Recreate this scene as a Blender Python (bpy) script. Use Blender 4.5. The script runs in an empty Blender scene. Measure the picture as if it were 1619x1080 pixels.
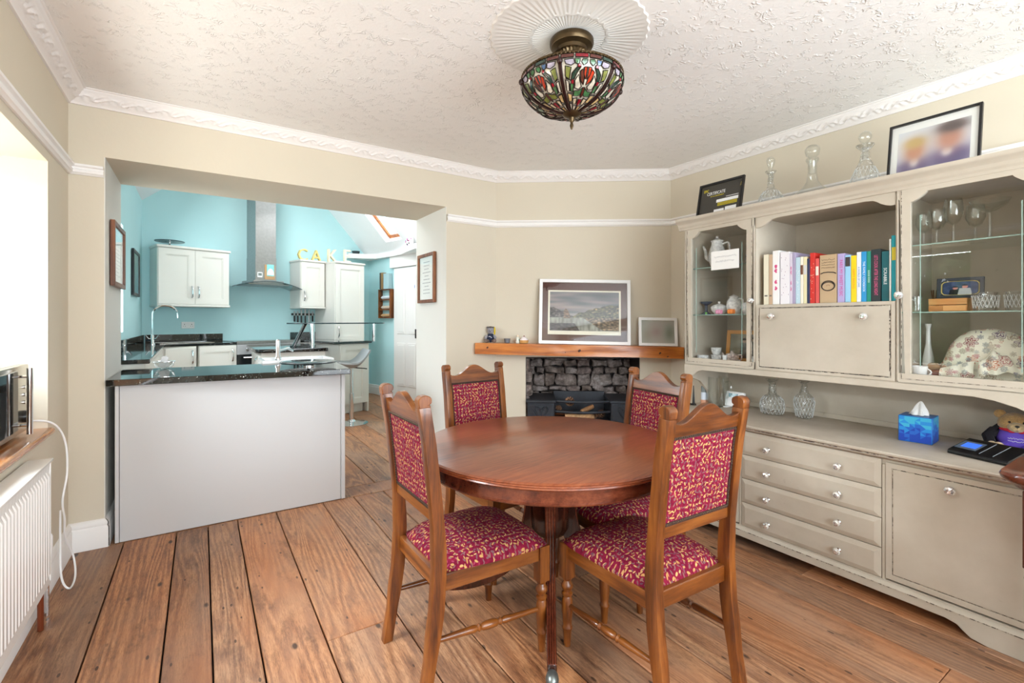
import bpy, bmesh, math, random
from mathutils import Vector, Matrix, noise

SC = bpy.context.scene
COL = SC.collection
PI = math.pi
RND = random.Random(11)

# ------------------------------------------------------------------ camera
THETA = math.radians(33.238)
FPX = 750.0
cam_data = bpy.data.cameras.new('camera')
cam = bpy.data.objects.new('camera', cam_data)
COL.objects.link(cam)
cam.location = (0.0, 0.0, 1.22)
cam.rotation_euler = (PI / 2, 0, -THETA)
cam_data.sensor_width = 36.0
cam_data.sensor_fit = 'HORIZONTAL'
cam_data.lens = FPX / 1619.0 * 36.0
cam_data.shift_x = 0.0
cam_data.shift_y = -(540.0 - 508.0) / 1619.0
cam_data.clip_start = 0.02
SC.camera = cam

# ------------------------------------------------------------------ view + sky + lights
SC.view_settings.view_transform = 'Standard'
SC.view_settings.look = 'None'
SC.view_settings.gamma = 1.0
SC.view_settings.use_curve_mapping = False
SC.view_settings.exposure = 0.13
SC.cycles.use_denoising = True
SC.cycles.max_bounces = 10
SC.cycles.diffuse_bounces = 6
SC.cycles.glossy_bounces = 4
SC.cycles.transparent_max_bounces = 24
SC.cycles.caustics_reflective = False
SC.cycles.caustics_refractive = False
SC.cycles.sample_clamp_indirect = 6.0

world = bpy.data.worlds.new('daylight')
SC.world = world
world.use_nodes = True
wb = world.node_tree.nodes['Background']
wb.inputs['Color'].default_value = (0.86, 0.93, 1.0, 1)
wb.inputs['Strength'].default_value = 4.0


def area(name, loc, direction, sx, sy, power, col=(1, 1, 1)):
    l = bpy.data.lights.new(name, 'AREA')
    l.shape = 'RECTANGLE'
    l.size = sx
    l.size_y = sy
    l.energy = power
    l.color = col
    o = bpy.data.objects.new(name, l)
    COL.objects.link(o)
    o.location = loc
    o.rotation_euler = Vector(direction).to_track_quat('-Z', 'Z').to_euler()
    return o


sun = bpy.data.lights.new('sun', 'SUN')
sun.energy = 12.0
sun.angle = math.radians(0.8)
sun.color = (1.0, 0.96, 0.88)
suno = bpy.data.objects.new('sun', sun)
COL.objects.link(suno)
suno.rotation_euler = Vector((0.30, 0.16, -1.05)).to_track_quat('-Z', 'Y').to_euler()

area('daylight_side_window', (-2.1, 2.10, 2.75), (0.86, 0.0, -0.62), 1.7, 1.3, 330, (0.87, 0.95, 1.0))
area('ceiling_fill_by_window', (-1.50, 2.1, 0.16), (0.62, 0.0, 0.78), 1.5, 0.6, 75, (1.0, 0.97, 0.92))  # added lamp low outside the side window, brightens the ceiling near it
area('daylight_rear_window', (1.2, -1.62, 1.30), (0, 1, 0.60), 3.2, 1.5, 118, (0.87, 0.95, 1.0))
area('daylight_rooflight', (0.25, 5.7, 3.2), (0.85, 0.05, -0.55), 1.4, 1.4, 50, (0.95, 0.98, 1.0))  # assumed overhead source with no roof opening, added to brighten the kitchen
area('daylight_rooflight_right', (1.75, 6.0, 3.05), (0.40, 0.05, -1), 0.5, 1.0, 15, (0.95, 0.98, 1.0))
area('daylight_kitchen_window', (-1.05, 4.95, 1.62), (1, 0.12, 0.05), 1.15, 0.9, 48, (0.95, 0.98, 1.0))


# ------------------------------------------------------------------ colour + materials
def c(r, g, b):
    def f(v):
        v /= 255.0
        return v / 12.92 if v <= 0.04045 else ((v + 0.055) / 1.055) ** 2.4
    return (f(r), f(g), f(b), 1.0)


class NT:
    def __init__(s, name):
        s.m = bpy.data.materials.new(name)
        s.m.use_nodes = True
        s.t = s.m.node_tree
        s.b = s.t.nodes['Principled BSDF']
        s.out = s.t.nodes['Material Output']

    def n(s, typ, props=None, **ins):
        nd = s.t.nodes.new(typ)
        for k, v in (props or {}).items():
            setattr(nd, k, v)
        for k, v in ins.items():
            key = int(k[1:]) if k[0] == 'i' and k[1:].isdigit() else k.replace('_', ' ')
            s.set(nd.inputs[key], v)
        return nd

    def set(s, sock, v):
        if isinstance(v, bpy.types.NodeSocket):
            s.t.links.new(v, sock)
        elif isinstance(v, bpy.types.Node):
            s.t.links.new(v.outputs[0], sock)
        else:
            sock.default_value = v

    def p(s, **ins):
        for k, v in ins.items():
            s.set(s.b.inputs[k.replace('_', ' ')], v)

    def ramp(s, fac, stops, interp='LINEAR'):
        nd = s.t.nodes.new('ShaderNodeValToRGB')
        nd.color_ramp.interpolation = interp
        e = nd.color_ramp.elements
        while len(e) < len(stops):
            e.new(0.5)
        for el, (pos, col) in zip(e, stops):
            el.position = pos
            el.color = col
        s.set(nd.inputs[0], fac)
        return nd

    def mix(s, fac, a, b, mode='MIX'):
        nd = s.t.nodes.new('ShaderNodeMix')
        nd.data_type = 'RGBA'
        nd.blend_type = mode
        s.set(nd.inputs[0], fac)
        s.set(nd.inputs[6], a)
        s.set(nd.inputs[7], b)
        return nd.outputs[2]

    def math(s, op, a, b=0.0, clamp=False):
        nd = s.t.nodes.new('ShaderNodeMath')
        nd.operation = op
        nd.use_clamp = clamp
        s.set(nd.inputs[0], a)
        s.set(nd.inputs[1], b)
        return nd.outputs[0]

    def coords(s, scale=(1, 1, 1), kind='Object', rnd=0.0, rot=(0, 0, 0)):
        tc = s.n('ShaderNodeTexCoord').outputs[kind]
        if rnd:
            oi = s.n('ShaderNodeObjectInfo').outputs['Random']
            off = s.math('MULTIPLY', oi, rnd)
            cv = s.n('ShaderNodeCombineXYZ', None, X=off, Y=off, Z=off)
            va = s.n('ShaderNodeVectorMath', {'operation': 'ADD'})
            s.set(va.inputs[0], tc)
            s.set(va.inputs[1], cv)
            tc = va.outputs[0]
        mp = s.n('ShaderNodeMapping')
        s.set(mp.inputs['Vector'], tc)
        mp.inputs['Scale'].default_value = scale
        mp.inputs['Rotation'].default_value = rot
        return mp.outputs[0]

    def noise(s, vec, scale, detail=4.0, rough=0.55, dist=0.0):
        return s.n('ShaderNodeTexNoise', None, Vector=vec, Scale=scale, Detail=detail, Roughness=rough, Distortion=dist).outputs['Fac']

    def bump(s, h, strength=0.3, dist=0.01):
        nd = s.n('ShaderNodeBump', None, Height=h, Strength=strength, Distance=dist)
        s.set(s.b.inputs['Normal'], nd.outputs[0])


def plain(name, col, rough=0.5, metal=0.0, spec=0.5, coat=0.0, var=0.0, scale=8.0, bump=0.0):
    k = NT(name)
    k.p(Roughness=rough, Metallic=metal, Specular_IOR_Level=spec, Coat_Weight=coat)
    if coat:
        k.p(Coat_Roughness=0.08)
    if var or bump:
        nz = k.noise(k.coords(), scale, 5)
        if var:
            lo = tuple(x * (1 - var) for x in col[:3]) + (1,)
            hi = tuple(min(1, x * (1 + var)) for x in col[:3]) + (1,)
            k.p(Base_Color=k.ramp(nz, [(0.3, lo), (0.7, hi)]).outputs[0])
        else:
            k.p(Base_Color=col)
        if bump:
            k.bump(nz, bump, 0.004)
    else:
        k.p(Base_Color=col)
    return k.m


def wood(name, dark, mid, light, axis='z', rough=0.4, coat=0.0, scale=1.0, ring=5.0, bump=0.05, ringmix=0.3):
    k = NT(name)
    st = {'x': (0.09, 1, 1), 'y': (1, 0.09, 1), 'z': (1, 1, 0.09)}[axis]
    v = k.coords(tuple(a * scale for a in st), rnd=17.0)
    big = k.noise(v, 7.0, 2.0, 0.5, 0.4)
    rings = k.math('SINE', k.math('MULTIPLY', big, ring * 6.28))
    rings = k.math('MULTIPLY_ADD', rings, 0.5)
    k.t.nodes[-1].inputs[2].default_value = 0.5
    fine = k.noise(v, 90.0, 3.0, 0.7)
    f = k.math('ADD', k.math('MULTIPLY', rings, ringmix), k.math('MULTIPLY', fine, 1.0 - ringmix))
    col = k.ramp(f, [(0.22, dark), (0.5, mid), (0.8, light)]).outputs[0]
    blot = k.noise(k.coords((1, 1, 1), rnd=5.0), 5.0, 3.0)
    col = k.mix(k.math('MULTIPLY', blot, 0.5), col, dark, 'MULTIPLY')
    k.p(Base_Color=col, Roughness=rough, Coat_Weight=coat, Coat_Roughness=0.12)
    k.bump(f, bump, 0.003)
    return k.m


def floor_mat():
    k = NT('worn_pine_board')
    v = k.coords((1, 0.075, 1), rnd=23.0)
    big = k.noise(v, 6.0, 1.5, 0.4, 0.35)
    rings = k.math('SINE', k.math('MULTIPLY', big, 120.0))
    rings = k.math('MULTIPLY_ADD', rings, 0.5)
    k.t.nodes[-1].inputs[2].default_value = 0.5
    fine = k.noise(v, 170.0, 6.0, 0.8)
    f = k.math('ADD', k.math('MULTIPLY', rings, 0.20), k.math('MULTIPLY', fine, 0.80))
    col = k.ramp(f, [(0.22, c(84, 56, 40)), (0.42, c(146, 106, 78)), (0.58, c(180, 140, 106)), (0.8, c(206, 172, 138))]).outputs[0]
    streak = k.ramp(k.noise(k.coords((1, 0.03, 1), rnd=41.0), 420.0, 3.0, 0.6), [(0.36, (1, 1, 1, 1)), (0.44, (0, 0, 0, 1))]).outputs[0]
    col = k.mix(k.math('MULTIPLY', streak, 0.45), col, c(70, 46, 34))
    grit = k.noise(k.coords((1, 0.16, 1), rnd=53.0), 260.0, 6.0, 0.8)
    col = k.mix(0.8, col, k.ramp(grit, [(0.30, (0.42, 0.36, 0.32, 1)), (0.50, (0.95, 0.93, 0.92, 1)), (0.70, (1.0, 1.0, 1.0, 1))]).outputs[0], 'MULTIPLY')
    # worn grey patches and orange stain patches with shapes of their own
    w = k.coords((1, 0.35, 1), rnd=3.0)
    g1 = k.ramp(k.noise(w, 3.2, 4.0, 0.6), [(0.42, (0, 0, 0, 1)), (0.66, (1, 1, 1, 1))]).outputs[0]
    col = k.mix(k.math('MULTIPLY', g1, 0.6), col, c(152, 130, 114))
    g2 = k.ramp(k.noise(w, 2.1, 3.0, 0.6, 0.5), [(0.5, (0, 0, 0, 1)), (0.68, (1, 1, 1, 1))]).outputs[0]
    col = k.mix(k.math('MULTIPLY', g2, 0.55), col, c(168, 108, 64))
    g3 = k.ramp(k.noise(w, 9.0, 10.0, 0.78), [(0.52, (0, 0, 0, 1)), (0.66, (1, 1, 1, 1))]).outputs[0]
    col = k.mix(k.math('MULTIPLY', g3, 0.62), col, c(82, 60, 48))
    # boards differ from one another
    oi = k.n('ShaderNodeObjectInfo').outputs['Random']
    tint = k.ramp(oi, [(0.0, c(205, 190, 180)), (0.5, c(255, 245, 238)), (1.0, c(255, 222, 190))]).outputs[0]
    col = k.mix(0.85, col, tint, 'MULTIPLY')
    # dark nail holes and knots
    vo = k.n('ShaderNodeTexVoronoi', {'feature': 'F1'}, Vector=k.coords((1, 0.42, 1), rnd=9.0), Scale=9.0, Randomness=1.0)
    spot = k.ramp(vo.outputs['Distance'], [(0.06, (1, 1, 1, 1)), (0.105, (0, 0, 0, 1))]).outputs[0]
    col = k.mix(k.math('MULTIPLY', spot, 0.85), col, c(38, 26, 22))
    vs_ = k.n('ShaderNodeTexVoronoi', {'feature': 'F1'}, Vector=k.coords((1, 0.38, 1), rnd=13.0), Scale=34.0, Randomness=1.0)
    vc = k.n('ShaderNodeSeparateColor')
    k.set(vc.inputs[0], vs_.outputs['Color'])
    fl_ = k.math('MULTIPLY', k.math('LESS_THAN', vs_.outputs['Distance'], 0.17), k.math('GREATER_THAN', vc.outputs[0], 0.80))
    col = k.mix(k.math('MULTIPLY', fl_, 0.75), col, c(44, 30, 24))
    col = k.mix(1.0, col, (1.12, 1.10, 1.08, 1), 'MULTIPLY')
    k.p(Base_Color=col, Roughness=k.ramp(f, [(0.2, (0.36,) * 3 + (1,)), (0.8, (0.55,) * 3 + (1,))]).outputs[0], Specular_IOR_Level=0.4)
    k.bump(k.math('SUBTRACT', f, k.math('MULTIPLY', spot, 1.2)), 0.22, 0.004)
    return k.m


def fabric(name, axes):
    """maroon cloth with small turned leaf motifs, laid out in the plane of the cloth"""
    k = NT(name)
    sep = k.n('ShaderNodeSeparateXYZ')
    k.set(sep.inputs[0], k.n('ShaderNodeTexCoord').outputs['Object'])
    base = c(134, 24, 55)
    col = base
    warp = k.noise(k.coords(), 60.0, 2.0)
    col = k.ramp(warp, [(0.3, c(104, 18, 44)), (0.7, c(136, 32, 58))]).outputs[0]
    for li, (sc, off, cols) in enumerate((
            (50.0, 0.0, [c(192, 146, 92), c(140, 100, 90), c(198, 156, 104), c(118, 84, 88), c(186, 136, 82)]),
            (61.0, 7.91, [c(206, 164, 112), c(140, 100, 96), c(184, 140, 92), c(150, 60, 84), c(120, 84, 90)]),
            (47.0, 3.37, [c(120, 88, 88), c(192, 150, 96), c(106, 66, 82), c(180, 136, 88), c(130, 96, 90)]))):
        cv = k.n('ShaderNodeCombineXYZ', None, X=k.math('ADD', sep.outputs[axes[0]], off), Y=k.math('ADD', sep.outputs[axes[1]], off * 0.7), Z=0.0)
        vo = k.n('ShaderNodeTexVoronoi', {'voronoi_dimensions': '2D', 'feature': 'F1'}, Vector=cv, Scale=sc, Randomness=0.5)
        d = k.n('ShaderNodeVectorMath', {'operation': 'SUBTRACT'})
        k.set(d.inputs[0], cv.outputs[0])
        k.set(d.inputs[1], vo.outputs['Position'])
        rc = k.n('ShaderNodeSeparateColor')
        k.set(rc.inputs[0], vo.outputs['Color'])
        ang = k.math('MULTIPLY', rc.outputs[0], 3.1416)
        rot = k.n('ShaderNodeVectorRotate', {'rotation_type': 'Z_AXIS'}, Vector=d.outputs[0], Angle=ang)
        s2 = k.n('ShaderNodeSeparateXYZ')
        k.set(s2.inputs[0], rot.outputs[0])
        ex = k.math('MULTIPLY', s2.outputs[0], 1.0 / (0.0068, 0.0052, 0.0060)[li])
        ey = k.math('MULTIPLY', s2.outputs[1], 1.0 / (0.0026, 0.0020, 0.0023)[li])
        r2 = k.math('ADD', k.math('MULTIPLY', ex, ex), k.math('MULTIPLY', ey, ey))
        mask = k.math('LESS_THAN', r2, 1.0)
        leaf = k.ramp(rc.outputs[1], [(i / 5.0, q) for i, q in enumerate(cols)], 'CONSTANT').outputs[0]
        col = k.mix(mask, col, leaf)
    k.p(Base_Color=col, Roughness=0.85, Specular_IOR_Level=0.1)
    k.bump(k.noise(k.coords(), 900.0, 1.0), 0.15, 0.002)
    return k.m


def glass_thin(name, tint=(0.94, 0.96, 0.95, 1), refl=1.0, edge=0.0, rough=0.0, bumps=0.0):
    """clear pane or thin-walled glass: see-through straight on, mirror-like at the rim"""
    k = NT(name)
    tr = k.n('ShaderNodeBsdfTransparent', None, Color=tint)
    gl = k.n('ShaderNodeBsdfGlossy', None, Color=(1, 1, 1, 1), Roughness=rough)
    lwf = k.n('ShaderNodeLayerWeight', None, Blend=0.5)
    if bumps:
        vo = k.n('ShaderNodeTexVoronoi', {'feature': 'F1'}, Vector=k.coords(), Scale=bumps)
        bp = k.n('ShaderNodeBump', None, Height=vo.outputs['Distance'], Strength=0.9, Distance=0.012)
        k.set(gl.inputs['Normal'], bp.outputs[0])
        k.set(lwf.inputs['Normal'], bp.outputs[0])
    fac = k.math('POWER', lwf.outputs['Facing'], 5.0)
    fac = k.math('MULTIPLY_ADD', fac, 0.93)
    k.t.nodes[-1].inputs[2].default_value = 0.035
    fac = k.math('MULTIPLY', fac, refl, True)
    if edge:
        lw = k.n('ShaderNodeLayerWeight', None, Blend=0.35)
        tcol = k.mix(k.math('MULTIPLY', lw.outputs['Facing'], edge), tint, (0.5, 0.52, 0.51, 1))
        k.set(tr.inputs['Color'], tcol)
    mx = k.n('ShaderNodeMixShader')
    k.set(mx.inputs[0], fac)
    k.t.links.new(tr.outputs[0], mx.inputs[1])
    k.t.links.new(gl.outputs[0], mx.inputs[2])
    k.t.links.new(mx.outputs[0], k.out.inputs[0])
    return k.m


def granite():
    k = NT('black_granite')
    v = k.coords()
    vo = k.n('ShaderNodeTexVoronoi', {'feature': 'F1'}, Vector=v, Scale=210.0)
    rc = k.n('ShaderNodeSeparateColor')
    k.set(rc.inputs[0], vo.outputs['Color'])
    col = k.ramp(rc.outputs[0], [(0.0, c(10, 13, 14)), (0.6, c(18, 22, 23)), (0.86, c(34, 40, 40)), (0.955, c(84, 92, 88)), (0.99, c(180, 186, 180))], 'CONSTANT').outputs[0]
    k.p(Base_Color=col, Roughness=0.04, Specular_IOR_Level=0.9)
    return k.m


def dresser_paint(name, worn=0.0, lo=(185, 175, 159), hi=(198, 189, 174)):
    k = NT(name)
    v = k.coords()
    n1 = k.noise(v, 5.0, 5.0, 0.6)
    col = k.ramp(n1, [(0.3, c(*lo)), (0.7, c(*hi))]).outputs[0]
    sc = k.ramp(k.noise(k.coords((1, 3, 1)), 14.0, 6.0, 0.75), [(0.66, (0, 0, 0, 1)), (0.76, (1, 1, 1, 1))]).outputs[0]
    col = k.mix(k.math('MULTIPLY', sc, 0.35), col, c(128, 112, 94))
    if worn:
        w = k.ramp(k.noise(k.coords((6, 6, 6)), 9.0, 5.0, 0.7), [(0.62 - worn * 0.3, (0, 0, 0, 1)), (0.72 - worn * 0.3, (1, 1, 1, 1))]).outputs[0]
        col = k.mix(w, col, c(74, 62, 56))
    k.p(Base_Color=col, Roughness=0.6, Specular_IOR_Level=0.3)
    k.bump(k.noise(k.coords((1, 1, 1)), 120.0, 3.0), 0.05, 0.002)
    return k.m


def plaster(name, col, amp=0.05, sc=30.0):
    k = NT(name)
    nz = k.noise(k.coords(), 1.3, 3.0)
    a = tuple(x * 0.965 for x in col[:3]) + (1,)
    k.p(Base_Color=k.ramp(nz, [(0.35, a), (0.65, col)]).outputs[0], Roughness=0.85, Specular_IOR_Level=0.2)
    k.bump(k.noise(k.coords(), sc, 4.0), amp, 0.01)
    return k.m


def artex():
    k = NT('textured_ceiling_plaster')
    v = k.coords((1.0, 1.0, 1.0))
    a = k.n('ShaderNodeTexNoise', None, Vector=v, Scale=21.0, Detail=2.0, Roughness=0.5, Distortion=1.6).outputs['Fac']
    ridge = k.math('ABSOLUTE', k.math('SUBTRACT', a, 0.5))
    ridge = k.ramp(ridge, [(0.0, (1, 1, 1, 1)), (0.075, (0, 0, 0, 1))]).outputs[0]
    brk = k.ramp(k.noise(v, 16.0, 2.0), [(0.5, (0, 0, 0, 1)), (0.62, (1, 1, 1, 1))]).outputs[0]
    h = k.math('ADD', k.math('MULTIPLY', ridge, brk), k.math('MULTIPLY', k.noise(v, 40.0, 4.0, 0.6, 1.0), 0.4))
    k.p(Base_Color=c(238, 237, 236), Roughness=0.55, Specular_IOR_Level=0.35)
    k.bump(h, 0.6, 0.006)
    return k.m


def colour_print(name, rough=0.6, coat=0.0):
    k = NT(name)
    k.p(Base_Color=k.n('ShaderNodeAttribute', {'attribute_name': 'Print'}).outputs['Color'], Roughness=rough, Coat_Weight=coat, Specular_IOR_Level=0.3)
    return k.m


def floral(name):
    k = NT(name)
    col = c(232, 230, 214)
    v = k.coords()
    for sc, petal, cols in ((15.0, 5.5, [c(176, 120, 118), c(166, 150, 128), c(150, 84, 96), c(190, 120, 96), c(120, 104, 128)]), (33.0, 5.0, [c(140, 150, 150), c(170, 96, 110), c(96, 108, 124), c(196, 130, 104), c(150, 140, 120)])):
        vo = k.n('ShaderNodeTexVoronoi', {'feature': 'F1'}, Vector=v, Scale=sc, Randomness=0.7)
        d = k.n('ShaderNodeVectorMath', {'operation': 'SUBTRACT'})
        k.set(d.inputs[0], v)
        k.set(d.inputs[1], vo.outputs['Position'])
        s2 = k.n('ShaderNodeSeparateXYZ')
        k.set(s2.inputs[0], d.outputs[0])
        ang = k.math('ARCTAN2', s2.outputs[2], s2.outputs[0])
        wob = k.math('MULTIPLY', k.math('SINE', k.math('MULTIPLY', ang, 7.0)), 0.05)
        dist = k.math('ADD', vo.outputs['Distance'], wob)
        rc = k.n('ShaderNodeSeparateColor')
        k.set(rc.inputs[0], vo.outputs['Color'])
        pet = k.ramp(rc.outputs[0], [(i / 5.0, q) for i, q in enumerate(cols)], 'CONSTANT').outputs[0]
        ringm = k.ramp(dist, [(0.0, (0.9, 0.9, 0.9, 1)), (0.10, (0.2, 0.2, 0.2, 1)), (0.2, (1, 1, 1, 1)), (0.27, (0.35, 0.35, 0.35, 1)), (0.36, (1, 1, 1, 1)), (0.39, (0, 0, 0, 1))], 'CONSTANT').outputs[0]
        col = k.mix(ringm, col, pet)
    k.p(Base_Color=col, Roughness=0.9, Specular_IOR_Level=0.15)
    return k.m


def fur(name, col):
    k = NT(name)
    nz = k.noise(k.coords(), 70.0, 4.0, 0.7)
    a = tuple(x * 0.6 for x in col[:3]) + (1,)
    k.p(Base_Color=k.ramp(nz, [(0.3, a), (0.65, col)]).outputs[0], Roughness=0.95, Sheen_Weight=0.5)
    k.bump(nz, 0.8, 0.01)
    return k.m


def stone_mat():
    k = NT('sooty_stone')
    nz = k.noise(k.coords((1, 1, 1), rnd=31.0), 16.0, 6.0, 0.7)
    oi = k.n('ShaderNodeObjectInfo').outputs['Random']
    col = k.ramp(nz, [(0.32, c(86, 78, 74)), (0.5, c(164, 154, 148)), (0.66, c(220, 214, 210))]).outputs[0]
    tint = k.ramp(oi, [(0.0, c(150, 132, 120)), (0.5, c(205, 200, 200)), (1.0, c(176, 160, 158))]).outputs[0]
    k.p(Base_Color=k.mix(0.9, col, tint, 'MULTIPLY'), Roughness=0.85)
    k.bump(nz, 0.8, 0.02)
    return k.m


def sky_glass():
    return glass_thin('window_glass', (0.97, 0.98, 0.98, 1), 1.0)


M = {}
M['wall'] = plaster('cream_wall_paint', c(213, 204, 186), 0.06, 40)
M['jamb'] = plaster('pale_wall_paint', c(224, 222, 216), 0.04, 40)
M['white'] = plaster('white_gloss_paint', c(240, 238, 236), 0.02, 60)
M['aqua'] = plaster('aqua_wall_paint', c(188, 227, 231), 0.03, 40)
M['roofwhite'] = plaster('white_roof_plaster', c(240, 242, 243), 0.02, 40)
M['ceiling'] = artex()
M['relief'] = plaster('cornice_plaster', c(238, 234, 232), 0.02, 40)
M['rose'] = plaster('ceiling_rose_plaster', c(226, 223, 219), 0.02, 40)
M['floor'] = floor_mat()
M['subfloor'] = plain('dark_gap_under_boards', c(14, 10, 8), 0.95)
M['oak'] = wood('oak_orange_brown', c(76, 36, 12), c(130, 70, 23), c(168, 102, 42), 'z', 0.33, 0.35)
M['oakx'] = wood('oak_crosswise', c(76, 36, 12), c(130, 70, 23), c(168, 102, 42), 'x', 0.33, 0.35)
M['oaky'] = wood('oak_lengthwise', c(74, 36, 12), c(124, 67, 23), c(160, 96, 40), 'y', 0.33, 0.35)
M['pine'] = wood('orange_pine', c(158, 84, 22), c(204, 120, 38), c(228, 152, 70), 'x', 0.35, 0.3, 1.0, 5.0)
M['sill'] = wood('varnished_sill', c(142, 80, 30), c(186, 116, 52), c(214, 150, 84), 'y', 0.2, 0.6)
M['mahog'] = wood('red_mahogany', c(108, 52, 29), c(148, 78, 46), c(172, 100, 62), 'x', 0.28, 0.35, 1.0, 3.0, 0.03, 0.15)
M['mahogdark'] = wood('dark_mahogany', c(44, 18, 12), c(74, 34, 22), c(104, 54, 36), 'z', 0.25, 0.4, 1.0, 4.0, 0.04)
M['mahogrim'] = wood('mahogany_rim', c(74, 32, 20), c(112, 54, 34), c(146, 80, 52), 'x', 0.25, 0.4, 1.0, 4.0, 0.04)
M['black_wood'] = plain('blackened_wood', c(34, 24, 20), 0.3, 0, 0.5, 0.3)
M['seat'] = fabric('leaf_cloth_seat', (0, 1))
M['back'] = fabric('leaf_cloth_back', (0, 2))
M['gimp'] = plain('dark_braid', c(58, 32, 24), 0.7)
M['nail'] = plain('dark_brass_nail', c(60, 48, 34), 0.35, 0.9)
M['bronze'] = plain('aged_bronze', c(88, 72, 50), 0.35, 0.85, 0.5, 0, 0.25, 20)
M['paint'] = dresser_paint('greige_chalk_paint', 0.0)
M['worn'] = dresser_paint('greige_paint_rubbed_to_dark', 0.55)
M['top'] = dresser_paint('greige_paint_counter', 0.0, (172, 160, 144), (192, 182, 168))
M['pane'] = glass_thin('cabinet_glass', (0.985, 0.99, 0.985, 1), 1.0)
M['shelfglass'] = glass_thin('glass_shelf', (0.92, 0.96, 0.94, 1), 0.8)
M['glassedge'] = plain('green_glass_edge', c(150, 178, 168), 0.15)
M['crystal'] = glass_thin('clear_crystal', (0.97, 0.98, 0.97, 1), 1.6, 0.4)
M['cut'] = glass_thin('cut_crystal', (0.94, 0.95, 0.95, 1), 1.6, 0.5, 0.03, 55.0)
M['knobglass'] = glass_thin('faceted_knob_glass', (0.85, 0.87, 0.87, 1), 2.5, 0.4, 0.02)
M['winglass'] = sky_glass()
M['smoked'] = glass_thin('smoked_glass', (0.22, 0.28, 0.28, 1), 1.4)
M['chrome'] = plain('chrome', c(225, 226, 228), 0.08, 1.0)
M['steel'] = plain('brushed_steel', c(176, 176, 176), 0.32, 1.0, 0.5, 0, 0.08, 30)
M['dark_metal'] = plain('dark_metal', c(40, 40, 42), 0.4, 0.8)
M['iron'] = plain('black_iron', c(50, 53, 60), 0.5, 0.3, 0.5, 0, 0.25, 12, 0.1)
M['granite'] = granite()
M['cab'] = plain('cream_cabinet_paint', c(226, 224, 217), 0.3, 0, 0.5, 0.1)
M['panel'] = plain('pale_end_panel', c(202, 202, 203), 0.4)
M['black'] = plain('black_plastic', c(18, 18, 20), 0.3)
M['blackframe'] = plain('black_frame', c(16, 15, 15), 0.35)
M['whiteplastic'] = plain('white_plastic', c(240, 240, 240), 0.3)
M['paper'] = plain('white_paper', c(240, 240, 238), 0.8)
M['ink'] = plain('grey_ink', c(150, 150, 155), 0.8)
M['porcelain'] = plain('white_porcelain', c(236, 238, 240), 0.15, 0, 0.5, 0.4)
M['china'] = plain('patterned_china', c(226, 230, 234), 0.15, 0, 0.5, 0.4, 0.35, 60)
M['print'] = colour_print('colour_print', 0.5)
M['print_gloss'] = colour_print('glossy_colour_print', 0.15, 0.6)
M['stone'] = stone_mat()
M['soot'] = plain('dark_sooty_mortar', c(46, 42, 40), 0.9)
M['floral'] = floral('floral_cotton')
M['radiator'] = plain('white_radiator_enamel', c(238, 237, 234), 0.25, 0, 0.5, 0.2)
M['copper'] = plain('copper_pipe', c(140, 72, 44), 0.4, 0.6)
_cols = {}


def flat(r, g, b, rough=0.5, metal=0.0, coat=0.0):
    key = (r, g, b, rough, metal, coat)
    if key not in _cols:
        _cols[key] = plain('tone_%d_%d_%d' % (r, g, b), c(r, g, b), rough, metal, 0.5, coat)
    return _cols[key]


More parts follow.
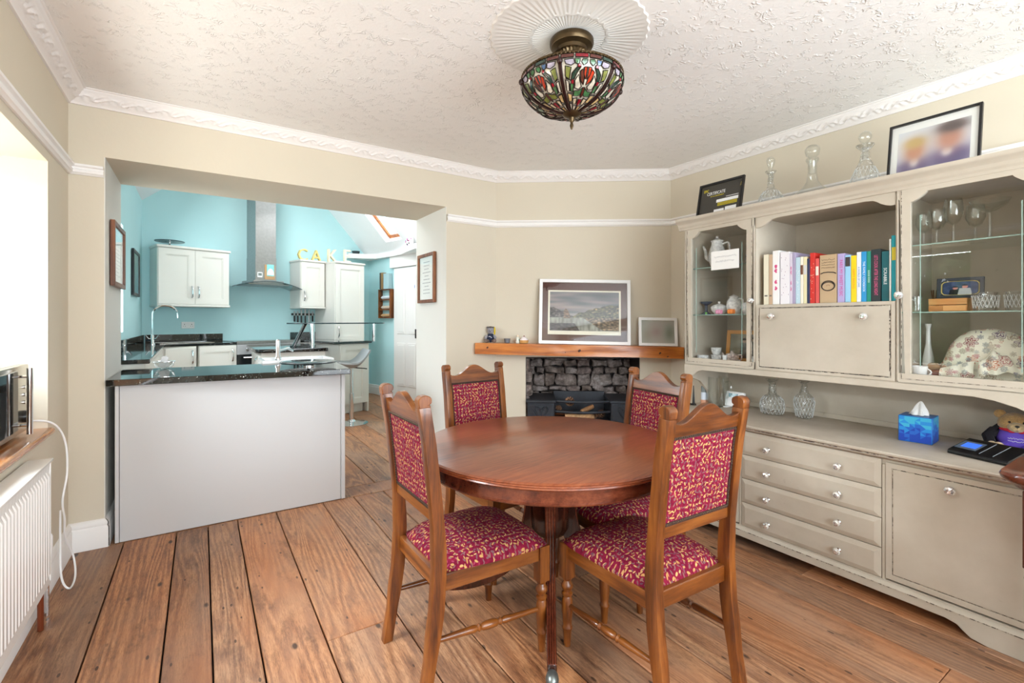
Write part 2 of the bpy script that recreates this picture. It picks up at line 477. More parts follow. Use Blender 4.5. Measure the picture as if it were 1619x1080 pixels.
# ------------------------------------------------------------------ mesh building
class MB:
    def __init__(s):
        s.v, s.f, s.m, s.col = [], [], [], None
        s.mi = 0

    def add(s, vs, fs):
        n = len(s.v)
        s.v += [tuple(p) for p in vs]
        s.f += [tuple(i + n for i in f) for f in fs]
        s.m += [s.mi] * len(fs)
        return n

    def box(s, x0, x1, y0, y1, z0, z1):
        vs = [(x0, y0, z0), (x1, y0, z0), (x1, y1, z0), (x0, y1, z0), (x0, y0, z1), (x1, y0, z1), (x1, y1, z1), (x0, y1, z1)]
        return s.add(vs, [(3, 2, 1, 0), (4, 5, 6, 7), (0, 1, 5, 4), (1, 2, 6, 5), (2, 3, 7, 6), (3, 0, 4, 7)])

    def cbox(s, cx, cy, cz, sx, sy, sz):
        return s.box(cx - sx / 2, cx + sx / 2, cy - sy / 2, cy + sy / 2, cz - sz / 2, cz + sz / 2)

    def prism(s, poly, h0, h1, axis='z'):
        n = len(poly)

        def pt(a, b, h):
            return (a, b, h) if axis == 'z' else ((a, h, b) if axis == 'y' else (h, a, b))
        vs = [pt(a, b, h0) for a, b in poly] + [pt(a, b, h1) for a, b in poly]
        fs = [tuple(range(n - 1, -1, -1)), tuple(range(n, 2 * n))]
        fs += [(i, (i + 1) % n, n + (i + 1) % n, n + i) for i in range(n)]
        return s.add(vs, fs)

    def lathe(s, prof, seg=20, o=(0, 0, 0), axis='z', cap=True, wob=None):
        vs, fs = [], []
        n = len(prof)
        for j in range(seg):
            a = 2 * PI * j / seg
            for i, (r, h) in enumerate(prof):
                rr = r if wob is None else r * wob(a, h)
                x, y = rr * math.cos(a), rr * math.sin(a)
                p = (x, y, h) if axis == 'z' else ((x, h, y) if axis == 'y' else (h, x, y))
                vs.append((p[0] + o[0], p[1] + o[1], p[2] + o[2]))
        for j in range(seg):
            k = (j + 1) % seg
            for i in range(n - 1):
                fs.append((j * n + i, k * n + i, k * n + i + 1, j * n + i + 1))
        if cap:
            if prof[0][0] > 1e-5:
                fs.append(tuple(j * n for j in range(seg - 1, -1, -1)))
            if prof[-1][0] > 1e-5:
                fs.append(tuple(j * n + n - 1 for j in range(seg)))
        return s.add(vs, fs)

    def tube(s, pts, r, seg=8, closed=False, caps=True, flat_=1.0):
        pts = [Vector(p) for p in pts]
        n = len(pts)
        rs = r if isinstance(r, (list, tuple)) else [r] * n
        vs, fs = [], []
        up = None
        for i, p in enumerate(pts):
            a = pts[(i - 1) % n] if (closed or i) else p
            b = pts[(i + 1) % n] if (closed or i < n - 1) else p
            t = (b - a).normalized() if (b - a).length > 1e-9 else Vector((0, 0, 1))
            if up is None:
                up = Vector((0, 0, 1)) if abs(t.z) < 0.9 else Vector((1, 0, 0))
            up = (up - t * up.dot(t))
            up = up.normalized() if up.length > 1e-6 else t.orthogonal().normalized()
            w = t.cross(up)
            for j in range(seg):
                q = 2 * PI * j / seg
                vs.append(p + (up * math.cos(q) * flat_ + w * math.sin(q)) * rs[i])
        m = n if closed else n - 1
        for i in range(m):
            k = (i + 1) % n
            for j in range(seg):
                l = (j + 1) % seg
                fs.append((i * seg + j, i * seg + l, k * seg + l, k * seg + j))
        if caps and not closed:
            fs.append(tuple(range(seg - 1, -1, -1)))
            fs.append(tuple((n - 1) * seg + j for j in range(seg)))
        return s.add(vs, fs)

    def ribbon(s, frames, w, t):
        """rectangular section swept along frames of (centre, side unit, normal unit); w, t may be lists"""
        n = len(frames)
        ws = w if isinstance(w, (list, tuple)) else [w] * n
        ts = t if isinstance(t, (list, tuple)) else [t] * n
        vs, fs = [], []
        for (p, sd, nm), ww, tt in zip(frames, ws, ts):
            p, sd, nm = Vector(p), Vector(sd), Vector(nm)
            for a, b in ((-1, -1), (1, -1), (1, 1), (-1, 1)):
                vs.append(p + sd * a * ww / 2 + nm * b * tt / 2)
        for i in range(n - 1):
            for j in range(4):
                k = (j + 1) % 4
                fs.append((i * 4 + j, i * 4 + k, i * 4 + 4 + k, i * 4 + 4 + j))
        fs.append((3, 2, 1, 0))
        fs.append(tuple((n - 1) * 4 + j for j in range(4)))
        return s.add(vs, fs)

    def ball(s, o, rx, ry=None, rz=None, seg=14, rings=9, fn=None):
        ry = rx if ry is None else ry
        rz = rx if rz is None else rz
        vs = [(o[0], o[1], o[2] - rz)]
        fs = []
        for i in range(1, rings):
            th = PI * i / rings
            for j in range(seg):
                a = 2 * PI * j / seg
                k = 1.0 if fn is None else fn(a, th)
                vs.append((o[0] + rx * k * math.sin(th) * math.cos(a), o[1] + ry * k * math.sin(th) * math.sin(a), o[2] - rz * k * math.cos(th)))
        vs.append((o[0], o[1], o[2] + rz))
        for j in range(seg):
            fs.append((0, 1 + (j + 1) % seg, 1 + j))
        for i in range(rings - 2):
            for j in range(seg):
                k = (j + 1) % seg
                fs.append((1 + i * seg + j, 1 + i * seg + k, 1 + (i + 1) * seg + k, 1 + (i + 1) * seg + j))
        b = 1 + (rings - 2) * seg
        for j in range(seg):
            fs.append((b + j, b + (j + 1) % seg, b + seg))
        return s.add(vs, fs)

    def grid(s, fn, nu, nv, wrap=False):
        vs = [fn(i / nu, j / nv) for j in range(nv + 1) for i in range(nu + 1)]
        fs = [(j * (nu + 1) + i, j * (nu + 1) + i + 1, (j + 1) * (nu + 1) + i + 1, (j + 1) * (nu + 1) + i) for j in range(nv) for i in range(nu)]
        return s.add(vs, fs)

    def xf(s, mat, start=0):
        for i in range(start, len(s.v)):
            s.v[i] = tuple(mat @ Vector(s.v[i]))

    def build(s, name, mat, parent=None, loc=(0, 0, 0), rot=(0, 0, 0), bevel=0.0, seg=1, ang=35, label=None):
        me = bpy.data.meshes.new(name)
        me.from_pydata(s.v, [], s.f)
        mats = mat if isinstance(mat, (list, tuple)) else [mat]
        for q in mats:
            me.materials.append(q)
        if len(mats) > 1:
            me.polygons.foreach_set('material_index', s.m)
        bm = bmesh.new()
        bm.from_mesh(me)
        bmesh.ops.recalc_face_normals(bm, faces=bm.faces)
        if bevel:
            ed = [e for e in bm.edges if len(e.link_faces) == 2 and e.calc_face_angle(0) > 0.5]
            bmesh.ops.bevel(bm, geom=ed, offset=bevel, segments=seg, profile=0.7, affect='EDGES', clamp_overlap=True)
        bm.to_mesh(me)
        bm.free()
        if s.col is not None:
            at = me.color_attributes.new('Print', 'FLOAT_COLOR', 'POINT')
            for i, q in enumerate(s.col):
                at.data[i].color = q
        me.polygons.foreach_set('use_smooth', [True] * len(me.polygons))
        me.set_sharp_from_angle(angle=math.radians(ang))
        o = bpy.data.objects.new(name, me)
        COL.objects.link(o)
        o.location = loc
        o.rotation_euler = rot
        if parent is not None:
            o.parent = parent
        if label:
            o['label'] = label
        return o


def thing(name, label, cat, loc=(0, 0, 0), rz=0.0, group=None):
    o = bpy.data.objects.new(name, None)
    o.empty_display_size = 0.05
    COL.objects.link(o)
    o.location = loc
    o.rotation_euler = (0, 0, rz)
    return tag(o, label, cat, group)


def tag(o, label, cat, group=None):
    o['label'] = label
    o['category'] = cat
    if group:
        o['group'] = group
    return o


def structure(o):
    o['kind'] = 'structure'
    return o


def stuff(o):
    o['kind'] = 'stuff'
    return o


def copy_tree(o, parent=None):
    q = o.copy()
    COL.objects.link(q)
    if parent is not None:
        q.parent = parent
    for ch in list(o.children):
        copy_tree(ch, q)
    return q


def text_part(body, size, mat, parent, loc, rot, name='lettering', ext=0.0006, align='CENTER', spacing=1.0, xs=1.0):
    cu = bpy.data.curves.new('lettering_curve', 'FONT')
    cu.body = body
    cu.size = size
    cu.extrude = ext
    cu.align_x = align
    cu.align_y = 'CENTER'
    cu.space_character = spacing
    cu.resolution_u = 2
    tmp = bpy.data.objects.new('lettering_source', cu)
    me = bpy.data.meshes.new_from_object(tmp)
    bpy.data.objects.remove(tmp)
    bpy.data.curves.remove(cu)
    me.materials.clear()
    me.materials.append(mat)
    o = bpy.data.objects.new(name, me)
    COL.objects.link(o)
    o.location = loc
    o.rotation_euler = rot
    o.scale = (xs, 1, 1)
    o.parent = parent
    return o


def picture_print(name, w, h, nx, ny, fn, mat, parent, loc, rot):
    """a flat print in the local xz plane, facing -y, coloured cell by cell"""
    b = MB()
    b.grid(lambda u, v: ((u - 0.5) * w, 0, v * h), nx, ny)
    b.col = [fn(i / nx, j / ny) for j in range(ny + 1) for i in range(nx + 1)]
    return b.build(name, mat, parent, loc, rot)


def frame_ring(b, x0, x1, z0, z1, wd, y0, y1):
    """picture-frame ring in xz with mitred corners, between depths y0 and y1"""
    n = b.add([(x0, y0, z0), (x1, y0, z0), (x1, y0, z1), (x0, y0, z1), (x0 + wd, y0, z0 + wd), (x1 - wd, y0, z0 + wd), (x1 - wd, y0, z1 - wd), (x0 + wd, y0, z1 - wd),
               (x0, y1, z0), (x1, y1, z0), (x1, y1, z1), (x0, y1, z1), (x0 + wd, y1, z0 + wd), (x1 - wd, y1, z0 + wd), (x1 - wd, y1, z1 - wd), (x0 + wd, y1, z1 - wd)],
              [f for i in range(4) for k in [(i + 1) % 4] for f in ((i, k, 4 + k, 4 + i), (8 + i, 12 + i, 12 + k, 8 + k), (i, 8 + i, 8 + k, k), (4 + i, 4 + k, 12 + k, 12 + i))])
    return n

# ================================================================== SETTING
XL, XR, YB, YF, ZC = -0.585, 3.205, 3.365, -1.7, 2.44
C1 = Vector((2.046, YB, 0))
C2 = Vector((XR, 2.525, 0))
CU = (C2 - C1).normalized()
CANG = math.atan2(CU.y, CU.x)
CLEN = (C2 - C1).length
JL, JR, YI = -0.44, 1.595, 3.97          # opening into the kitchen: jamb faces and inner wall plane
LINT = 2.11

# floor boards, each a piece of the floor
b = MB()
b.box(-1.2, 3.8, YF - 0.1, 8.9, -0.12, -0.03)
floor = structure(b.build('floor', M['subfloor']))
edges = [-0.60, -0.356, -0.118, 0.035, 0.186, 0.402, 0.685, 0.886, 1.096, 1.305, 1.51, 1.735, 1.965, 2.205, 2.42, 2.66, 2.93, 3.215]
joints = {1: [1.05], 3: [0.4], 5: [1.9], 7: [2.46], 8: [0.9], 10: [1.72], 12: [0.55, 2.3], 14: [1.15]}


def board(x0, x1, y0, y1):
    q = MB()
    g = 0.0030
    q.box(x0 + g - (x0 + x1) / 2, x1 - g - (x0 + x1) / 2, y0 + 0.001 - (y0 + y1) / 2, y1 - 0.001 - (y0 + y1) / 2, -0.028, 0.0)
    q.build('floorboard', M['floor'], floor, ((x0 + x1) / 2, (y0 + y1) / 2, RND.uniform(-0.0012, 0.0)), (0, 0, 0), 0.0025)


for i in range(len(edges) - 1):
    ys = [YF] + joints.get(i, []) + [3.362]
    if edges[i] > 2.1:
        ys[-1] = 3.36 - max(0.0, (edges[i] - 2.1)) * 0.2
    for y0, y1 in zip(ys[:-1], ys[1:]):
        board(edges[i], edges[i + 1], y0, y1)
q = MB()
q.box(-1.015, 1.015, -0.102, 0.102, -0.028, 0.001)
q.build('threshold_board', M['oakx'] if False else M['floor'], floor, (0.578, 3.3655 + 0.1, 0), (0, 0, 0), 0.002)
kx = [-0.6, -0.3, 0.0, 0.28, 0.57, 0.84, 1.10, 1.36, 1.62, 1.88, 2.15, 2.42, 2.7, 3.0, 3.3, 3.6]
for i in range(len(kx) - 1):
    ys = [3.572, 4.9 + (i * 37 % 11) * 0.13, 8.6]
    for y0, y1 in zip(ys[:-1], ys[1:]):
        board(kx[i], kx[i + 1], y0, y1)

# walls
WY0, WY1, WZ0, WZ1 = 1.31, 2.97, 0.70, 1.95
b = MB()
b.box(XL - 0.5, XL, YF, YB + 0.6, -0.1, WZ0 - 0.002)
b.box(XL - 0.5, XL, YF, YB + 0.6, WZ1, ZC + 0.1)
b.box(XL - 0.5, XL, YF, WY0, WZ0 - 0.002, WZ1)
b.box(XL - 0.5, XL, WY1, YB + 0.6, WZ0 - 0.002, WZ1)
structure(b.build('wall_left', M['wall']))
b = MB()
b.box(XL, JL, YB, YI, -0.1, ZC + 0.1)
b.box(JL, JR, YB, YI, LINT, 4.6)
b.box(JR, 2.10, YB, YI, -0.1, 4.6)
b.box(2.10, 3.6, YI - 0.02, YI, -0.1, 4.6)
b.box(-1.1, JL, YB + 0.25, YI, ZC + 0.1, 4.6)
b.mi = 1
b.box(JL, JL + 0.004, YB + 0.001, YI + 0.001, -0.02, LINT)
b.box(JR - 0.004, JR, YB + 0.001, YI + 0.001, -0.02, LINT)
structure(b.build('wall_back', [M['wall'], M['jamb']]))
b = MB()
b.box(XR, XR + 0.3, YF, 2.9, -0.1, ZC + 0.1)
structure(b.build('wall_right', M['wall']))
# rear wall with its wide window opening, behind the camera
b = MB()
b.box(-1.085, XR + 0.3, YF - 0.25, YF, -0.1, 0.55)
b.box(-1.085, XR + 0.3, YF - 0.25, YF, 2.3, ZC + 0.1)
b.box(-1.085, -0.4, YF - 0.25, YF, 0.55, 2.3)
b.box(2.85, XR + 0.3, YF - 0.25, YF, 0.55, 2.3)
structure(b.build('wall_front', M['wall']))
b = MB()
b.box(-1.085, XR + 0.3, YF - 0.25, YB + 0.3, ZC, ZC + 0.12)
structure(b.build('ceiling', M['ceiling']))

# chimney breast across the corner, with its fireplace opening
FT0, FT1, FZ = 0.247, 1.180, 0.925
b = MB()
b.box(0.0, FT0, 0, 0.5, -0.1, ZC)
b.box(FT1, CLEN, 0, 0.5, -0.1, ZC)
b.box(FT0, FT1, 0, 0.5, FZ, ZC)
chim = structure(b.build('wall_chimney', M['wall'], None, C1, (0, 0, CANG)))
b = MB()
b.mi = 0
b.box(FT0, FT1, 0.44, 0.52, 0, FZ + 0.05)
b.box(FT0 - 0.02, FT0 + 0.004, 0.012, 0.45, 0, FZ)
b.box(FT1 - 0.004, FT1 + 0.02, 0.012, 0.45, 0, FZ)
b.box(FT0, FT1, 0.012, 0.45, FZ - 0.012, FZ + 0.01)
b.build('fireplace_back', M['soot'], chim)
# rubble stones of the fire back, one piece each, in uneven courses
rs = random.Random(5)


def rubble(t0, t1, z0, z1, place, scale=1.0):
    z = z0
    while z < z1 - 0.012:
        hgt = min(rs.choice([0.050, 0.066, 0.085, 0.105]) * scale, z1 - z)
        if z1 - z - hgt < 0.03:
            hgt = z1 - z
        t = t0 - rs.uniform(0, 0.08)
        sl = rs.uniform(-0.03, 0.03)
        while t < t1:
            wd = rs.uniform(0.075, 0.22) * scale
            a0, a1 = max(t, t0 + 0.001), min(t + wd, t1 - 0.001)
            if a1 - a0 > 0.025:
                w, h = (a1 - a0) / 2 - 0.0025, hgt / 2 - 0.002
                jit = lambda k: rs.uniform(-k, k)
                pts = [(-w * rs.uniform(.75, 1.08), -h + jit(.011)), (jit(w * .5), -h + jit(.016)), (w * rs.uniform(.75, 1.08), -h + jit(.011)), (w + jit(.016), jit(h * .6)),
                       (w * rs.uniform(.62, 1.06), h + jit(.011)), (jit(w * .5), h + jit(.016)), (-w * rs.uniform(.62, 1.06), h + jit(.011)), (-w + jit(.016), jit(h * .6))]
                m = 8
                dp = rs.uniform(0.028, 0.060)
                vs = [(x, 0.02, zz) for x, zz in pts] + [(x, -dp, zz) for x, zz in pts]
                vs += [(x * 0.86 + jit(.004), -dp - rs.uniform(0.006, 0.020), zz * 0.82 + jit(.003)) for x, zz in pts]
                vs.append((jit(w * .3), -dp - rs.uniform(0.008, 0.024), jit(h * .3)))
                fs = []
                for lv in (0, m):
                    fs += [(lv + i, lv + (i + 1) % m, lv + m + (i + 1) % m, lv + m + i) for i in range(m)]
                fs += [(2 * m + i, 2 * m + (i + 1) % m, 3 * m) for i in range(m)]
                q = MB()
                q.add(vs, fs)
                place(q, (a0 + a1) / 2, z + hgt / 2)
            t += wd
        z += hgt


rubble(FT0 + 0.03, FT1 - 0.002, 0.40, FZ - 0.01, lambda q, t, z: q.build('stone', M['stone'], chim, (t, 0.42, z), (0, rs.uniform(-0.10, 0.10), 0), 0, 1, 22))
rubble(0.02, 0.40, 0.40, FZ - 0.01, lambda q, t, z: q.build('stone', M['stone'], chim, (FT0 - 0.02, t, z), (0, rs.uniform(-0.10, 0.10), PI / 2), 0, 1, 22))

# moulded cornice, picture rail and skirting ---------------------------------
ROOM = [Vector((XL, YF, 0)), Vector((XL, YB, 0)), C1, C2, Vector((XR, YF, 0))]


def mitre(path, off):
    out = []
    for i, p in enumerate(path):
        d0 = (p - path[i - 1]).normalized() if i else None
        d1 = (path[i + 1] - p).normalized() if i < len(path) - 1 else None
        n0 = Vector((d0.y, -d0.x, 0)) if d0 else None
        n1 = Vector((d1.y, -d1.x, 0)) if d1 else None
        if n0 is None:
            out.append(p + n1 * off)
        elif n1 is None:
            out.append(p + n0 * off)
        else:
            m_ = (n0 + n1)
            m_ = m_ / (1 + n0.dot(n1))
            out.append(p + m_ * off)
    return out


def run_moulding(name, p0, p1, prof, path, mat, step=None, relief=None):
    """prof: list of (offset from wall, height); between corner p0 and p1 of the path"""
    cols = [mitre(path, o)[p0:p1 + 1] for o, h in prof]
    q = MB()
    a, e = path[p0], path[p1]
    L = (e - a).length
    nu = max(1, int(L / step)) if step else 1
    npf = len(prof)

    def pt(u, i):
        o, h = prof[i]
        p = cols[i][0].lerp(cols[i][1], u)
        dd = relief(u * L, i) if relief else 0.0
        d = (e - a).normalized()
        nrm = Vector((d.y, -d.x, 0))
        return (p.x + nrm.x * dd * 0.75, p.y + nrm.y * dd * 0.75, h - dd * 0.66)
    vs = [pt(j / nu, i) for j in range(nu + 1) for i in range(npf)]
    fs = [(j * npf + i, j * npf + i + 1, (j + 1) * npf + i + 1, (j + 1) * npf + i) for j in range(nu) for i in range(npf - 1)]
    q.add(vs, fs)
    return structure(q.build(name, mat, None, (0, 0, 0), (0, 0, 0), 0, 1, 50))


ZB = 2.372
CP = [(0.0, ZB - 0.004), (0.010, ZB - 0.004), (0.014, ZB + 0.004), (0.020, ZB + 0.008)]
NB = 12
for i in range(NB + 1):
    CP.append((0.022 + 0.040 * i / NB, ZB + 0.010 + 0.036 * i / NB))
CP += [(0.064, ZB + 0.050), (0.072, ZB + 0.054), (0.074, ZB + 0.062), (0.082, ZB + 0.064), (0.084, ZB + 0.072)]


def leaf_relief(s, i):
    k = i - 4
    if k < 1 or k > NB - 1:
        return 0.0
    v_ = k / NB
    per = 0.115
    ph = (s % per) / per
    env = math.sin(PI * v_)
    stem = max(0, 1 - abs(v_ - (0.5 + 0.26 * math.sin(2 * PI * ph))) / 0.12)
    lobes = max(0, math.sin(2 * PI * (ph * 3.0 + v_ * (1.2 if ph < 0.5 else -1.2)))) * env
    return 0.0085 * max(stem, 0.8 * lobes)


for i in range(4):
    run_moulding('trim_%d' % (i + 1), i, i + 1, CP, ROOM, M['relief'], 0.008 if i else 0.012, leaf_relief)

ZR = 1.997
RP = [(0.0, ZR), (0.010, ZR), (0.014, ZR + 0.006), (0.022, ZR + 0.010), (0.024, ZR + 0.024), (0.017, ZR + 0.030), (0.018, ZR + 0.036), (0.030, ZR + 0.042), (0.031, ZR + 0.053), (0.0, ZR + 0.055)]
run_moulding('trim_5', 0, 1, RP, ROOM, M['white'])
run_moulding('trim_6', 0, 1, RP, [Vector((XL, YB, 0)), Vector((JL, YB, 0))], M['white'])
run_moulding('trim_7', 1, 2, RP, [Vector((JR, YB, 0)) - Vector((0.0, 0.0, 0)), Vector((JR, YB, 0)), C1, C2, Vector((XR, YF, 0))][1:] if False else [Vector((JR - 1, YB, 0)), Vector((JR, YB, 0)), C1, C2, Vector((XR, YF, 0))], M['white'])
for k_, nm in ((2, 'trim_8'), (3, 'trim_9')):
    run_moulding(nm, k_, k_ + 1, RP, [Vector((JR - 1, YB, 0)), Vector((JR, YB, 0)), C1, C2, Vector((XR, YF, 0))], M['white'])

SP = [(0.0, 0.0), (0.020, 0.0), (0.020, 0.110), (0.014, 0.118), (0.017, 0.124), (0.017, 0.136), (0.010, 0.146), (0.006, 0.150), (0.0, 0.152)]
run_moulding('baseboard_left', 0, 1, SP, [Vector((XL, YF, 0)), Vector((XL, YB, 0)), Vector((JL + 0.02, YB, 0))], M['white'])
run_moulding('baseboard_back', 1, 2, SP, [Vector((XL, YF, 0)), Vector((XL, YB, 0)), Vector((JL, YB, 0)), Vector((JL, YI, 0))], M['white'])
run_moulding('baseboard_jamb_left', 2, 3, SP, [Vector((XL, YF, 0)), Vector((XL, YB, 0)), Vector((JL + 0.004, YB, 0)), Vector((JL + 0.004, YI, 0))], M['white'])
PB = [Vector((JR - 0.004, YI, 0)), Vector((JR - 0.004, YB, 0)), C1, C2]
run_moulding('baseboard_jamb_right', 0, 1, SP, PB, M['white'])
run_moulding('baseboard_pier', 1, 2, SP, PB, M['white'])
run_moulding('baseboard_right', 0, 1, SP, [C2, Vector((XR, YF, 0))], M['white'])

# ceiling rose: pleated plaster disc with ruffled rings
ROSE = (1.322, 1.575)
q = MB()
SEG, RIN, ROUT = 288, 0.09, 0.336
radii = [0.0, 0.088, 0.10, 0.155, 0.160, 0.168, 0.175, 0.24, 0.30, 0.322, 0.330, 0.338]


def rose(u, v_):
    a = 2 * PI * u
    r = radii[min(int(round(v_ * (len(radii) - 1))), len(radii) - 1)]
    pl = 0.0009 * (1 if int(round(u * SEG)) % 4 < 2 else -1)
    d = 0.004 + pl
    if r < 0.09:
        d = 0.005
    if 0.158 <= r <= 0.170:
        d = 0.0058
        r += 0.003 * math.sin(a * 24)
    if 0.32 <= r <= 0.332:
        d = 0.0052
        r += 0.0035 * math.sin(a * 40)
    if r > 0.3355:
        d = -0.002
        r += 0.0035 * math.sin(a * 40)
    return (r * math.cos(a), r * math.sin(a), -d)


q.grid(rose, SEG, len(radii) - 1)
structure(q.build('trim_10', M['rose'], None, (ROSE[0], ROSE[1], ZC), (0, 0, 0), 0, 1, 20))

# side window: frame, glazing bars, panes
def window(name, y0, y1, z0, z1, x, axis='x'):
    r = MB()
    root = None
    q = MB()
    w_ = 0.055
    q.box(-0.04, 0.04, y0, y0 + w_, z0, z1)
    q.box(-0.04, 0.04, y1 - w_, y1, z0, z1)
    q.box(-0.04, 0.04, y0 + w_, y1 - w_, z0, z0 + w_)
    q.box(-0.04, 0.04, y0 + w_, y1 - w_, z1 - w_, z1)
    ym = (y0 + y1) / 2
    q.box(-0.03, 0.03, ym - 0.03, ym + 0.03, z0 + w_, z1 - w_)
    if axis == 'x':
        root = structure(q.build(name, M['white'], None, (x, 0, 0)))
    else:
        root = structure(q.build(name, M['white'], None, (0, x, 0), (0, 0, -PI / 2)))
    for ya, yb in ((y0 + w_, ym - 0.03), (ym + 0.03, y1 - w_)):
        p = MB()
        p.box(-0.003, 0.003, ya, yb, z0 + w_, z1 - w_)
        p.build('pane', M['winglass'], root)
    return root


window('window_1', WY0, WY1, WZ0 + 0.033, WZ1, -0.985)
window('window_4', 4.3, 5.6, 1.12, 2.1, -0.82)
window('window_2', -0.4, 2.85, 0.55, 2.3, YF - 0.12, 'y')
# varnished window board
q = MB()
n_ = 8
prof = [(-0.94, 0.703), (-0.94, 0.735), (-0.575, 0.735)]
prof += [(-0.575 + 0.016 * math.sin(PI * i / n_), 0.719 + 0.016 * math.cos(PI * i / n_)) for i in range(1, n_)]
prof += [(-0.575, 0.703)]
q.prism(prof, WY0 + 0.003, WY1 - 0.003, 'y')
tag(q.build('window_board', M['sill']), 'varnished orange wooden window board with a rounded front edge under the microwave', 'window sill')

# ================================================================== KITCHEN SHELL (turned 16 degrees against the dining room)
KO = Vector((-0.60, 7.26, 0))
KA = math.radians(16)


def KW(a, b_, z=0.0):
    """kitchen coordinates: a along the far wall, b out from it into the room"""
    return Vector((KO.x + math.cos(KA) * a + math.sin(KA) * b_, KO.y + math.sin(KA) * a - math.cos(KA) * b_, z))


b = MB()
b.box(-0.6, 3.6, 0, 0.2, -0.1, 4.8)
structure(b.build('wall_kitchen_far', M['aqua'], None, KO, (0, 0, KA)))
b = MB()
b.box(-0.9, -0.6, YI + 0.001, 4.3, -0.1, 2.70)
b.box(-0.9, -0.6, 5.6, 8.2, -0.1, 2.70)
b.box(-0.9, -0.6, 4.3, 5.6, -0.1, 1.12)
b.box(-0.9, -0.6, 4.3, 5.6, 2.1, 2.70)
structure(b.build('wall_kitchen_left', M['aqua']))
# right-hand kitchen wall, with the doorway
KR = 3.12
b = MB()
b.box(KR, KR + 0.15, -4.2, 0.05, -0.1, 2.30)
structure(b.build('wall_kitchen_right', M['aqua'], None, KO, (0, 0, KA)))
b = MB()
b.box(KR - 0.02, KR, -0.76, 0.0, 0.0, 0.155)
b.box(KR - 0.028, KR, -0.76, 0.0, 0.0, 0.12)
structure(b.build('baseboard_kitchen', M['white'], None, KO, (0, 0, KA)))
b = MB()
b.prism([(2.68, 0.0), (2.68, -0.10), (2.90, -0.24), (3.02, -0.36), (3.025, -0.80), (2.98, -1.10), (2.88, -1.36), (2.76, -1.72), (2.70, -2.2), (2.70, -4.0), (KR + 0.05, -4.0), (KR + 0.05, 0.0)], 2.250, 2.325)
structure(b.build('trim_11', M['white'], None, KO, (0, 0, KA)))
# sloping roof planes: right one with the rooflight opening
SA, SZ = 3.12, 2.983 - (3.12 - 2.395)


def slope(a, b_, off=0.0):
    return (a - off * 0.7071, -b_, SZ + (SA - a) - off * 0.7071)


def slope_quad(q, a0, a1, b0, b1, off=0.0):
    q.add([slope(a0, b0, off), slope(a1, b0, off), slope(a1, b1, off), slope(a0, b1, off)], [(0, 1, 2, 3)])


RA0, RA1, RB0, RB1 = 1.75, 2.92, 0.79, 1.21
b = MB()
slope_quad(b, 0.2, RA0, -0.1, 5.0)
slope_quad(b, RA1, SA + 0.1, -0.1, 5.0)
slope_quad(b, RA0, RA1, -0.1, RB0)
slope_quad(b, RA0, RA1, RB1, 5.0)
for (a0, b0), (a1, b1) in (((RA0, RB0), (RA1, RB0)), ((RA1, RB0), (RA1, RB1)), ((RA1, RB1), (RA0, RB1)), ((RA0, RB1), (RA0, RB0))):
    b.add([slope(a0, b0), slope(a1, b1), slope(a1, b1, -0.14), slope(a0, b0, -0.14)], [(0, 1, 2, 3)])
structure(b.build('ceiling_kitchen_right', M['roofwhite'], None, KO, (0, 0, KA)))
b = MB()
b.add([(-0.75, YI + 0.002, 2.55), (2.3, YI + 0.002, 5.3), (2.3, 9.0, 5.3), (-0.75, 9.0, 2.55)], [(0, 1, 2, 3)])
structure(b.build('ceiling_kitchen_left', M['roofwhite']))
# rooflight sash in pine
q = MB()
w_ = 0.035
for a0, a1, b0, b1 in ((RA0, RA1, RB0, RB0 + w_), (RA0, RA1, RB1 - w_, RB1), (RA0, RA0 + w_, RB0 + w_, RB1 - w_), (RA1 - w_, RA1, RB0 + w_, RB1 - w_)):
    vs = []
    for o_ in (-0.10, -0.13):
        vs += [slope(a0, b0, o_), slope(a1, b0, o_), slope(a1, b1, o_), slope(a0, b1, o_)]
    q.add(vs, [(0, 1, 2, 3), (7, 6, 5, 4), (0, 4, 5, 1), (1, 5, 6, 2), (2, 6, 7, 3), (3, 7, 4, 0)])
rl = structure(q.build('window_3', M['pine'], None, KO, (0, 0, KA)))
q = MB()
slope_quad(q, RA0 + w_, RA1 - w_, RB0 + w_, RB1 - w_, -0.115)
q.build('pane', M['winglass'], rl)
q = MB()
q.tube([slope(2.28, 1.0, -0.04), slope(2.28, 1.0, -0.10)], 0.006, 6)
q.tube([slope(2.28, 0.92, -0.05), slope(2.28, 1.08, -0.05)], 0.012, 8)
q.build('handle', M['pine'], rl)

# four-panel door on the right-hand kitchen wall
q = MB()
DB0, DB1, DH = 0.76, 1.42, 2.06
q.box(-0.030, -0.002, 0.0, DB1 - DB0, 0.005, DH)
dr = structure(q.build('door_1', M['white'], None, KW(KR, DB0), (0, 0, KA + PI)))
dr.rotation_euler = (0, 0, KA)
dr.location = KW(KR, DB1)
for y0 in (0.09, 0.36):
    for z0, z1 in ((0.20, 0.88), (1.02, 1.92)):
        p = MB()
        p.box(-0.040, -0.030, y0, y0 + 0.21, z0, z1)
        n0 = p.box(-0.044, -0.034, y0 + 0.03, y0 + 0.18, z0 + 0.03, z1 - 0.03)
        p.build('door_panel', M['white'], dr, (0, 0, 0), (0, 0, 0), 0.006)
p = MB()
p.box(-0.052, -0.03, 0.075, 0.10, 0.96, 1.10)
p.build('door_pull', M['dark_metal'], dr, (0, 0, 0), (0, 0, 0), 0.004)
p = MB()
p.box(-0.06, 0.0, -0.08, DB1 - DB0 + 0.08, DH + 0.01, DH + 0.22)
structure(p.build('trim_12', M['white'], None, KW(KR, DB1), (0, 0, KA), 0.004))
p = MB()
p.ball((0, 0, 0), 0.006, 0.020, 0.055, 14, 9)
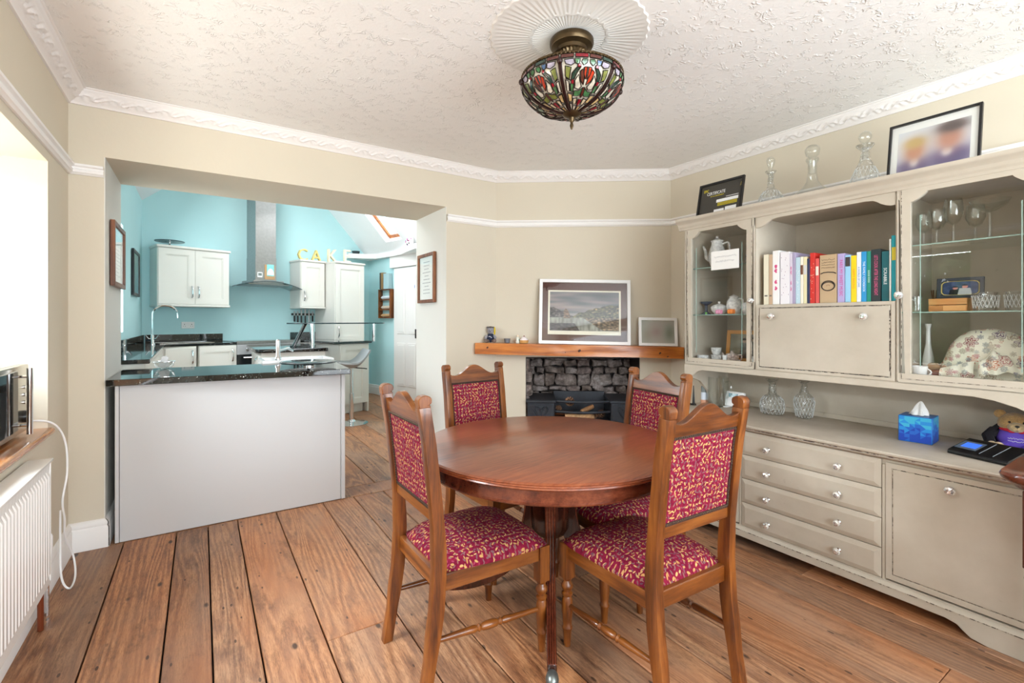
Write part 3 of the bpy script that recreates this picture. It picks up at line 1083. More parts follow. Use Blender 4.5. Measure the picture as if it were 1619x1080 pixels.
tag(p.build('door_hook_tag', flat(38, 110, 190), None, KW(KR - 0.035, 1.30, 1.75), (0, 0, KA)), 'blue oval tag high on the white panelled kitchen door', 'tag')


# ================================================================== KITCHEN UNITS
def shaker(b_, x0, x1, z0, z1, y, th=0.02, rail=0.07):
    """framed door in xz whose face looks along -y"""
    frame_ring(b_, x0, x1, z0, z1, rail, y - th, y)
    b_.box(x0 + rail - 0.002, x1 - rail + 0.002, y - th * 0.45, y, z0 + rail - 0.002, z1 - rail + 0.002)
    frame_ring(b_, x0 + rail - 0.002, x1 - rail + 0.002, z0 + rail - 0.002, z1 - rail + 0.002, 0.012, y - th * 0.75, y)


def d_handle(x, y, z, L, parent, vertical=True):
    p = MB()
    pts = []
    for i in range(13):
        u = i / 12
        pts.append((0, -0.032 * math.sin(PI * u) ** 0.55, (u - 0.5) * L) if vertical else ((u - 0.5) * L, -0.032 * math.sin(PI * u) ** 0.55, 0))
    p.tube(pts, [0.0062 + 0.004 * abs(i - 6) / 6 for i in range(13)], 8)
    return p.build('handle', M['chrome'], parent, (x, y, z))


def kitchen_thing(name, label, cat, a, b_, z=0.0, group=None, extra=0.0):
    return thing(name, label, cat, KW(a, b_, z), KA + extra, group)


def wall_cabinet(label, a0, a1, z0, z1, depth, doors, hinge):
    t = kitchen_thing('wall_cabinet', label, 'cabinet', a0, depth, z0, 'cream wall cabinets')
    w, h = a1 - a0, z1 - z0
    p = MB()
    p.box(0, 0.018, 0.0, depth - 0.004, 0, h)
    p.box(w - 0.018, w, 0.0, depth - 0.004, 0, h)
    p.box(0.018, w - 0.018, 0.0, depth - 0.004, 0, 0.018)
    p.box(0.018, w - 0.018, 0.0, depth - 0.004, h - 0.018, h)
    p.box(0.018, w - 0.018, depth - 0.02, depth - 0.004, 0.018, h - 0.018)
    p.build('cabinet_body', M['cab'], t)
    p = MB()
    p.box(-0.012, w + 0.012, -0.035, depth - 0.004, h, h + 0.03)
    p.build('top_moulding', M['cab'], t, (0, 0, 0), (0, 0, 0), 0.006)
    p = MB()
    p.box(-0.006, w + 0.006, -0.03, depth - 0.004, -0.028, 0.0)
    p.build('bottom_moulding', M['cab'], t, (0, 0, 0), (0, 0, 0), 0.006)
    dw = (w - 0.012) / doors
    for i in range(doors):
        p = MB()
        shaker(p, 0.006 + i * dw + 0.0015, 0.006 + (i + 1) * dw - 0.0015, 0.006, h - 0.006, -0.001)
        d = p.build('door', M['cab'], t)
        if doors == 2:
            hx = 0.006 + dw + (-0.035 if i == 0 else 0.035)
        else:
            hx = 0.05 if hinge == 'R' else w - 0.05
        d_handle(hx, -0.021, 0.155, 0.14, d)
    return t


wall_cabinet('double-door cream wall cabinet above the sink with two arched chrome handles', 0.078, 0.845, 1.425, 2.10, 0.33, 2, '')
wall_cabinet('narrow cream wall cabinet with one door between extractor hood and tall unit', 1.778, 2.146, 1.435, 2.09, 0.33, 1, 'R')

# tall unit
t = kitchen_thing('tall_cabinet', 'tall cream larder cabinet with a framed door at the right of the far kitchen wall', 'cabinet', 2.163, 0.60)
p = MB()
p.box(0, 0.482, 0, 0.59, 0.1, 2.08)
p.box(0.02, 0.46, 0.05, 0.57, 0, 0.1)
p.build('cabinet_body', M['cab'], t)
p = MB()
p.box(0.0, 0.492, -0.035, 0.59, 2.08, 2.11)
p.build('top_moulding', M['cab'], t, (0, 0, 0), (0, 0, 0), 0.006)
for z0, z1, hz in ((0.12, 0.92, 0.82), (0.93, 2.07, 1.06)):
    p = MB()
    shaker(p, 0.006, 0.476, z0, z1, -0.001)
    d = p.build('door', M['cab'], t)
    d_handle(0.05, -0.021, hz, 0.16, d)

# base units on the far wall
KZ = 0.955


def base_cabinet(label, a0, a1, front, door=True, hx=None, cat='cabinet', rz=0.0):
    t = kitchen_thing('base_cabinet', label, cat, a0, front, 0, 'cream base cabinets', rz)
    w = a1 - a0
    p = MB()
    p.box(0, w, 0, front - 0.05, 0.12, KZ - 0.032)
    p.build('cabinet_body', M['cab'], t)
    p = MB()
    p.box(0, w, 0.05, front - 0.06, 0, 0.12)
    p.build('plinth', M['cab'], t)
    p = MB()
    shaker(p, 0.004, w - 0.004, 0.125, KZ - 0.04, -0.001)
    d = p.build('door', M['cab'], t)
    if hx is not None:
        d_handle(hx, -0.021, KZ - 0.16, 0.15, d)
    return t


base_cabinet('cream base cabinet with chrome handle immediately left of the oven', 0.43, 0.842, 0.585, True, 0.36)
base_cabinet('cream base cabinet hidden behind the island at the right of the oven', 1.66, 2.155, 0.585, True, 0.06)

# diagonal sink base and run along the left wall
t = thing('sink_cabinet', 'long cream base cabinet along the left kitchen wall below the sink', 'cabinet', (-0.598, 4.18, 0))
p = MB()
p.prism([(0.0, 0.0), (0.27, 0.0), (0.235, 2.525), (0.55, 2.615), (0.395, 3.18), (0.0, 3.06)], 0.12, KZ - 0.032)
p.build('cabinet_body', M['cab'], t)
p = MB()
p.prism([(0.01, 0.02), (0.22, 0.02), (0.19, 2.57), (0.53, 2.67), (0.39, 3.15), (0.01, 3.0)], 0.0, 0.12)
p.build('plinth', M['cab'], t)
p = MB()
p.box(-0.15, 0.15, -0.02, -0.001, 0.14, KZ - 0.05)
ddo = p.build('door', M['cab'], t, (0.395, 2.568, 0), (0, 0, KA), 0.004)
d_handle(0.115, -0.021, KZ - 0.16, 0.15, ddo)

# granite tops and upstands
t = thing('granite_worktop', 'glossy black granite worktop around the kitchen sink and the left wall', 'worktop', (-0.598, 4.15, KZ - 0.03))
p = MB()
e1 = KW(0.842, 0.60) - Vector((-0.598, 4.15, 0))
e2 = KW(0.842, 0.003) - Vector((-0.598, 4.15, 0))
e0 = KW(0.003, 0.003) - Vector((-0.598, 4.15, 0))
d1 = KW(0.40, 0.60) - Vector((-0.598, 4.15, 0))
p.prism([(0.002, 0.0), (0.30, 0.0), (0.256, 2.535), (d1.x, d1.y), (e1.x, e1.y), (e2.x, e2.y), (0.002, e0.y)], 0, 0.03)
p.build('top', M['granite'], t, (0, 0, 0), (0, 0, 0), 0.004)
p = MB()
p.box(0.002, 0.022, 1.2, e0.y - 0.03, 0.03, 0.13)
p.build('upstand', M['granite'], t)
p = MB()
p.box(0.03, 0.87, -0.022, -0.002, KZ, KZ + 0.10)
p.build('upstand', M['granite'], t, KO - Vector((-0.598, 4.15, KZ - 0.03)), (0, 0, KA))
t = kitchen_thing('granite_worktop', 'black granite worktop between the oven and the tall cabinet', 'worktop', 1.66, 0.60, KZ - 0.03)
p = MB()
p.box(0, 0.50, 0, 0.597, 0, 0.03)
p.build('top', M['granite'], t, (0, 0, 0), (0, 0, 0), 0.004)
p = MB()
p.box(0.12, 0.50, 0.577, 0.597, 0.03, 0.13)
p.build('upstand', M['granite'], t)

# breakfast counter that runs forward from the tall unit
t = kitchen_thing('breakfast_counter', 'cream breakfast counter with black granite top below the glass bar', 'counter', 1.78, 1.42)
p = MB()
p.box(0.0, 0.40, 0, 0.78, 0.12, KZ - 0.032)
p.build('cabinet_body', M['cab'], t)
p = MB()
p.box(0.03, 0.37, 0.05, 0.76, 0, 0.12)
p.build('plinth', M['cab'], t)
p = MB()
shaker(p, 0.004, 0.396, 0.125, KZ - 0.04, -0.001)
p.build('door', M['cab'], t)
p = MB()
p.box(0.396, 0.42, -0.02, 0.78, 0, KZ - 0.032)
p.build('end_panel', M['cab'], t)
p = MB()
p.box(-0.10, 0.46, -0.04, 0.77, KZ - 0.03, KZ)
p.build('top', M['granite'], t, (0, 0, 0), (0, 0, 0), 0.004)

# oven with hob
t = kitchen_thing('range_oven', 'built-in stainless steel double oven with round knobs and dark glass door', 'oven', 0.845, 0.60)
p = MB()
p.box(0, 0.812, 0.03, 0.58, 0.1, KZ - 0.03)
p.build('oven_body', M['dark_metal'], t)
p = MB()
p.box(0.002, 0.81, 0, 0.03, KZ - 0.16, KZ - 0.032)
p.build('control_panel', flat(196, 197, 200, 0.35, 0.35), t, (0, 0, 0), (0, 0, 0), 0.003)
for x in (0.12, 0.42, 0.50, 0.58, 0.70):
    p = MB()
    p.lathe([(0.020, 0.0), (0.020, -0.014), (0.014, -0.02), (0.0, -0.02)], 14, (0, 0, 0), 'y')
    p.build('knob', M['chrome'], t, (x, 0, KZ - 0.095))
p = MB()
p.box(0.002, 0.81, 0.0, 0.03, 0.14, KZ - 0.165)
d = p.build('oven_door', flat(34, 36, 38, 0.08), t, (0, 0, 0), (0, 0, 0), 0.003)
p = MB()
p.tube([(0.06, -0.045, 0), (0.75, -0.045, 0)], 0.011, 10)
p.tube([(0.09, -0.045, 0), (0.09, 0.0, 0)], 0.008, 8)
p.tube([(0.72, -0.045, 0), (0.72, 0.0, 0)], 0.008, 8)
p.build('handle', M['chrome'], d, (0, 0, KZ - 0.20))
p = MB()
p.box(0.002, 0.81, 0.01, 0.58, KZ - 0.03, KZ + 0.004)
p.build('hob', flat(24, 26, 28, 0.05), t, (0, 0, 0), (0, 0, 0), 0.003)
p = MB()
p.box(0.002, 0.81, 0.0, 0.012, KZ - 0.03, KZ + 0.012)
p.build('hob_trim', M['steel'], t)

# extractor hood: square chimney and a curved glass canopy
t = kitchen_thing('extractor_hood', 'stainless steel extractor hood with a square chimney and curved glass canopy', 'extractor hood', 1.315, 0.003, 1.70)
p = MB()
p.box(-0.135, 0.135, -0.30, 0, 0.38, 1.75)
p.build('chimney_upper', M['steel'], t, (0, 0, 0), (0, 0, 0), 0.002)
p = MB()
p.box(-0.139, 0.139, -0.304, 0, 0.07, 0.40)
p.build('chimney_lower', M['steel'], t, (0, 0, 0), (0, 0, 0), 0.002)
p = MB()
p.box(-0.20, 0.20, -0.40, 0, 0.030, 0.075)
p.box(-0.27, 0.27, -0.42, 0, 0.012, 0.032)
p.build('motor_housing', M['steel'], t, (0, 0, 0), (0, 0, 0), 0.004)


def canopy(u, v_):
    x = (u - 0.5) * 0.92
    return (x, -v_ * (0.50 - 0.20 * abs(u - 0.5)), 0.062 - 0.40 * x * x)


p = MB()
p.grid(canopy, 24, 4)
p.grid(lambda u, v_: tuple(Vector(canopy(u, v_)) + Vector((0, 0, -0.007))), 24, 4)
p.build('glass_canopy', M['smoked'], t)
p = MB()
p.tube([Vector(canopy(i / 24, 1.0)) + Vector((0, 0, -0.003)) for i in range(25)], 0.0045, 6)
p.build('canopy_edge', flat(58, 78, 84, 0.1), t)
p = MB()
p.box(-0.115, -0.05, -0.314, -0.304, 0.12, 0.19)
tm = kitchen_thing('kitchen_timer', 'small white digital timer stuck to the lower hood chimney', 'timer', 1.315, 0.003, 1.70)
p.build('case', M['whiteplastic'], tm, (0, 0, 0), (0, 0, 0), 0.008, 2)
p = MB()
p.box(-0.105, -0.06, -0.3155, -0.313, 0.142, 0.178)
p.build('display', flat(120, 128, 124), tm)
nt = kitchen_thing('recipe_card', 'kraft and aqua greeting card with a white dome drawing stuck on the hood chimney', 'card', 1.315, 0.003, 1.70)
p = MB()
p.box(-0.02, 0.115, -0.309, -0.305, 0.10, 0.30)
p.build('backing', flat(186, 148, 104), nt)
p = MB()
p.box(0.008, 0.105, -0.3105, -0.3092, 0.145, 0.305)
p.build('sheet', flat(134, 206, 206), nt)
p = MB()
p.prism([(0.057 + 0.046 * math.cos(PI * i / 12), 0.16 + 0.09 * math.sin(PI * i / 12)) for i in range(13)], -0.3118, -0.3106, 'y')
p.build('dome_print', M['paper'], nt)

# magnetic knife rack with six knives
t = kitchen_thing('knife_rack', 'black magnetic knife rack on the aqua wall below the narrow wall cabinet', 'knife rack', 1.97, 0.003, 1.325)
p = MB()
p.box(-0.175, 0.175, -0.018, 0, -0.016, 0.016)
p.build('bar', M['black'], t, (0, 0, 0), (0, 0, 0), 0.003)
for i in range(2):
    p = MB()
    p.box(-0.005, 0.005, -0.0205, -0.0175, -0.012, 0.012)
    p.build('bracket', M['steel'], t, (-0.14 + 0.28 * i, 0, 0))
for i, (x, L, hl, hc) in enumerate(((-0.135, 0.05, 0.09, 'black'), (-0.085, 0.05, 0.10, 'black'), (-0.03, 0.09, 0.11, 'black'), (0.03, 0.12, 0.12, 'black'), (0.09, 0.08, 0.10, 'steel'), (0.145, 0.05, 0.09, 'dark_metal'))):
    k = kitchen_thing('kitchen_knife', ['shortest black-handled paring knife at the left end of the rack', 'black-handled small knife, second from the left end of the rack', 'black-handled utility knife left of the largest knife', 'largest black-handled chef knife in the middle of the rack', 'steel-handled knife right of the largest knife', 'grey-handled knife at the right end of the rack'][i], 'knife', 1.97 + x, 0.024, 1.325, 'knives on the magnetic rack')
    p = MB()
    p.prism([(-0.012, -0.02), (0.012, -0.02), (0.012, L * 0.6), (-0.006, L), (-0.012, L)], -0.001, 0.001, 'y')
    p.build('blade', M['steel'], k)
    p = MB()
    p.box(-0.011, 0.011, -0.009, 0.007, -0.02 - hl, -0.02)
    p.build('handle', M[hc], k, (0, 0, 0), (0, 0, 0), 0.004)

# double socket
t = kitchen_thing('wall_socket', 'white double power socket on the aqua wall above the sink', 'socket', 0.475, 0.0, 1.17)
p = MB()
p.box(-0.073, 0.073, -0.012, -0.001, -0.043, 0.043)
p.build('plate', M['whiteplastic'], t, (0, 0, 0), (0, 0, 0), 0.004)
for x in (-0.04, 0.04):
    p = MB()
    p.box(x - 0.004, x + 0.004, -0.0135, -0.011, 0.004, 0.014)
    p.box(x - 0.014, x - 0.007, -0.0135, -0.011, -0.016, -0.011)
    p.box(x + 0.007, x + 0.014, -0.0135, -0.011, -0.016, -0.011)
    p.build('pin_hole', M['black'], t)
    p = MB()
    p.box(x - 0.006, x + 0.006, -0.016, -0.012, 0.022, 0.036)
    p.build('switch', M['whiteplastic'], t)

# letters on the cabinets
for i, (ch, a, col, zz, lb) in enumerate((('C', 1.874, (226, 205, 128), 2.121, 'cream and gold letter C standing on the narrow wall cabinet'), ('A', 2.082, (226, 205, 128), 2.121, 'cream and gold letter A standing at the end of the narrow wall cabinet'), ('K', 2.218, (238, 226, 190), 2.111, 'pale cream letter K standing on the tall cabinet'), ('E', 2.385, (240, 230, 200), 2.111, 'pale cream letter E standing at the right end of the tall cabinet'))):
    o = thing('standing_letter', lb, 'letter', KW(a, (0.20, 0.20, 0.42, 0.555)[i], zz), KA, 'letters spelling a word on the cabinets')
    l = text_part(ch, 0.23, flat(*col), o, (0, 0, 0.078), (PI / 2, 0, 0), 'letter_block', 0.022)
    dims = l.dimensions if False else None
    zs = [v.co.y for v in l.data.vertices]
    k_ = (0.175 if i < 2 else 0.190) / (max(zs) - min(zs))
    l.scale = (k_ * 0.92, k_, 1.0)
    l.location.z = -min(zs) * k_

# glass cake stands
def cake_stand(label, loc, r, h, mat):
    t = thing('cake_stand', label, 'cake stand', loc, 0, 'tinted glass cake stands')
    p = MB()
    p.lathe([(0.0, h - 0.010), (r - 0.004, h - 0.010), (r, h - 0.006), (r, h - 0.002), (r - 0.004, h), (0.0, h)], 40)
    p.build('plate', mat, t)
    p = MB()
    p.lathe([(0.045, 0.0), (0.045, 0.006), (0.014, 0.012), (0.010, h * 0.5), (0.012, h - 0.012), (0.03, h - 0.010)], 18)
    p.build('stem', M['chrome'], t)
    return t


cake_stand('tinted glass cake stand on top of the double-door wall cabinet', KW(0.24, 0.17, 2.13), 0.155, 0.072, flat(70, 96, 104, 0.08))
cake_stand('round smoked glass cake stand on the near black worktop', (0.63, 3.56, 0.906), 0.185, 0.034, flat(40, 48, 50, 0.04))
p = MB()
p.lathe([(0.0, 0.0), (0.05, 0.0), (0.066, 0.05), (0.063, 0.05), (0.047, 0.006), (0, 0.006)], 24)
tag(p.build('dark_tray', flat(46, 62, 68, 0.2), None, KW(2.83, 0.07, 2.326), (0, 0, 0)), 'dark shallow dish on the white ledge right of the last letter', 'dish')

# sink with drainer and swan-neck tap
t = kitchen_thing('kitchen_sink', 'inset stainless steel sink and drainer in the black corner worktop', 'sink', 0.06, 0.52, KZ + 0.001)
p = MB()
frame_ring(p, 0.0, 0.56, 0.0, 0.40, 0.02, 0, 0.006)
p.xf(Matrix(((1, 0, 0, 0), (0, 0, 1, 0), (0, 1, 0, 0), (0, 0, 0, 1))))
p.build('rim', M['chrome'], t)
p = MB()
p.box(0.02, 0.54, 0.02, 0.38, -0.001, 0.002)
p.build('drainer', M['steel'], t)
p = MB()
for i in range(4):
    p.lathe([(0.02 + 0.11, 0.002), (0.1, 0.0025), (0.0, 0.0022)], 20, (0.17, 0.2, 0)) if i == 0 else p.box(0.32 + 0.05 * i, 0.325 + 0.05 * i, 0.05, 0.35, 0.002, 0.005)
p.build('drainer_ridge', M['chrome'], t)
t = thing('kitchen_tap', 'tall chrome swan-neck tap over the corner sink', 'tap', KW(-0.03, 0.62, KZ + 0.001))
p = MB()
p.lathe([(0.028, 0), (0.028, 0.012), (0.018, 0.03), (0.017, 0.10), (0.013, 0.11)], 14)
p.build('base', M['chrome'], t)
p = MB()
pts = [(0, 0, 0.10), (0, 0, 0.22), (0, 0, 0.34)]
for i in range(1, 13):
    an = PI * i / 12
    pts.append((0.115 - 0.115 * math.cos(an), 0.05 * (1 - math.cos(an)) / 2, 0.34 + 0.105 * math.sin(an)))
pts.append((0.232, 0.05, 0.30))
p.tube(pts, 0.012, 10)
p.build('spout', M['chrome'], t)
for s_ in (-1, 1):
    p = MB()
    p.tube([(0, 0, 0.065), (s_ * 0.035, -0.012, 0.068), (s_ * 0.06, -0.02, 0.11)], [0.008, 0.008, 0.004], 8)
    p.build('lever', M['chrome'], t)

# island
t = thing('kitchen_island', 'cream kitchen island with a black granite top in the middle of the kitchen', 'kitchen island', (0.53, 5.62, 0))
p = MB()
p.box(0, 0.64, 0, 1.15, 0.1, 0.885)
p.box(0.04, 0.6, 0.04, 1.1, 0, 0.1)
p.build('cabinet_body', M['cab'], t)
p = MB()
p.box(-0.022, 0.0, 0.03, 0.46, 0.11, 0.86)
d = p.build('door', M['cab'], t, (0, 0, 0), (0, 0, 0), 0.004)
h_ = d_handle(0, 0, 0, 0.15, d)
h_.location = (-0.022, 0.10, 0.76)
h_.rotation_euler = (0, 0, -PI / 2)
p = MB()
p.prism([(-0.06, 0.03), (-0.03, -0.05), (0.66, -0.05), (0.67, 1.18), (-0.03, 1.18), (-0.06, 1.10)], 0.886, 0.926)
p.build('top', M['granite'], t, (0, 0, 0), (0, 0, 0), 0.004)

# raised glass bar on chrome posts, spanning island and counter
t = thing('glass_breakfast_bar', 'raised smoked glass bar shelf on slanted chrome posts', 'glass shelf', (0.95, 5.75, 0.927))
p = MB()
p.prism([(-0.16, 0.02), (-0.08, -0.10), (0.10, -0.14), (1.02, 0.30), (1.08, 0.42), (1.0, 0.52), (0.0, 0.22)], 0.262, 0.276)
p.build('shelf', flat(42, 62, 68, 0.05), t, (0, 0, 0), (0, 0, 0), 0.003)
p = MB()
p.tube([(-0.04, 0.32, 0.0), (0.05, 0.12, 0.262)], 0.022, 14)
p.build('post', M['chrome'], t)
p = MB()
p.tube([(0.10, -0.02, 0.0), (0.10, -0.02, 0.262)], 0.027, 14)
p.build('post', M['chrome'], t)
p = MB()
p.tube([(0.93, 0.40, 0.03), (0.93, 0.40, 0.262)], 0.022, 14)
p.build('post', M['chrome'], t)

# grey bar stool
t = thing('bar_stool', 'grey moulded bar stool on a chrome gas-lift column by the breakfast counter', 'stool', (1.50, 5.78, 0))
p = MB()


def stool_seat(u, v_):
    x = (u - 0.5) * 2
    y = (v_ - 0.5) * 2
    k = math.sqrt(max(1e-6, 1 - 0.30 * y * y))
    X = x * 0.215 * k
    Y = y * 0.19 * math.sqrt(max(1e-6, 1 - 0.30 * x * x))
    z = 0.72 + 0.035 * (x * x + y * y) * 0.5 + 0.16 * max(0, x - 0.1) ** 1.6
    return (X, Y, z)


p.grid(stool_seat, 16, 12)
p.grid(lambda u, v_: tuple(Vector(stool_seat(u, v_)) + Vector((0, 0, -0.02 - 0.04 * (1 - (2 * u - 1) ** 2) * (1 - (2 * v_ - 1) ** 2)))), 16, 12)
nb = 17 * 13
p.f += [(i, i + 1, nb + i + 1, nb + i) for i in range(16)] + [(12 * 17 + i, 12 * 17 + i + 1, nb + 12 * 17 + i + 1, nb + 12 * 17 + i) for i in range(16)]
p.f += [(17 * j, 17 * j + 17, nb + 17 * j + 17, nb + 17 * j) for j in range(12)] + [(17 * j + 16, 17 * j + 33, nb + 17 * j + 33, nb + 17 * j + 16) for j in range(12)]
p.m += [0] * 56
p.build('seat', flat(168, 174, 178, 0.35), t)
p = MB()
p.tube([(0, 0, 0.03), (0, 0, 0.36)], 0.026, 14)
p.tube([(0, 0, 0.36), (0, 0, 0.69)], 0.018, 14)
p.build('column', M['chrome'], t)
p = MB()
p.lathe([(0.19, 0.0), (0.19, 0.008), (0.05, 0.03), (0.03, 0.05), (0, 0.05)], 28)
p.build('base', M['chrome'], t)
p = MB()
p.tube([(0, -0.03, 0.67), (0.12, -0.10, 0.66), (0.15, -0.12, 0.655)], 0.006, 8)
p.build('lever', M['dark_metal'], t)

# white basin with a mixer tap standing behind the near worktop
t = thing('white_basin', 'white ceramic basin with a chrome mixer tap behind the near worktop', 'sink', (0.645, 4.19, 0.0))
p = MB()
p.box(-0.26, 0.26, -0.17, 0.17, 0.68, 0.70)
p.box(-0.26, 0.26, -0.17, -0.145, 0.70, 0.922)
p.box(-0.26, 0.26, 0.145, 0.17, 0.70, 0.922)
p.box(-0.26, -0.235, -0.145, 0.145, 0.70, 0.922)
p.box(0.235, 0.26, -0.145, 0.145, 0.70, 0.922)
p.build('bowl', M['porcelain'], t, (0, 0, 0), (0, 0, 0), 0.006, 2)
p = MB()
p.box(-0.25, 0.25, -0.16, 0.16, 0.0, 0.68)
p.build('stand', M['cab'], t)
p = MB()
p.lathe([(0.022, 0.922), (0.022, 0.94), (0.015, 0.95), (0.015, 1.065), (0.010, 1.08), (0, 1.08)], 14, (-0.15, -0.155, 0))
p.tube([(-0.15, -0.155, 0.99), (-0.07, -0.07, 1.005), (-0.03, -0.03, 0.985)], 0.011, 10)
p.build('mixer_tap', M['chrome'], t)

# near worktop (peninsula) with its plain back panel
t = thing('peninsula_unit', 'pale plain panelled peninsula unit with a black granite top in the wide opening', 'counter', (0, 0, 0))
p = MB()
p.box(-0.375, 0.80, 3.362, 3.376, 0.004, 0.866)
p.build('back_panel', M['panel'], t, (0, 0, 0), (0, 0, 0), 0.0015)
p = MB()
p.box(-0.395, -0.377, 3.360, 3.95, 0.004, 0.866)
p.build('end_panel', M['panel'], t, (0, 0, 0), (0, 0, 0), 0.0015)
p = MB()
p.box(0.803, 0.828, 3.358, 3.95, 0.004, 0.866)
p.build('end_panel', M['panel'], t, (0, 0, 0), (0, 0, 0), 0.0015)
p = MB()
p.box(-0.37, 0.795, 3.38, 3.94, 0.1, 0.866)
p.build('cabinet_body', M['cab'], t)
p = MB()
p.prism([(-0.428, 3.318), (0.834, 3.236), (0.885, 3.95), (-0.36, 3.99), (-0.428, 3.99)], 0.868, 0.904)
p.build('top', M['granite'], t, (0, 0, 0), (0, 0, 0), 0.003)
# glass bowl with white dishes on it
t = thing('mixing_bowl', 'clear glass mixing bowl on the near worktop below the swan-neck tap', 'bowl', (-0.205, 3.90, 0.905))
p = MB()
p.lathe([(0.022, 0.0), (0.034, 0.003), (0.052, 0.022), (0.060, 0.046), (0.062, 0.048), (0.057, 0.045), (0.048, 0.024), (0.03, 0.007), (0.0, 0.005)], 28)
p.build('glass', M['crystal'], t)
p = MB()
p.tube([(0.061 * math.cos(2 * PI * i / 32), 0.061 * math.sin(2 * PI * i / 32), 0.047) for i in range(32)], 0.0022, 6, True)
p.build('rim', M['chrome'], t)
for i, (dx, dy, rx) in enumerate(((-0.016, -0.008, 0.35), (0.016, 0.008, -0.3))):
    p = MB()
    p.box(-0.018, 0.018, -0.003, 0.003, 0, 0.075)
    tag(p.build('white_dish', M['porcelain'], None, (-0.205 + dx, 3.90 + dy, 0.916), (0.1, rx, 0.4 * i), 0.002, 2), ['white dish leaning left in the glass mixing bowl', 'white dish leaning right in the glass mixing bowl'][i], 'dish', 'white dishes in the glass bowl')

# small wooden wall shelf with rolls and books, pictures
t = kitchen_thing('spice_rack', 'narrow pine wall rack with three rolls beside the white kitchen door', 'rack', KR - 0.003, 0.72)
t.rotation_euler = (0, 0, KA)
for y in (0.0, 0.31):
    p = MB()
    p.box(-0.075, 0.0, y, y + 0.018, 1.27, 1.74)
    p.build('side_board', M['oak'], t)
for z in (1.27, 1.40, 1.56, 1.725):
    p = MB()
    p.box(-0.07, 0.0, 0.018, 0.31, z, z + 0.014)
    p.build('shelf', M['oak'], t)
for i, (z, col) in enumerate(((1.31, (196, 156, 112)), (1.44, (206, 186, 168)), (1.60, (214, 218, 226)))):
    p = MB()
    p.lathe([(0.026, 0.03), (0.026, 0.25), (0.010, 0.25), (0.010, 0.29), (0, 0.29)], 14, (0, 0, 0), 'y')
    o = p.build('foil_roll', flat(*col), None, KW(KR - 0.045, 0.72, z + 0.005), (0, 0, KA))
    tag(o, ['tan roll on the lowest shelf of the pine rack', 'beige roll on the middle shelf of the pine rack', 'white roll on the upper shelf of the pine rack'][i], 'roll', 'rolls in the pine rack')
for i, (dy, w, col, lb) in enumerate(((0.03, 0.14, (170, 200, 206), 'pale blue book leaning on top of the pine wall rack'), (0.19, 0.045, (150, 120, 78), 'brown-spined book upright on top of the pine wall rack'), (0.245, 0.03, (60, 52, 48), 'dark-spined book beside the brown book on the pine wall rack'))):
    p = MB()
    p.box(-0.085, -0.01, 0, w, 0, 0.27 if i else 0.25)
    tag(p.build('recipe_book', flat(*col), None, KW(KR - 0.003, 0.72 - dy, 1.741), (0, 0, KA), 0.003), lb, 'book', 'books on the pine wall rack')
p = MB()
p.lathe([(0.0, -0.10), (0.06, -0.09), (0.10, 0.0), (0.09, 0.07), (0.05, 0.10), (0, 0.105)], 16)
t = kitchen_thing('patterned_bag', 'white bag with pink and black spots on the ledge above the door', 'bag', 2.90, 1.42, 2.326)
p = MB()
p.grid(lambda u, v_: ((v_ - 0.5) * 0.01 + 0.05 * math.sin(PI * u) * math.sin(PI * v_), (u - 0.5) * 0.20 * (1 - 0.2 * v_), v_ * 0.14), 10, 8)
p.grid(lambda u, v_: (-0.05 * math.sin(PI * u) * math.sin(PI * v_), (u - 0.5) * 0.20 * (1 - 0.2 * v_), v_ * 0.14), 10, 8)
p.build('cloth', M['paper'], t)
rs = random.Random(3)
for i in range(12):
    q = MB()
    q.ball((0, 0, 0), 0.004, 0.014, 0.011, 8, 5)
    u, v_ = rs.uniform(0.15, 0.85), rs.uniform(0.12, 0.9)
    q.build('spot', flat(*[(206, 60, 140), (40, 36, 44), (120, 90, 150)][i % 3]), t, (-0.05 * math.sin(PI * u) * math.sin(PI * v_) - 0.003, (u - 0.5) * 0.19 * (1 - 0.2 * v_), v_ * 0.14))


def framed(name, label, cat, loc, rz, w, h, wd, dp, fmat, parts, tilt=0.0, mat_w=0.0, mat_col=None, group=None, glass=True, slope_=0.0):
    """picture frame: local x right, z up, face looks along -y; back at y=0"""
    t = thing(name, label, cat, loc, rz, group)
    t.rotation_euler = (tilt, slope_, rz)
    p = MB()
    frame_ring(p, 0, w, 0, h, wd, -dp, 0.0)
    p.build('frame', fmat, t, (0, 0, 0), (0, 0, 0), 0.0015)
    p = MB()
    p.box(wd * 0.7, w - wd * 0.7, -dp * 0.35, -0.001, wd * 0.7, h - wd * 0.7)
    p.build('mount', mat_col or M['paper'], t)
    if glass:
        p = MB()
        p.box(wd * 0.8, w - wd * 0.8, -dp * 0.7, -dp * 0.62, wd * 0.8, h - wd * 0.8)
        p.build('glass', M['pane'], t)
    parts(t, -dp * 0.35 - 0.0008)
    return t


def text_lines(t, y, w, x0, z0, z1, n, mat, seed=1):
    rs = random.Random(seed)
    q = MB()
    for i in range(n):
        z = z1 - (z1 - z0) * i / max(1, n - 1)
        L = w * rs.uniform(0.45, 1.0)
        q.box(x0 + (w - L) / 2, x0 + (w + L) / 2, y - 0.0006, y, z - 0.0025, z + 0.0025)
    return q.build('text_lines', mat, t)


def cert_left(t, y):
    q = MB()
    q.box(0.06, 0.40, y - 0.0006, y, 0.245, 0.31)
    q.build('letterhead', flat(196, 222, 226), t)
    text_lines(t, y, 0.30, 0.07, 0.07, 0.225, 8, M['ink'], 3)


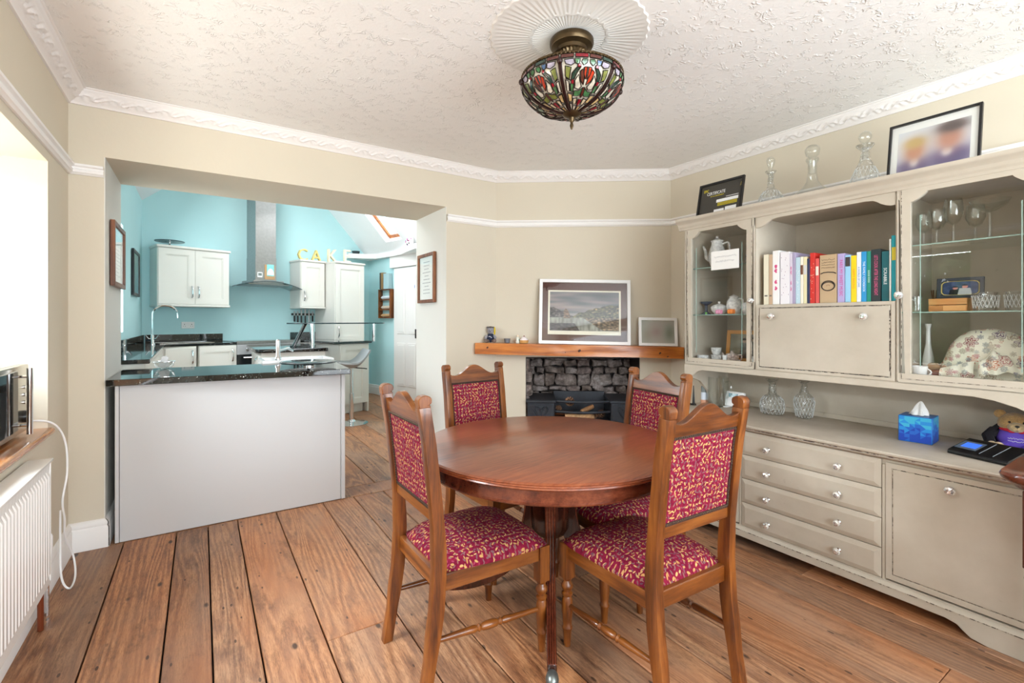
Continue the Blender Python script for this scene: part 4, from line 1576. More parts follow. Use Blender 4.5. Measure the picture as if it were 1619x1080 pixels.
framed('framed_certificate', 'brown wood framed certificate on the left jamb of the kitchen opening', 'picture', (JL + 0.008, 3.50, 1.425), PI / 2, 0.455, 0.375, 0.026, 0.022, wood('frame_wood', c(96, 52, 26), c(136, 80, 44), c(166, 104, 62), 'z', 0.4), cert_left)
# frame on the right jamb seen face on from the dining room
framed('framed_certificate', 'brown wood framed certificate on the right jamb of the kitchen opening', 'picture', (JR - 0.008, 3.885, 1.375), -PI / 2, 0.345, 0.41, 0.026, 0.022, bpy.data.materials['frame_wood'],
       lambda t, y: (text_lines(t, y, 0.18, 0.08, 0.08, 0.34, 10, M['ink'], 9), None))
framed('black_framed_picture', 'thin black framed picture on the aqua left kitchen wall', 'picture', (-0.593, 6.18, 1.49), PI / 2, 0.56, 0.48, 0.03, 0.02, M['blackframe'],
       lambda t, y: picture_print('print', 0.50, 0.42, 12, 10, lambda u, v_: c(120 + 60 * v_, 176 + 40 * v_, 176 + 40 * u), M['print'], t, (0.28, y, 0.03), (0, 0, 0)))

# ================================================================== DINING TABLE
TC = (1.232, 1.587)
TZ, TR = 0.715, 0.537
t = thing('dining_table', 'round reddish mahogany pedestal table in the middle of the dining room', 'table', (TC[0], TC[1], 0), math.radians(10))
p = MB()
p.lathe([(0.0, TZ), (TR - 0.012, TZ), (TR - 0.006, TZ - 0.002), (TR - 0.001, TZ - 0.005), (TR - 0.003, TZ - 0.0085), (TR, TZ - 0.012), (TR - 0.003, TZ - 0.0155), (TR - 0.001, TZ - 0.020), (TR - 0.010, TZ - 0.026), (0.0, TZ - 0.026)], 96)
tt = p.build('table_top', M['mahog'], t, (0, 0, 0), (0, 0, 0), 0, 1, 25)
p = MB()
p.lathe([(TR - 0.050, TZ - 0.026), (TR - 0.032, TZ - 0.026), (TR - 0.032, TZ - 0.072), (TR - 0.028, TZ - 0.076), (TR - 0.031, TZ - 0.082), (TR - 0.050, TZ - 0.082), (TR - 0.050, TZ - 0.026)], 96, (0, 0, 0), 'z', False)
p.build('apron', M['mahogrim'], t)
p = MB()
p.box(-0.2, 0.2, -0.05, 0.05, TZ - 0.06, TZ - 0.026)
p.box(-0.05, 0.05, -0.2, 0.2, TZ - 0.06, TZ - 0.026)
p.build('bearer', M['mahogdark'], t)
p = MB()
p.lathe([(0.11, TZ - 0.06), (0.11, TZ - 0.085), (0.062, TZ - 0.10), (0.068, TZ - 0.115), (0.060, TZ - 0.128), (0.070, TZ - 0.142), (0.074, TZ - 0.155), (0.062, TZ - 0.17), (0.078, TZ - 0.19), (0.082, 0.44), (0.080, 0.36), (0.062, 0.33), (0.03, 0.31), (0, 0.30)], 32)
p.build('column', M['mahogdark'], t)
# four reeded sabre legs with lion-paw castors
for i in range(4):
    an = math.radians(45 + 90 * i - 10 + [12, 6, 8, 15][i])
    p = MB()
    fr, ws, ts = [], [], []
    for k in range(15):
        u = k / 14
        ph = u * PI / 2
        r = 0.06 + 0.40 * (1 - math.cos(ph))
        z = 0.49 - 0.405 * math.sin(ph) ** 0.95
        tx, tz = 0.40 * math.sin(ph) + 0.05, -0.405 * math.cos(ph) - 0.03
        ln = math.hypot(tx, tz)
        fr.append(((r, 0, z), (0, 1, 0), (-tz / ln, 0, tx / ln)))
        ws.append(0.046 - 0.014 * u)
        ts.append(0.085 - 0.047 * u)
    p.ribbon(fr, ws, ts)
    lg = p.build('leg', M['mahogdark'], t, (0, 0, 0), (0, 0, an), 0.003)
    p = MB()
    for q_ in (-0.36, -0.12, 0.12, 0.36):
        p.tube([Vector(f[0]) + Vector(f[2]) * (ts[k] / 2) + Vector((0, ws[k] * q_, 0)) for k, f in enumerate(fr)], [w_ * 0.11 for w_ in ws], 6)
    p.build('reeding', M['mahogrim'], lg)
    p = MB()
    p.ball((0.475, 0, 0.066), 0.032, 0.022, 0.026, 12, 8)
    for q_ in (-1, 0, 1):
        p.ball((0.502, 0.013 * q_, 0.056 - 0.003 * abs(q_)), 0.020, 0.0085, 0.016, 8, 6)
    p.build('paw_cap', flat(120, 126, 124, 0.35, 0.8), lg)
    p = MB()
    p.lathe([(0.0, -0.011), (0.018, -0.011), (0.023, -0.006), (0.023, 0.006), (0.018, 0.011), (0, 0.011)], 16, (0.487, 0, 0.0235), 'y')
    p.build('castor', flat(92, 98, 98, 0.4, 0.8), lg)


# ================================================================== CHAIRS
def chair_post_y(z):
    pts = [(0.0, -0.265), (0.12, -0.245), (0.28, -0.222), (0.42, -0.214), (0.52, -0.216), (0.65, -0.228), (0.80, -0.245), (0.98, -0.272)]
    for (z0, y0), (z1, y1) in zip(pts[:-1], pts[1:]):
        if z <= z1:
            u = (z - z0) / (z1 - z0)
            u = u * u * (3 - 2 * u) * 0.35 + u * 0.65
            return y0 + (y1 - y0) * u
    return pts[-1][1]


def make_chair(label, group):
    t = thing('dining_chair', label, 'chair', (0, 0, 0), 0, group)
    PX = 0.178
    for s_ in (-1, 1):
        p = MB()
        fr, ts = [], []
        zs = [0.0, 0.06, 0.12, 0.2, 0.28, 0.36, 0.42, 0.48, 0.56, 0.65, 0.74, 0.82, 0.90, 0.945]
        for z in zs:
            fr.append(((PX * s_, chair_post_y(z), z), (1, 0, 0), (0, 1, 0.05)))
            ts.append(0.036 if z < 0.2 else (0.046 if z < 0.5 else 0.040))
        p.ribbon(fr, 0.034, ts)
        po = p.build('back_post', M['oak'], t, (0, 0, 0), (0, 0, 0), 0.004, 2)
        p = MB()
        y = chair_post_y(0.955)
        p.prism([(y - 0.018, 0.943), (y + 0.022, 0.943), (y + 0.022, 0.950), (y + 0.016, 0.953), (y + 0.024, 0.957), (y + 0.025, 0.968)] + [(y + 0.002 + 0.023 * math.cos(PI * i / 8), 0.968 + 0.016 * math.sin(PI * i / 8)) for i in range(1, 8)] + [(y - 0.022, 0.968)], PX * s_ - 0.0175, PX * s_ + 0.0175, 'x')
        p.build('finial', M['oak'], po, (0, 0, 0), (0, 0, 0), 0.003)
        # turned front leg
        p = MB()
        p.box(-0.021, 0.021, -0.021, 0.021, 0.262, 0.392)
        prof = [(0.0, 0.0), (0.012, 0.0), (0.014, 0.03), (0.017, 0.062), (0.020, 0.068), (0.020, 0.074), (0.016, 0.080), (0.018, 0.10), (0.0215, 0.135), (0.022, 0.165), (0.018, 0.185), (0.016, 0.19), (0.021, 0.196), (0.021, 0.203), (0.014, 0.209), (0.018, 0.216), (0.023, 0.226), (0.023, 0.234), (0.017, 0.243), (0.014, 0.250), (0.019, 0.256), (0.020, 0.263), (0.0, 0.264)]
        p.lathe(prof, 18)
        lg = p.build('front_leg', M['oak'], t, (0.192 * s_, 0.195, 0), (0, 0, 0), 0, 1, 40)
        # side stretcher with a turned middle
        p = MB()
        a_, b2 = Vector((0.192 * s_, 0.185, 0.158)), Vector((PX * s_, chair_post_y(0.185), 0.183))
        L = (b2 - a_).length
        sp = [(0.008, 0), (0.012, 0.30), (0.013, 0.36), (0.009, 0.385), (0.014, 0.40), (0.009, 0.42), (0.0135, 0.44), (0.0150, 0.5), (0.0135, 0.56), (0.009, 0.58), (0.014, 0.60), (0.009, 0.615), (0.013, 0.64), (0.012, 0.70), (0.008, 1.0)]
        p.tube([a_.lerp(b2, u) for r, u in sp], [r for r, u in sp], 12)
        p.build('stretcher', M['oaky'], t)
        # side seat rail
        p = MB()
        a_, b2 = Vector((0.192 * s_, 0.195, 0.366)), Vector((PX * s_, -0.20, 0.366))
        d = (b2 - a_).normalized()
        p.ribbon([(a_, (d.y, -d.x, 0), (0, 0, 1)), (b2, (d.y, -d.x, 0), (0, 0, 1))], 0.024, 0.056)
        p.build('seat_rail', M['oaky'], t, (0, 0, 0), (0, 0, 0), 0.003)
    for y, w in ((0.203, 0.35), (-0.208, 0.325)):
        p = MB()
        p.box(-w / 2, w / 2, y - 0.012, y + 0.012, 0.338, 0.394)
        p.build('seat_rail', M['oakx'], t, (0, 0, 0), (0, 0, 0), 0.003)
    # stuffed seat
    p = MB()

    def seat(u, v_):
        x, y = 2 * u - 1, 2 * v_ - 1
        hw = 0.183 + 0.030 * (v_) + 0.004
        r = max(abs(x), abs(y))
        e = (abs(x) ** 6 + abs(y) ** 6) ** (1 / 6) if r > 0 else 0
        k = r / e if e > 0 else 1
        prof = (1 - min(1, e) ** 5)
        z = 0.397 + 0.034 * prof ** 0.45 + 0.026 * (1 - x * x) * (1 - y * y)
        yy = -0.203 + 0.425 * (0.5 + 0.5 * y * (k ** 0.5))
        return (hw * x * (k ** 0.5), yy, z)
    p.grid(seat, 26, 26)
    n0 = len(p.v)
    ring = [i for i in range(27)] + [27 * j + 26 for j in range(1, 27)] + [26 * 27 + i for i in range(25, -1, -1)] + [27 * j for j in range(25, 0, -1)]
    lo = [(p.v[i][0] * 0.985, p.v[i][1] * 0.985, 0.388) for i in ring]
    base = p.add(lo, [])
    m = len(ring)
    for i in range(m):
        k = (i + 1) % m
        p.f.append((ring[i], ring[k], base + k, base + i))
        p.m.append(0)
    p.f.append(tuple(base + i for i in range(m)))
    p.m.append(0)
    p.build('seat_cushion', M['seat'], t, (0, 0, 0), (0, 0, 0), 0, 1, 70)
    # arched crest rail
    p = MB()
    top = []
    W = PX - 0.016
    for i in range(25):
        x = -W + 2 * W * i / 24
        q_ = abs(x) / W
        hump = 0.5 + 0.5 * math.cos(PI * min(1, q_ / 0.78))
        top.append((x, 0.922 + 0.054 * hump + 0.010 * max(0, (q_ - 0.85) / 0.15) ** 1.5))
    poly = [(-W, 0.882), (W, 0.882)] + top[::-1]
    p.prism(poly, -0.012, 0.012, 'y')
    for i, (x, y, z) in enumerate(p.v):
        p.v[i] = (x, y + chair_post_y(z) + 0.002, z)
    p.build('crest_rail', M['oakx'], t, (0, 0, 0), (0, 0, 0), 0.002)
    p = MB()
    y = chair_post_y(0.582)
    p.box(-PX + 0.016, PX - 0.016, y - 0.010, y + 0.014, 0.562, 0.602)
    p.build('lower_back_rail', M['oakx'], t, (0, 0, 0), (0, 0, 0), 0.003)
    # stuffed back panel, cloth on both faces
    p = MB()
    Z0, Z1, HW = 0.600, 0.884, PX - 0.0165

    def bk(sgn):
        def f(u, v_):
            x = (2 * u - 1) * HW
            z = Z0 + (Z1 - Z0) * v_
            d = 0.008 + 0.011 * (1 - (2 * u - 1) ** 4) * (1 - (2 * v_ - 1) ** 4) * (1.0 if sgn > 0 else 0.35)
            return (x, chair_post_y(z) + 0.002 + sgn * d, z)
        return f
    p.grid(bk(1), 14, 14)
    p.grid(bk(-1), 14, 14)
    p.build('back_panel', M['back'], t)
    # braid and nails around the back panel, front and back
    br = MB()
    nl = MB()
    for sgn in (-1, 1):
        def on(x, z, off):
            return Vector((x, chair_post_y(z) + 0.002 + sgn * off, z))
        I = HW - 0.005
        segs = [[(-I, Z1 - 0.005), (I, Z1 - 0.005)], [(-I, Z0 + 0.005), (I, Z0 + 0.005)], [(-I, Z0 + 0.005), (-I, Z1 - 0.005)], [(I, Z0 + 0.005), (I, Z1 - 0.005)]]
        for (x0, z0), (x1, z1) in segs:
            fr = []
            for i in range(9):
                x, z = x0 + (x1 - x0) * i / 8, z0 + (z1 - z0) * i / 8
                hor = abs(x1 - x0) > abs(z1 - z0)
                fr.append((on(x, z, 0.009), (0, 0, 1) if hor else (1, 0, 0), (0, sgn, 0)))
            br.ribbon(fr, 0.011, 0.005)
            n_ = int(max(abs(x1 - x0), abs(z1 - z0)) / 0.0095)
            for i in range(n_ + 1):
                x, z = x0 + (x1 - x0) * i / n_, z0 + (z1 - z0) * i / n_
                c0 = on(x, z, 0.0113)
                r = 0.0036
                k = nl.add([c0 + Vector((r * math.cos(2 * PI * j / 6), 0, r * math.sin(2 * PI * j / 6))) for j in range(6)] + [c0 + Vector((0, sgn * 0.0028, 0))], [(j, (j + 1) % 6, 6) for j in range(6)])
    br.build('braid', M['gimp'], t)
    stuff(nl.build('trim_nails', M['nail'], t))
    return t


CH = [
    ((0.860, 1.603), -89.7, 'oak dining chair with leaf-patterned maroon seat, left of the table facing right'),
    ((1.339, 1.180), -1.9, 'oak dining chair nearest the viewer, its red upholstered back turned to us'),
    ((1.312, 2.098), 185.0, 'oak dining chair behind the table, in front of the white pier'),
    ((1.587, 1.568), 82.4, 'oak dining chair behind the table, in front of the fireplace and dresser'),
]
proto = make_chair(CH[0][2], 'dining chairs around the table')
for i, ((x, y), a, lb) in enumerate(CH):
    o = proto if i == 0 else copy_tree(proto)
    o.location = (x, y, 0)
    o.rotation_euler = (0, 0, math.radians(a))
    o['label'] = lb
    if i == 1:
        o.scale = (1, 1, 0.987)

# ================================================================== FIREPLACE: grate, logs, mantel shelf and what stands on it
def CT(t_, off, z=0.0):
    n = Vector((CU.y, -CU.x, 0))
    return C1 + CU * t_ + n * off + Vector((0, 0, z))


g = thing('fire_grate', 'black cast-iron hob grate with two square hobs inside the stone fireplace', 'fireplace', CT(0, 0), CANG)
for t0, t1 in ((0.249, 0.495), (0.930, 1.176)):
    p = MB()
    p.box(t0 + 0.012, t1 - 0.012, -0.035, 0.35, 0.0, 0.555)
    hb = p.build('hob', M['iron'], g, (0, 0, 0), (0, 0, 0), 0.004)
    p = MB()
    p.box(t0, t1, -0.05, 0.36, 0.553, 0.575)
    p.build('hob_plate', M['iron'], hb, (0, 0, 0), (0, 0, 0), 0.005)
    p = MB()
    frame_ring(p, t0 + 0.025, t1 - 0.025, 0.20, 0.535, 0.012, -0.043, -0.034)
    p.build('panel_moulding', M['iron'], hb)
    p = MB()
    cx_ = (t0 + t1) / 2
    for s_ in (-1, 1):
        p.tube([(cx_ + s_ * x, -0.042, z) for x, z in ((0.0, 0.42), (0.03, 0.455), (0.055, 0.50), (0.045, 0.522), (0.022, 0.515), (0.012, 0.50), (0.02, 0.492))], 0.006, 6)
        p.tube([(cx_ + s_ * x, -0.042, z) for x, z in ((0.0, 0.42), (0.02, 0.40), (0.03, 0.37), (0.015, 0.355))], 0.005, 6)
    p.tube([(cx_, -0.042, 0.42), (cx_, -0.042, 0.505)], 0.006, 6)
    p.build('scroll_ornament', M['iron'], hb)
p = MB()
p.box(0.49, 0.935, 0.30, 0.33, 0.2, 0.60)
p.build('back_plate', M['iron'], g)
for z, bow in ((0.562, 0.05), (0.478, 0.055), (0.40, 0.055)):
    p = MB()
    p.tube([(0.49 + 0.445 * i / 16, -0.005 - bow * math.sin(PI * i / 16), z) for i in range(17)], 0.0115, 8)
    p.build('grate_bar', M['iron'], g)
p = MB()
p.box(0.49, 0.935, -0.02, 0.30, 0.392, 0.404)
p.build('grate_floor', M['iron'], g)
logs = [((0.69, 0.02, 0.440), 0.020, 0.24, 0.06, (190, 150, 110), 'pale split log lying across the front of the fire grate'),
        ((0.76, 0.10, 0.485), 0.019, 0.12, 0.9, (176, 130, 90), 'short log stood at an angle behind the front log'),
        ((0.57, 0.10, 0.450), 0.022, 0.16, -0.4, (120, 72, 44), 'dark brown log at the left of the fire grate')]
for (t_, o_, z), r, L, a, col, lb in logs:
    p = MB()
    p.lathe([(0, -L / 2), (r * 0.9, -L / 2), (r, -L / 2 + 0.004), (r * 1.05, 0), (r * 0.95, L / 2 - 0.003), (r * 0.85, L / 2), (0, L / 2)], 12, (0, 0, 0), 'x', True, lambda an, h: 1 + 0.08 * math.sin(3 * an + h * 20))
    tag(p.build('log', plain('log_%d' % col[0], c(*col), 0.85, 0, 0.3, 0, 0.35, 40, 0.5), None, CT(t_, -o_ + 0.03, z), (0, -0.35 if a == 0.9 else 0.0, CANG + a * 0.5)), lb, 'log', 'logs in the grate')
cones = [((0.615, 0.02, 0.555), 0.036, 'large pine cone at the top left of the fire grate'), ((0.86, 0.01, 0.455), 0.034, 'pine cone at the right end of the fire grate'), ((0.80, 0.0, 0.446), 0.028, 'pine cone left of the pine cone at the right end of the grate'), ((0.52, 0.0, 0.505), 0.024, 'small pine cone on the left log of the fire grate')]
for (t_, o_, z), r, lb in cones:
    cn = thing('pine_cone', lb, 'pine cone', CT(t_, -o_, z), CANG + t_ * 9, 'pine cones in the grate')
    p = MB()
    p.ball((0, 0, 0), r * 0.7, r * 0.7, r * 0.95, 10, 7)
    p.build('core', flat(70, 46, 34, 0.8), cn)
    p = MB()
    for k in range(44):
        u = (k + 0.5) / 44
        an = k * 2.399
        z_ = r * (1 - 2 * u)
        rr = math.sqrt(max(0.05, 1 - (1 - 2 * u) ** 2)) * r * 0.72
        d = Vector((math.cos(an), math.sin(an), 0.25))
        s_ = Vector((-math.sin(an), math.cos(an), 0))
        c0 = Vector((math.cos(an) * rr, math.sin(an) * rr, z_))
        w_ = r * 0.24
        p.add([c0 - s_ * w_, c0 + s_ * w_, c0 + d * r * 0.38 + s_ * w_ * 0.6 + Vector((0, 0, 0.1 * r)), c0 + d * r * 0.38 - s_ * w_ * 0.6 + Vector((0, 0, 0.1 * r)), c0 + Vector((0, 0, -w_ * 0.5))], [(0, 1, 2, 3), (0, 4, 1), (4, 3, 2), (0, 3, 4), (1, 4, 2)])
    p.build('scales', flat(150, 112, 84, 0.8), cn, (0, 0, 0), (1.2, 0, 0))
for t_, lb in ((0.585, 'round pale log end below the left of the grate bars'), (0.865, 'round pale log end below the right of the grate bars')):
    p = MB()
    p.lathe([(0, -0.03), (0.030, -0.03), (0.034, -0.025), (0.034, 0.08), (0, 0.08)], 16, (0, 0, 0), 'y', True, lambda an, h: 1 + 0.05 * math.sin(4 * an))
    e_ = p.build('log_end', plain('cut_log_%d' % int(t_ * 100), c(182, 148, 112), 0.85, 0, 0.3, 0, 0.3, 60), None, CT(t_, 0.0, 0.325 if t_ < 0.6 else 0.305), (0, 0, CANG))
    tag(e_, lb, 'log', 'log ends under the grate')
hs = MB()
hs.box(0.50, 0.93, -0.02, 0.30, 0.0, 0.27)
hs.build('ash_pan', M['iron'], g)

# pine beam mantel shelf, leaning slightly down to the right
MT = -1.08
mt = thing('mantel_shelf', 'thick orange pine beam shelf above the fireplace', 'shelf', CT(-0.155, 0.0, 1.047), CANG)
mt.rotation_euler = (0, math.radians(1.08), CANG)
p = MB()
nseg = 30


def beam(u, v_):
    x = u * 1.645
    k = v_ * 4
    wob = 0.004 * noise.noise((x * 3.1, k, 1.7)) + 0.003 * noise.noise((x * 9.0, k * 2, 4.0))
    corners = [(0.0, 0.0), (-0.152, 0.0), (-0.152, -0.089), (0.0, -0.089), (0.0, 0.0)]
    i = min(3, int(k))
    f = k - i
    y = corners[i][0] * (1 - f) + corners[i + 1][0] * f
    z = corners[i][1] * (1 - f) + corners[i + 1][1] * f
    if y < -0.14:
        y -= wob
        z += wob * (1 if z < -0.01 else 0.0)
    return (x, y, z)


p.grid(beam, nseg, 16)
p.f += [tuple(j * (nseg + 1) for j in range(16)), tuple(j * (nseg + 1) + nseg for j in range(15, -1, -1))]
p.m += [0, 0]
p.build('beam', M['pine'], mt, (0, 0, 0), (0, 0, 0), 0, 1, 30)
for x, z, r in ((0.10, -0.035, 0.008), (0.83, -0.045, 0.011), (1.46, -0.05, 0.009), (1.52, -0.075, 0.006), (0.72, -0.06, 0.004)):
    p = MB()
    p.lathe([(r, 0.0), (r * 0.8, -0.0025), (0, -0.003)], 12, (0, 0, 0), 'y', False, lambda an, h: 1 + 0.2 * math.sin(2 * an))
    p.build('knot', flat(70, 34, 16, 0.6), mt, (x, -0.1545, z))


def MZ(t_):
    return 1.0475 - math.tan(math.radians(1.08)) * (t_ + 0.155)


# landscape print in a white frame with a brown mount
def gorge(u, v_):
    n1 = noise.noise((u * 6, v_ * 9, 0.3))
    n2 = noise.noise((u * 26, v_ * 30, 2.1))
    n3 = noise.noise((u * 3.0, v_ * 14, 7.7))
    hill_r = 0.36 + 0.30 * max(0, min(1, (u - 0.34) / 0.5)) ** 0.7 + 0.035 * noise.noise((u * 13, 0, 1)) - 0.02 * max(0, u - 0.85)
    hill_l = 0.60 - 0.85 * max(0, u - 0.06) + 0.05 * noise.noise((u * 17, 3, 2))
    castle = 0.20 < u < 0.30 and v_ < 0.57 - 6 * abs(u - 0.235) ** 1.5 * 2 and v_ > 0.32
    sky = Vector((0.60, 0.58, 0.60)) + Vector((0.09, 0.06, 0.05)) * n3 * 2.6 + Vector((0.30, 0.24, 0.16)) * max(0, 0.80 - v_) + Vector((0.16, 0.14, 0.12)) * noise.noise((u * 2.2 + v_ * 2.5, v_ * 7, 3.3))
    if v_ > max(hill_r if u > 0.33 else 0, hill_l if u < 0.36 else 0, 0.34) and not castle:
        q = sky * 0.80
    elif castle:
        q = Vector((0.50, 0.40, 0.34)) * (0.85 + 0.6 * n2)
    elif v_ > 0.34:
        q = (Vector((0.36, 0.34, 0.24)) if u > 0.33 else Vector((0.36, 0.33, 0.33))) * (0.85 + 0.9 * n2 + 0.4 * n1)
        if 0.45 < v_ < 0.60 and u > 0.5 and n2 > 0.34:
            q = Vector((0.66, 0.56, 0.42))
        q = q * (0.62 + 0.5 * noise.noise((u * 60, v_ * 60, 4)) + 0.3)
    else:
        bank = 0.34 - 0.75 * (u - 0.52)
        if u < 0.30 + 0.4 * (0.34 - v_) and v_ < 0.20:
            q = Vector((0.25, 0.22, 0.22)) * (0.9 + 0.9 * n2)
        elif u > 0.60 + 0.9 * (0.20 - v_) and v_ > 0.02:
            q = Vector((0.50, 0.42, 0.34)) * (0.8 + 0.9 * n2 + 0.3 * n1)
        else:
            q = Vector((0.62, 0.62, 0.58)) * (0.85 + 0.35 * noise.noise((u * 30, v_ * 5, 1)))
    q = Vector((max(0.03, min(1, x)) for x in q))
    return (q.x ** 2.2, q.y ** 2.2, q.z ** 2.2, 1)


def pic_parts(t, y):
    p = MB()
    p.box(0.072, 0.658, y - 0.0012, y - 0.0004, 0.078, 0.44)
    p.build('paper_border', flat(238, 232, 214), t)
    picture_print('print', 0.556, 0.318, 150, 90, gorge, M['print'], t, (0.365, y - 0.0022, 0.109), (0, 0, 0))


framed('framed_landscape', 'white framed river and castle landscape print with brown mount leaning on the mantel', 'picture', CT(0.352, 0.085, MZ(0.352) + 0.001), CANG, 0.735, 0.530, 0.026, 0.02, M['whiteplastic'], pic_parts, math.radians(-7), 0, flat(84, 46, 38, 0.7), None, True, 0.0188)


def blur_small(u, v_):
    q = Vector((0.72, 0.70, 0.68)) + Vector((0.0, 0.08, 0.06)) * max(0, 0.4 - u) - Vector((0.22, 0.16, 0.20)) * math.exp(-((u - 0.85) ** 2 / 0.02 + (v_ - 0.45) ** 2 / 0.12)) - Vector((0.1, 0.22, 0.2)) * 0.45 * math.exp(-((u - 0.45) ** 2 / 0.03 + (v_ - 0.5) ** 2 / 0.05)) - Vector((0.12, 0.16, 0.2)) * 0.5 * math.exp(-((u - 0.18) ** 2 / 0.02 + (v_ - 0.35) ** 2 / 0.1))
    return tuple(x ** 2.2 for x in q) + (1,)


framed('framed_photo', 'small white framed blurred colour photo at the right end of the mantel', 'picture', CT(1.152, 0.085, MZ(1.152) + 0.001), CANG, 0.305, 0.228, 0.022, 0.018, M['whiteplastic'],
       lambda t, y: picture_print('print', 0.262, 0.185, 24, 18, blur_small, M['print'], t, (0.1525, y - 0.001, 0.0215), (0, 0, 0)), math.radians(-9), 0, None, None, True, 0.0188)

# little figures on the mantel
f = thing('toy_bear', 'small grey toy bear in a navy jumper with a yellow scarf on the mantel', 'toy', CT(-0.037, 0.075, MZ(-0.04) + 0.001), CANG)
p = MB()
p.ball((0, 0, 0.040), 0.034, 0.028, 0.038)
p.build('jumper', flat(34, 42, 66, 0.9), f)
p = MB()
p.ball((0, -0.004, 0.098), 0.029, 0.026, 0.027)
p.ball((0, -0.026, 0.090), 0.012, 0.010, 0.009, 10, 6)
for s_ in (-1, 1):
    p.ball((0.024 * s_, 0.0, 0.122), 0.010, 0.006, 0.010, 8, 6)
p.build('head', fur('grey_fur', c(160, 158, 166)), f)
p = MB()
for s_ in (-1, 1):
    p.ball((0.010 * s_, -0.028, 0.102), 0.003, 0.003, 0.003, 6, 4)
p.ball((0, -0.0365, 0.093), 0.004, 0.003, 0.003, 6, 4)
p.build('eyes_and_nose', M['black'], f)
p = MB()
for s_ in (-1, 1):
    p.tube([(0.026 * s_, -0.005, 0.056), (0.040 * s_, -0.018, 0.042), (0.038 * s_, -0.030, 0.030)], [0.011, 0.011, 0.009], 8)
p.build('arms', bpy.data.materials['grey_fur'], f)
p = MB()
for s_ in (-1, 1):
    p.tube([(0.018 * s_, -0.01, 0.016), (0.034 * s_, -0.038, 0.014)], [0.014, 0.014], 8)
    p.ball((0.036 * s_, -0.042, 0.017), 0.014, 0.009, 0.016, 8, 6)
p.build('legs', flat(116, 100, 92, 0.9), f)
p = MB()
p.lathe([(0.028, 0.0), (0.030, 0.006), (0.0, 0.012)], 14, (0, -0.002, 0.121))
p.build('cap', flat(92, 82, 78, 0.8), f)
p = MB()
p.ball((0.032, 0.0, 0.096), 0.008, 0.016, 0.034, 10, 7)
p.build('yellow_panel', flat(224, 196, 40, 0.7), f)
p = MB()
p.tube([(-0.014, -0.0285, 0.048), (-0.004, -0.0300, 0.052), (0.006, -0.0295, 0.044), (0.012, -0.0285, 0.040)], 0.0022, 5)
p.build('emblem', flat(220, 224, 230), f)
f = thing('tealight_holder', 'small grey metal tealight holder beside the toy bear', 'candle holder', CT(0.098, 0.08, MZ(0.10) + 0.001), CANG)
p = MB()
p.lathe([(0.018, 0), (0.023, 0.003), (0.025, 0.026), (0.028, 0.036), (0.026, 0.036), (0.022, 0.026), (0, 0.020)], 16)
p.build('cup', flat(132, 142, 154, 0.25, 0.6), f)
f = thing('china_figurine', 'tiny white and green china figure between tealight holder and cupcake', 'figurine', CT(0.183, 0.08, MZ(0.18) + 0.001), CANG)
p = MB()
p.lathe([(0.014, 0), (0.017, 0.01), (0.012, 0.03), (0.014, 0.042), (0.006, 0.052), (0, 0.053)], 12)
p.build('robe', flat(222, 226, 214, 0.3), f)
p = MB()
p.ball((0, 0, 0.058), 0.009, 0.009, 0.010, 10, 7)
p.build('head', flat(234, 214, 190, 0.4), f)
p = MB()
p.ball((0.012, -0.004, 0.02), 0.006, 0.006, 0.016, 8, 6)
p.build('green_wing', flat(90, 130, 118, 0.4), f)
f = thing('toy_cupcake', 'small wooden cupcake ornament with white icing and a red cherry', 'ornament', CT(0.235, 0.085, MZ(0.24) + 0.001), CANG)
p = MB()
p.lathe([(0.024, 0), (0.033, 0.003), (0.037, 0.026), (0.0, 0.028)], 18)
p.build('case', flat(206, 158, 92, 0.6), f)
p = MB()
p.lathe([(0.034, 0.026), (0.032, 0.034), (0.022, 0.040), (0.021, 0.045), (0.008, 0.054), (0, 0.055)], 16)
p.build('icing', flat(244, 232, 232, 0.5), f)
p = MB()
p.ball((0, 0, 0.058), 0.0055, 0.0055, 0.006, 8, 6)
p.build('cherry', flat(120, 30, 34, 0.3), f)

# ================================================================== RADIATOR, MICROWAVE, CABLE
RY0, RY1, RZ0, RZ1 = 1.15, 2.62, 0.165, 0.668
t = thing('radiator', 'white ribbed panel radiator below the window board on the left wall', 'radiator', (XL, 0, 0))
p = MB()
prof = []
nrib = 43
pit = (RY1 - RY0 - 0.05) / nrib
pts = [(RY0, 0.072), (RY0 + 0.025, 0.072)]
for i in range(nrib):
    y0 = RY0 + 0.025 + i * pit
    pts += [(y0 + pit * 0.12, 0.072), (y0 + pit * 0.28, 0.083), (y0 + pit * 0.72, 0.083), (y0 + pit * 0.88, 0.072)]
pts += [(RY1 - 0.025, 0.072), (RY1, 0.072)]
zz = [RZ0, RZ0 + 0.03, RZ0 + 0.05, RZ1 - 0.065, RZ1 - 0.045, RZ1 - 0.006]


def rib(i, j):
    y, d = pts[i]
    if j in (0, 1, 4, 5):
        d = 0.076 if j in (0, 5) else 0.074
    return (d, y, zz[j])


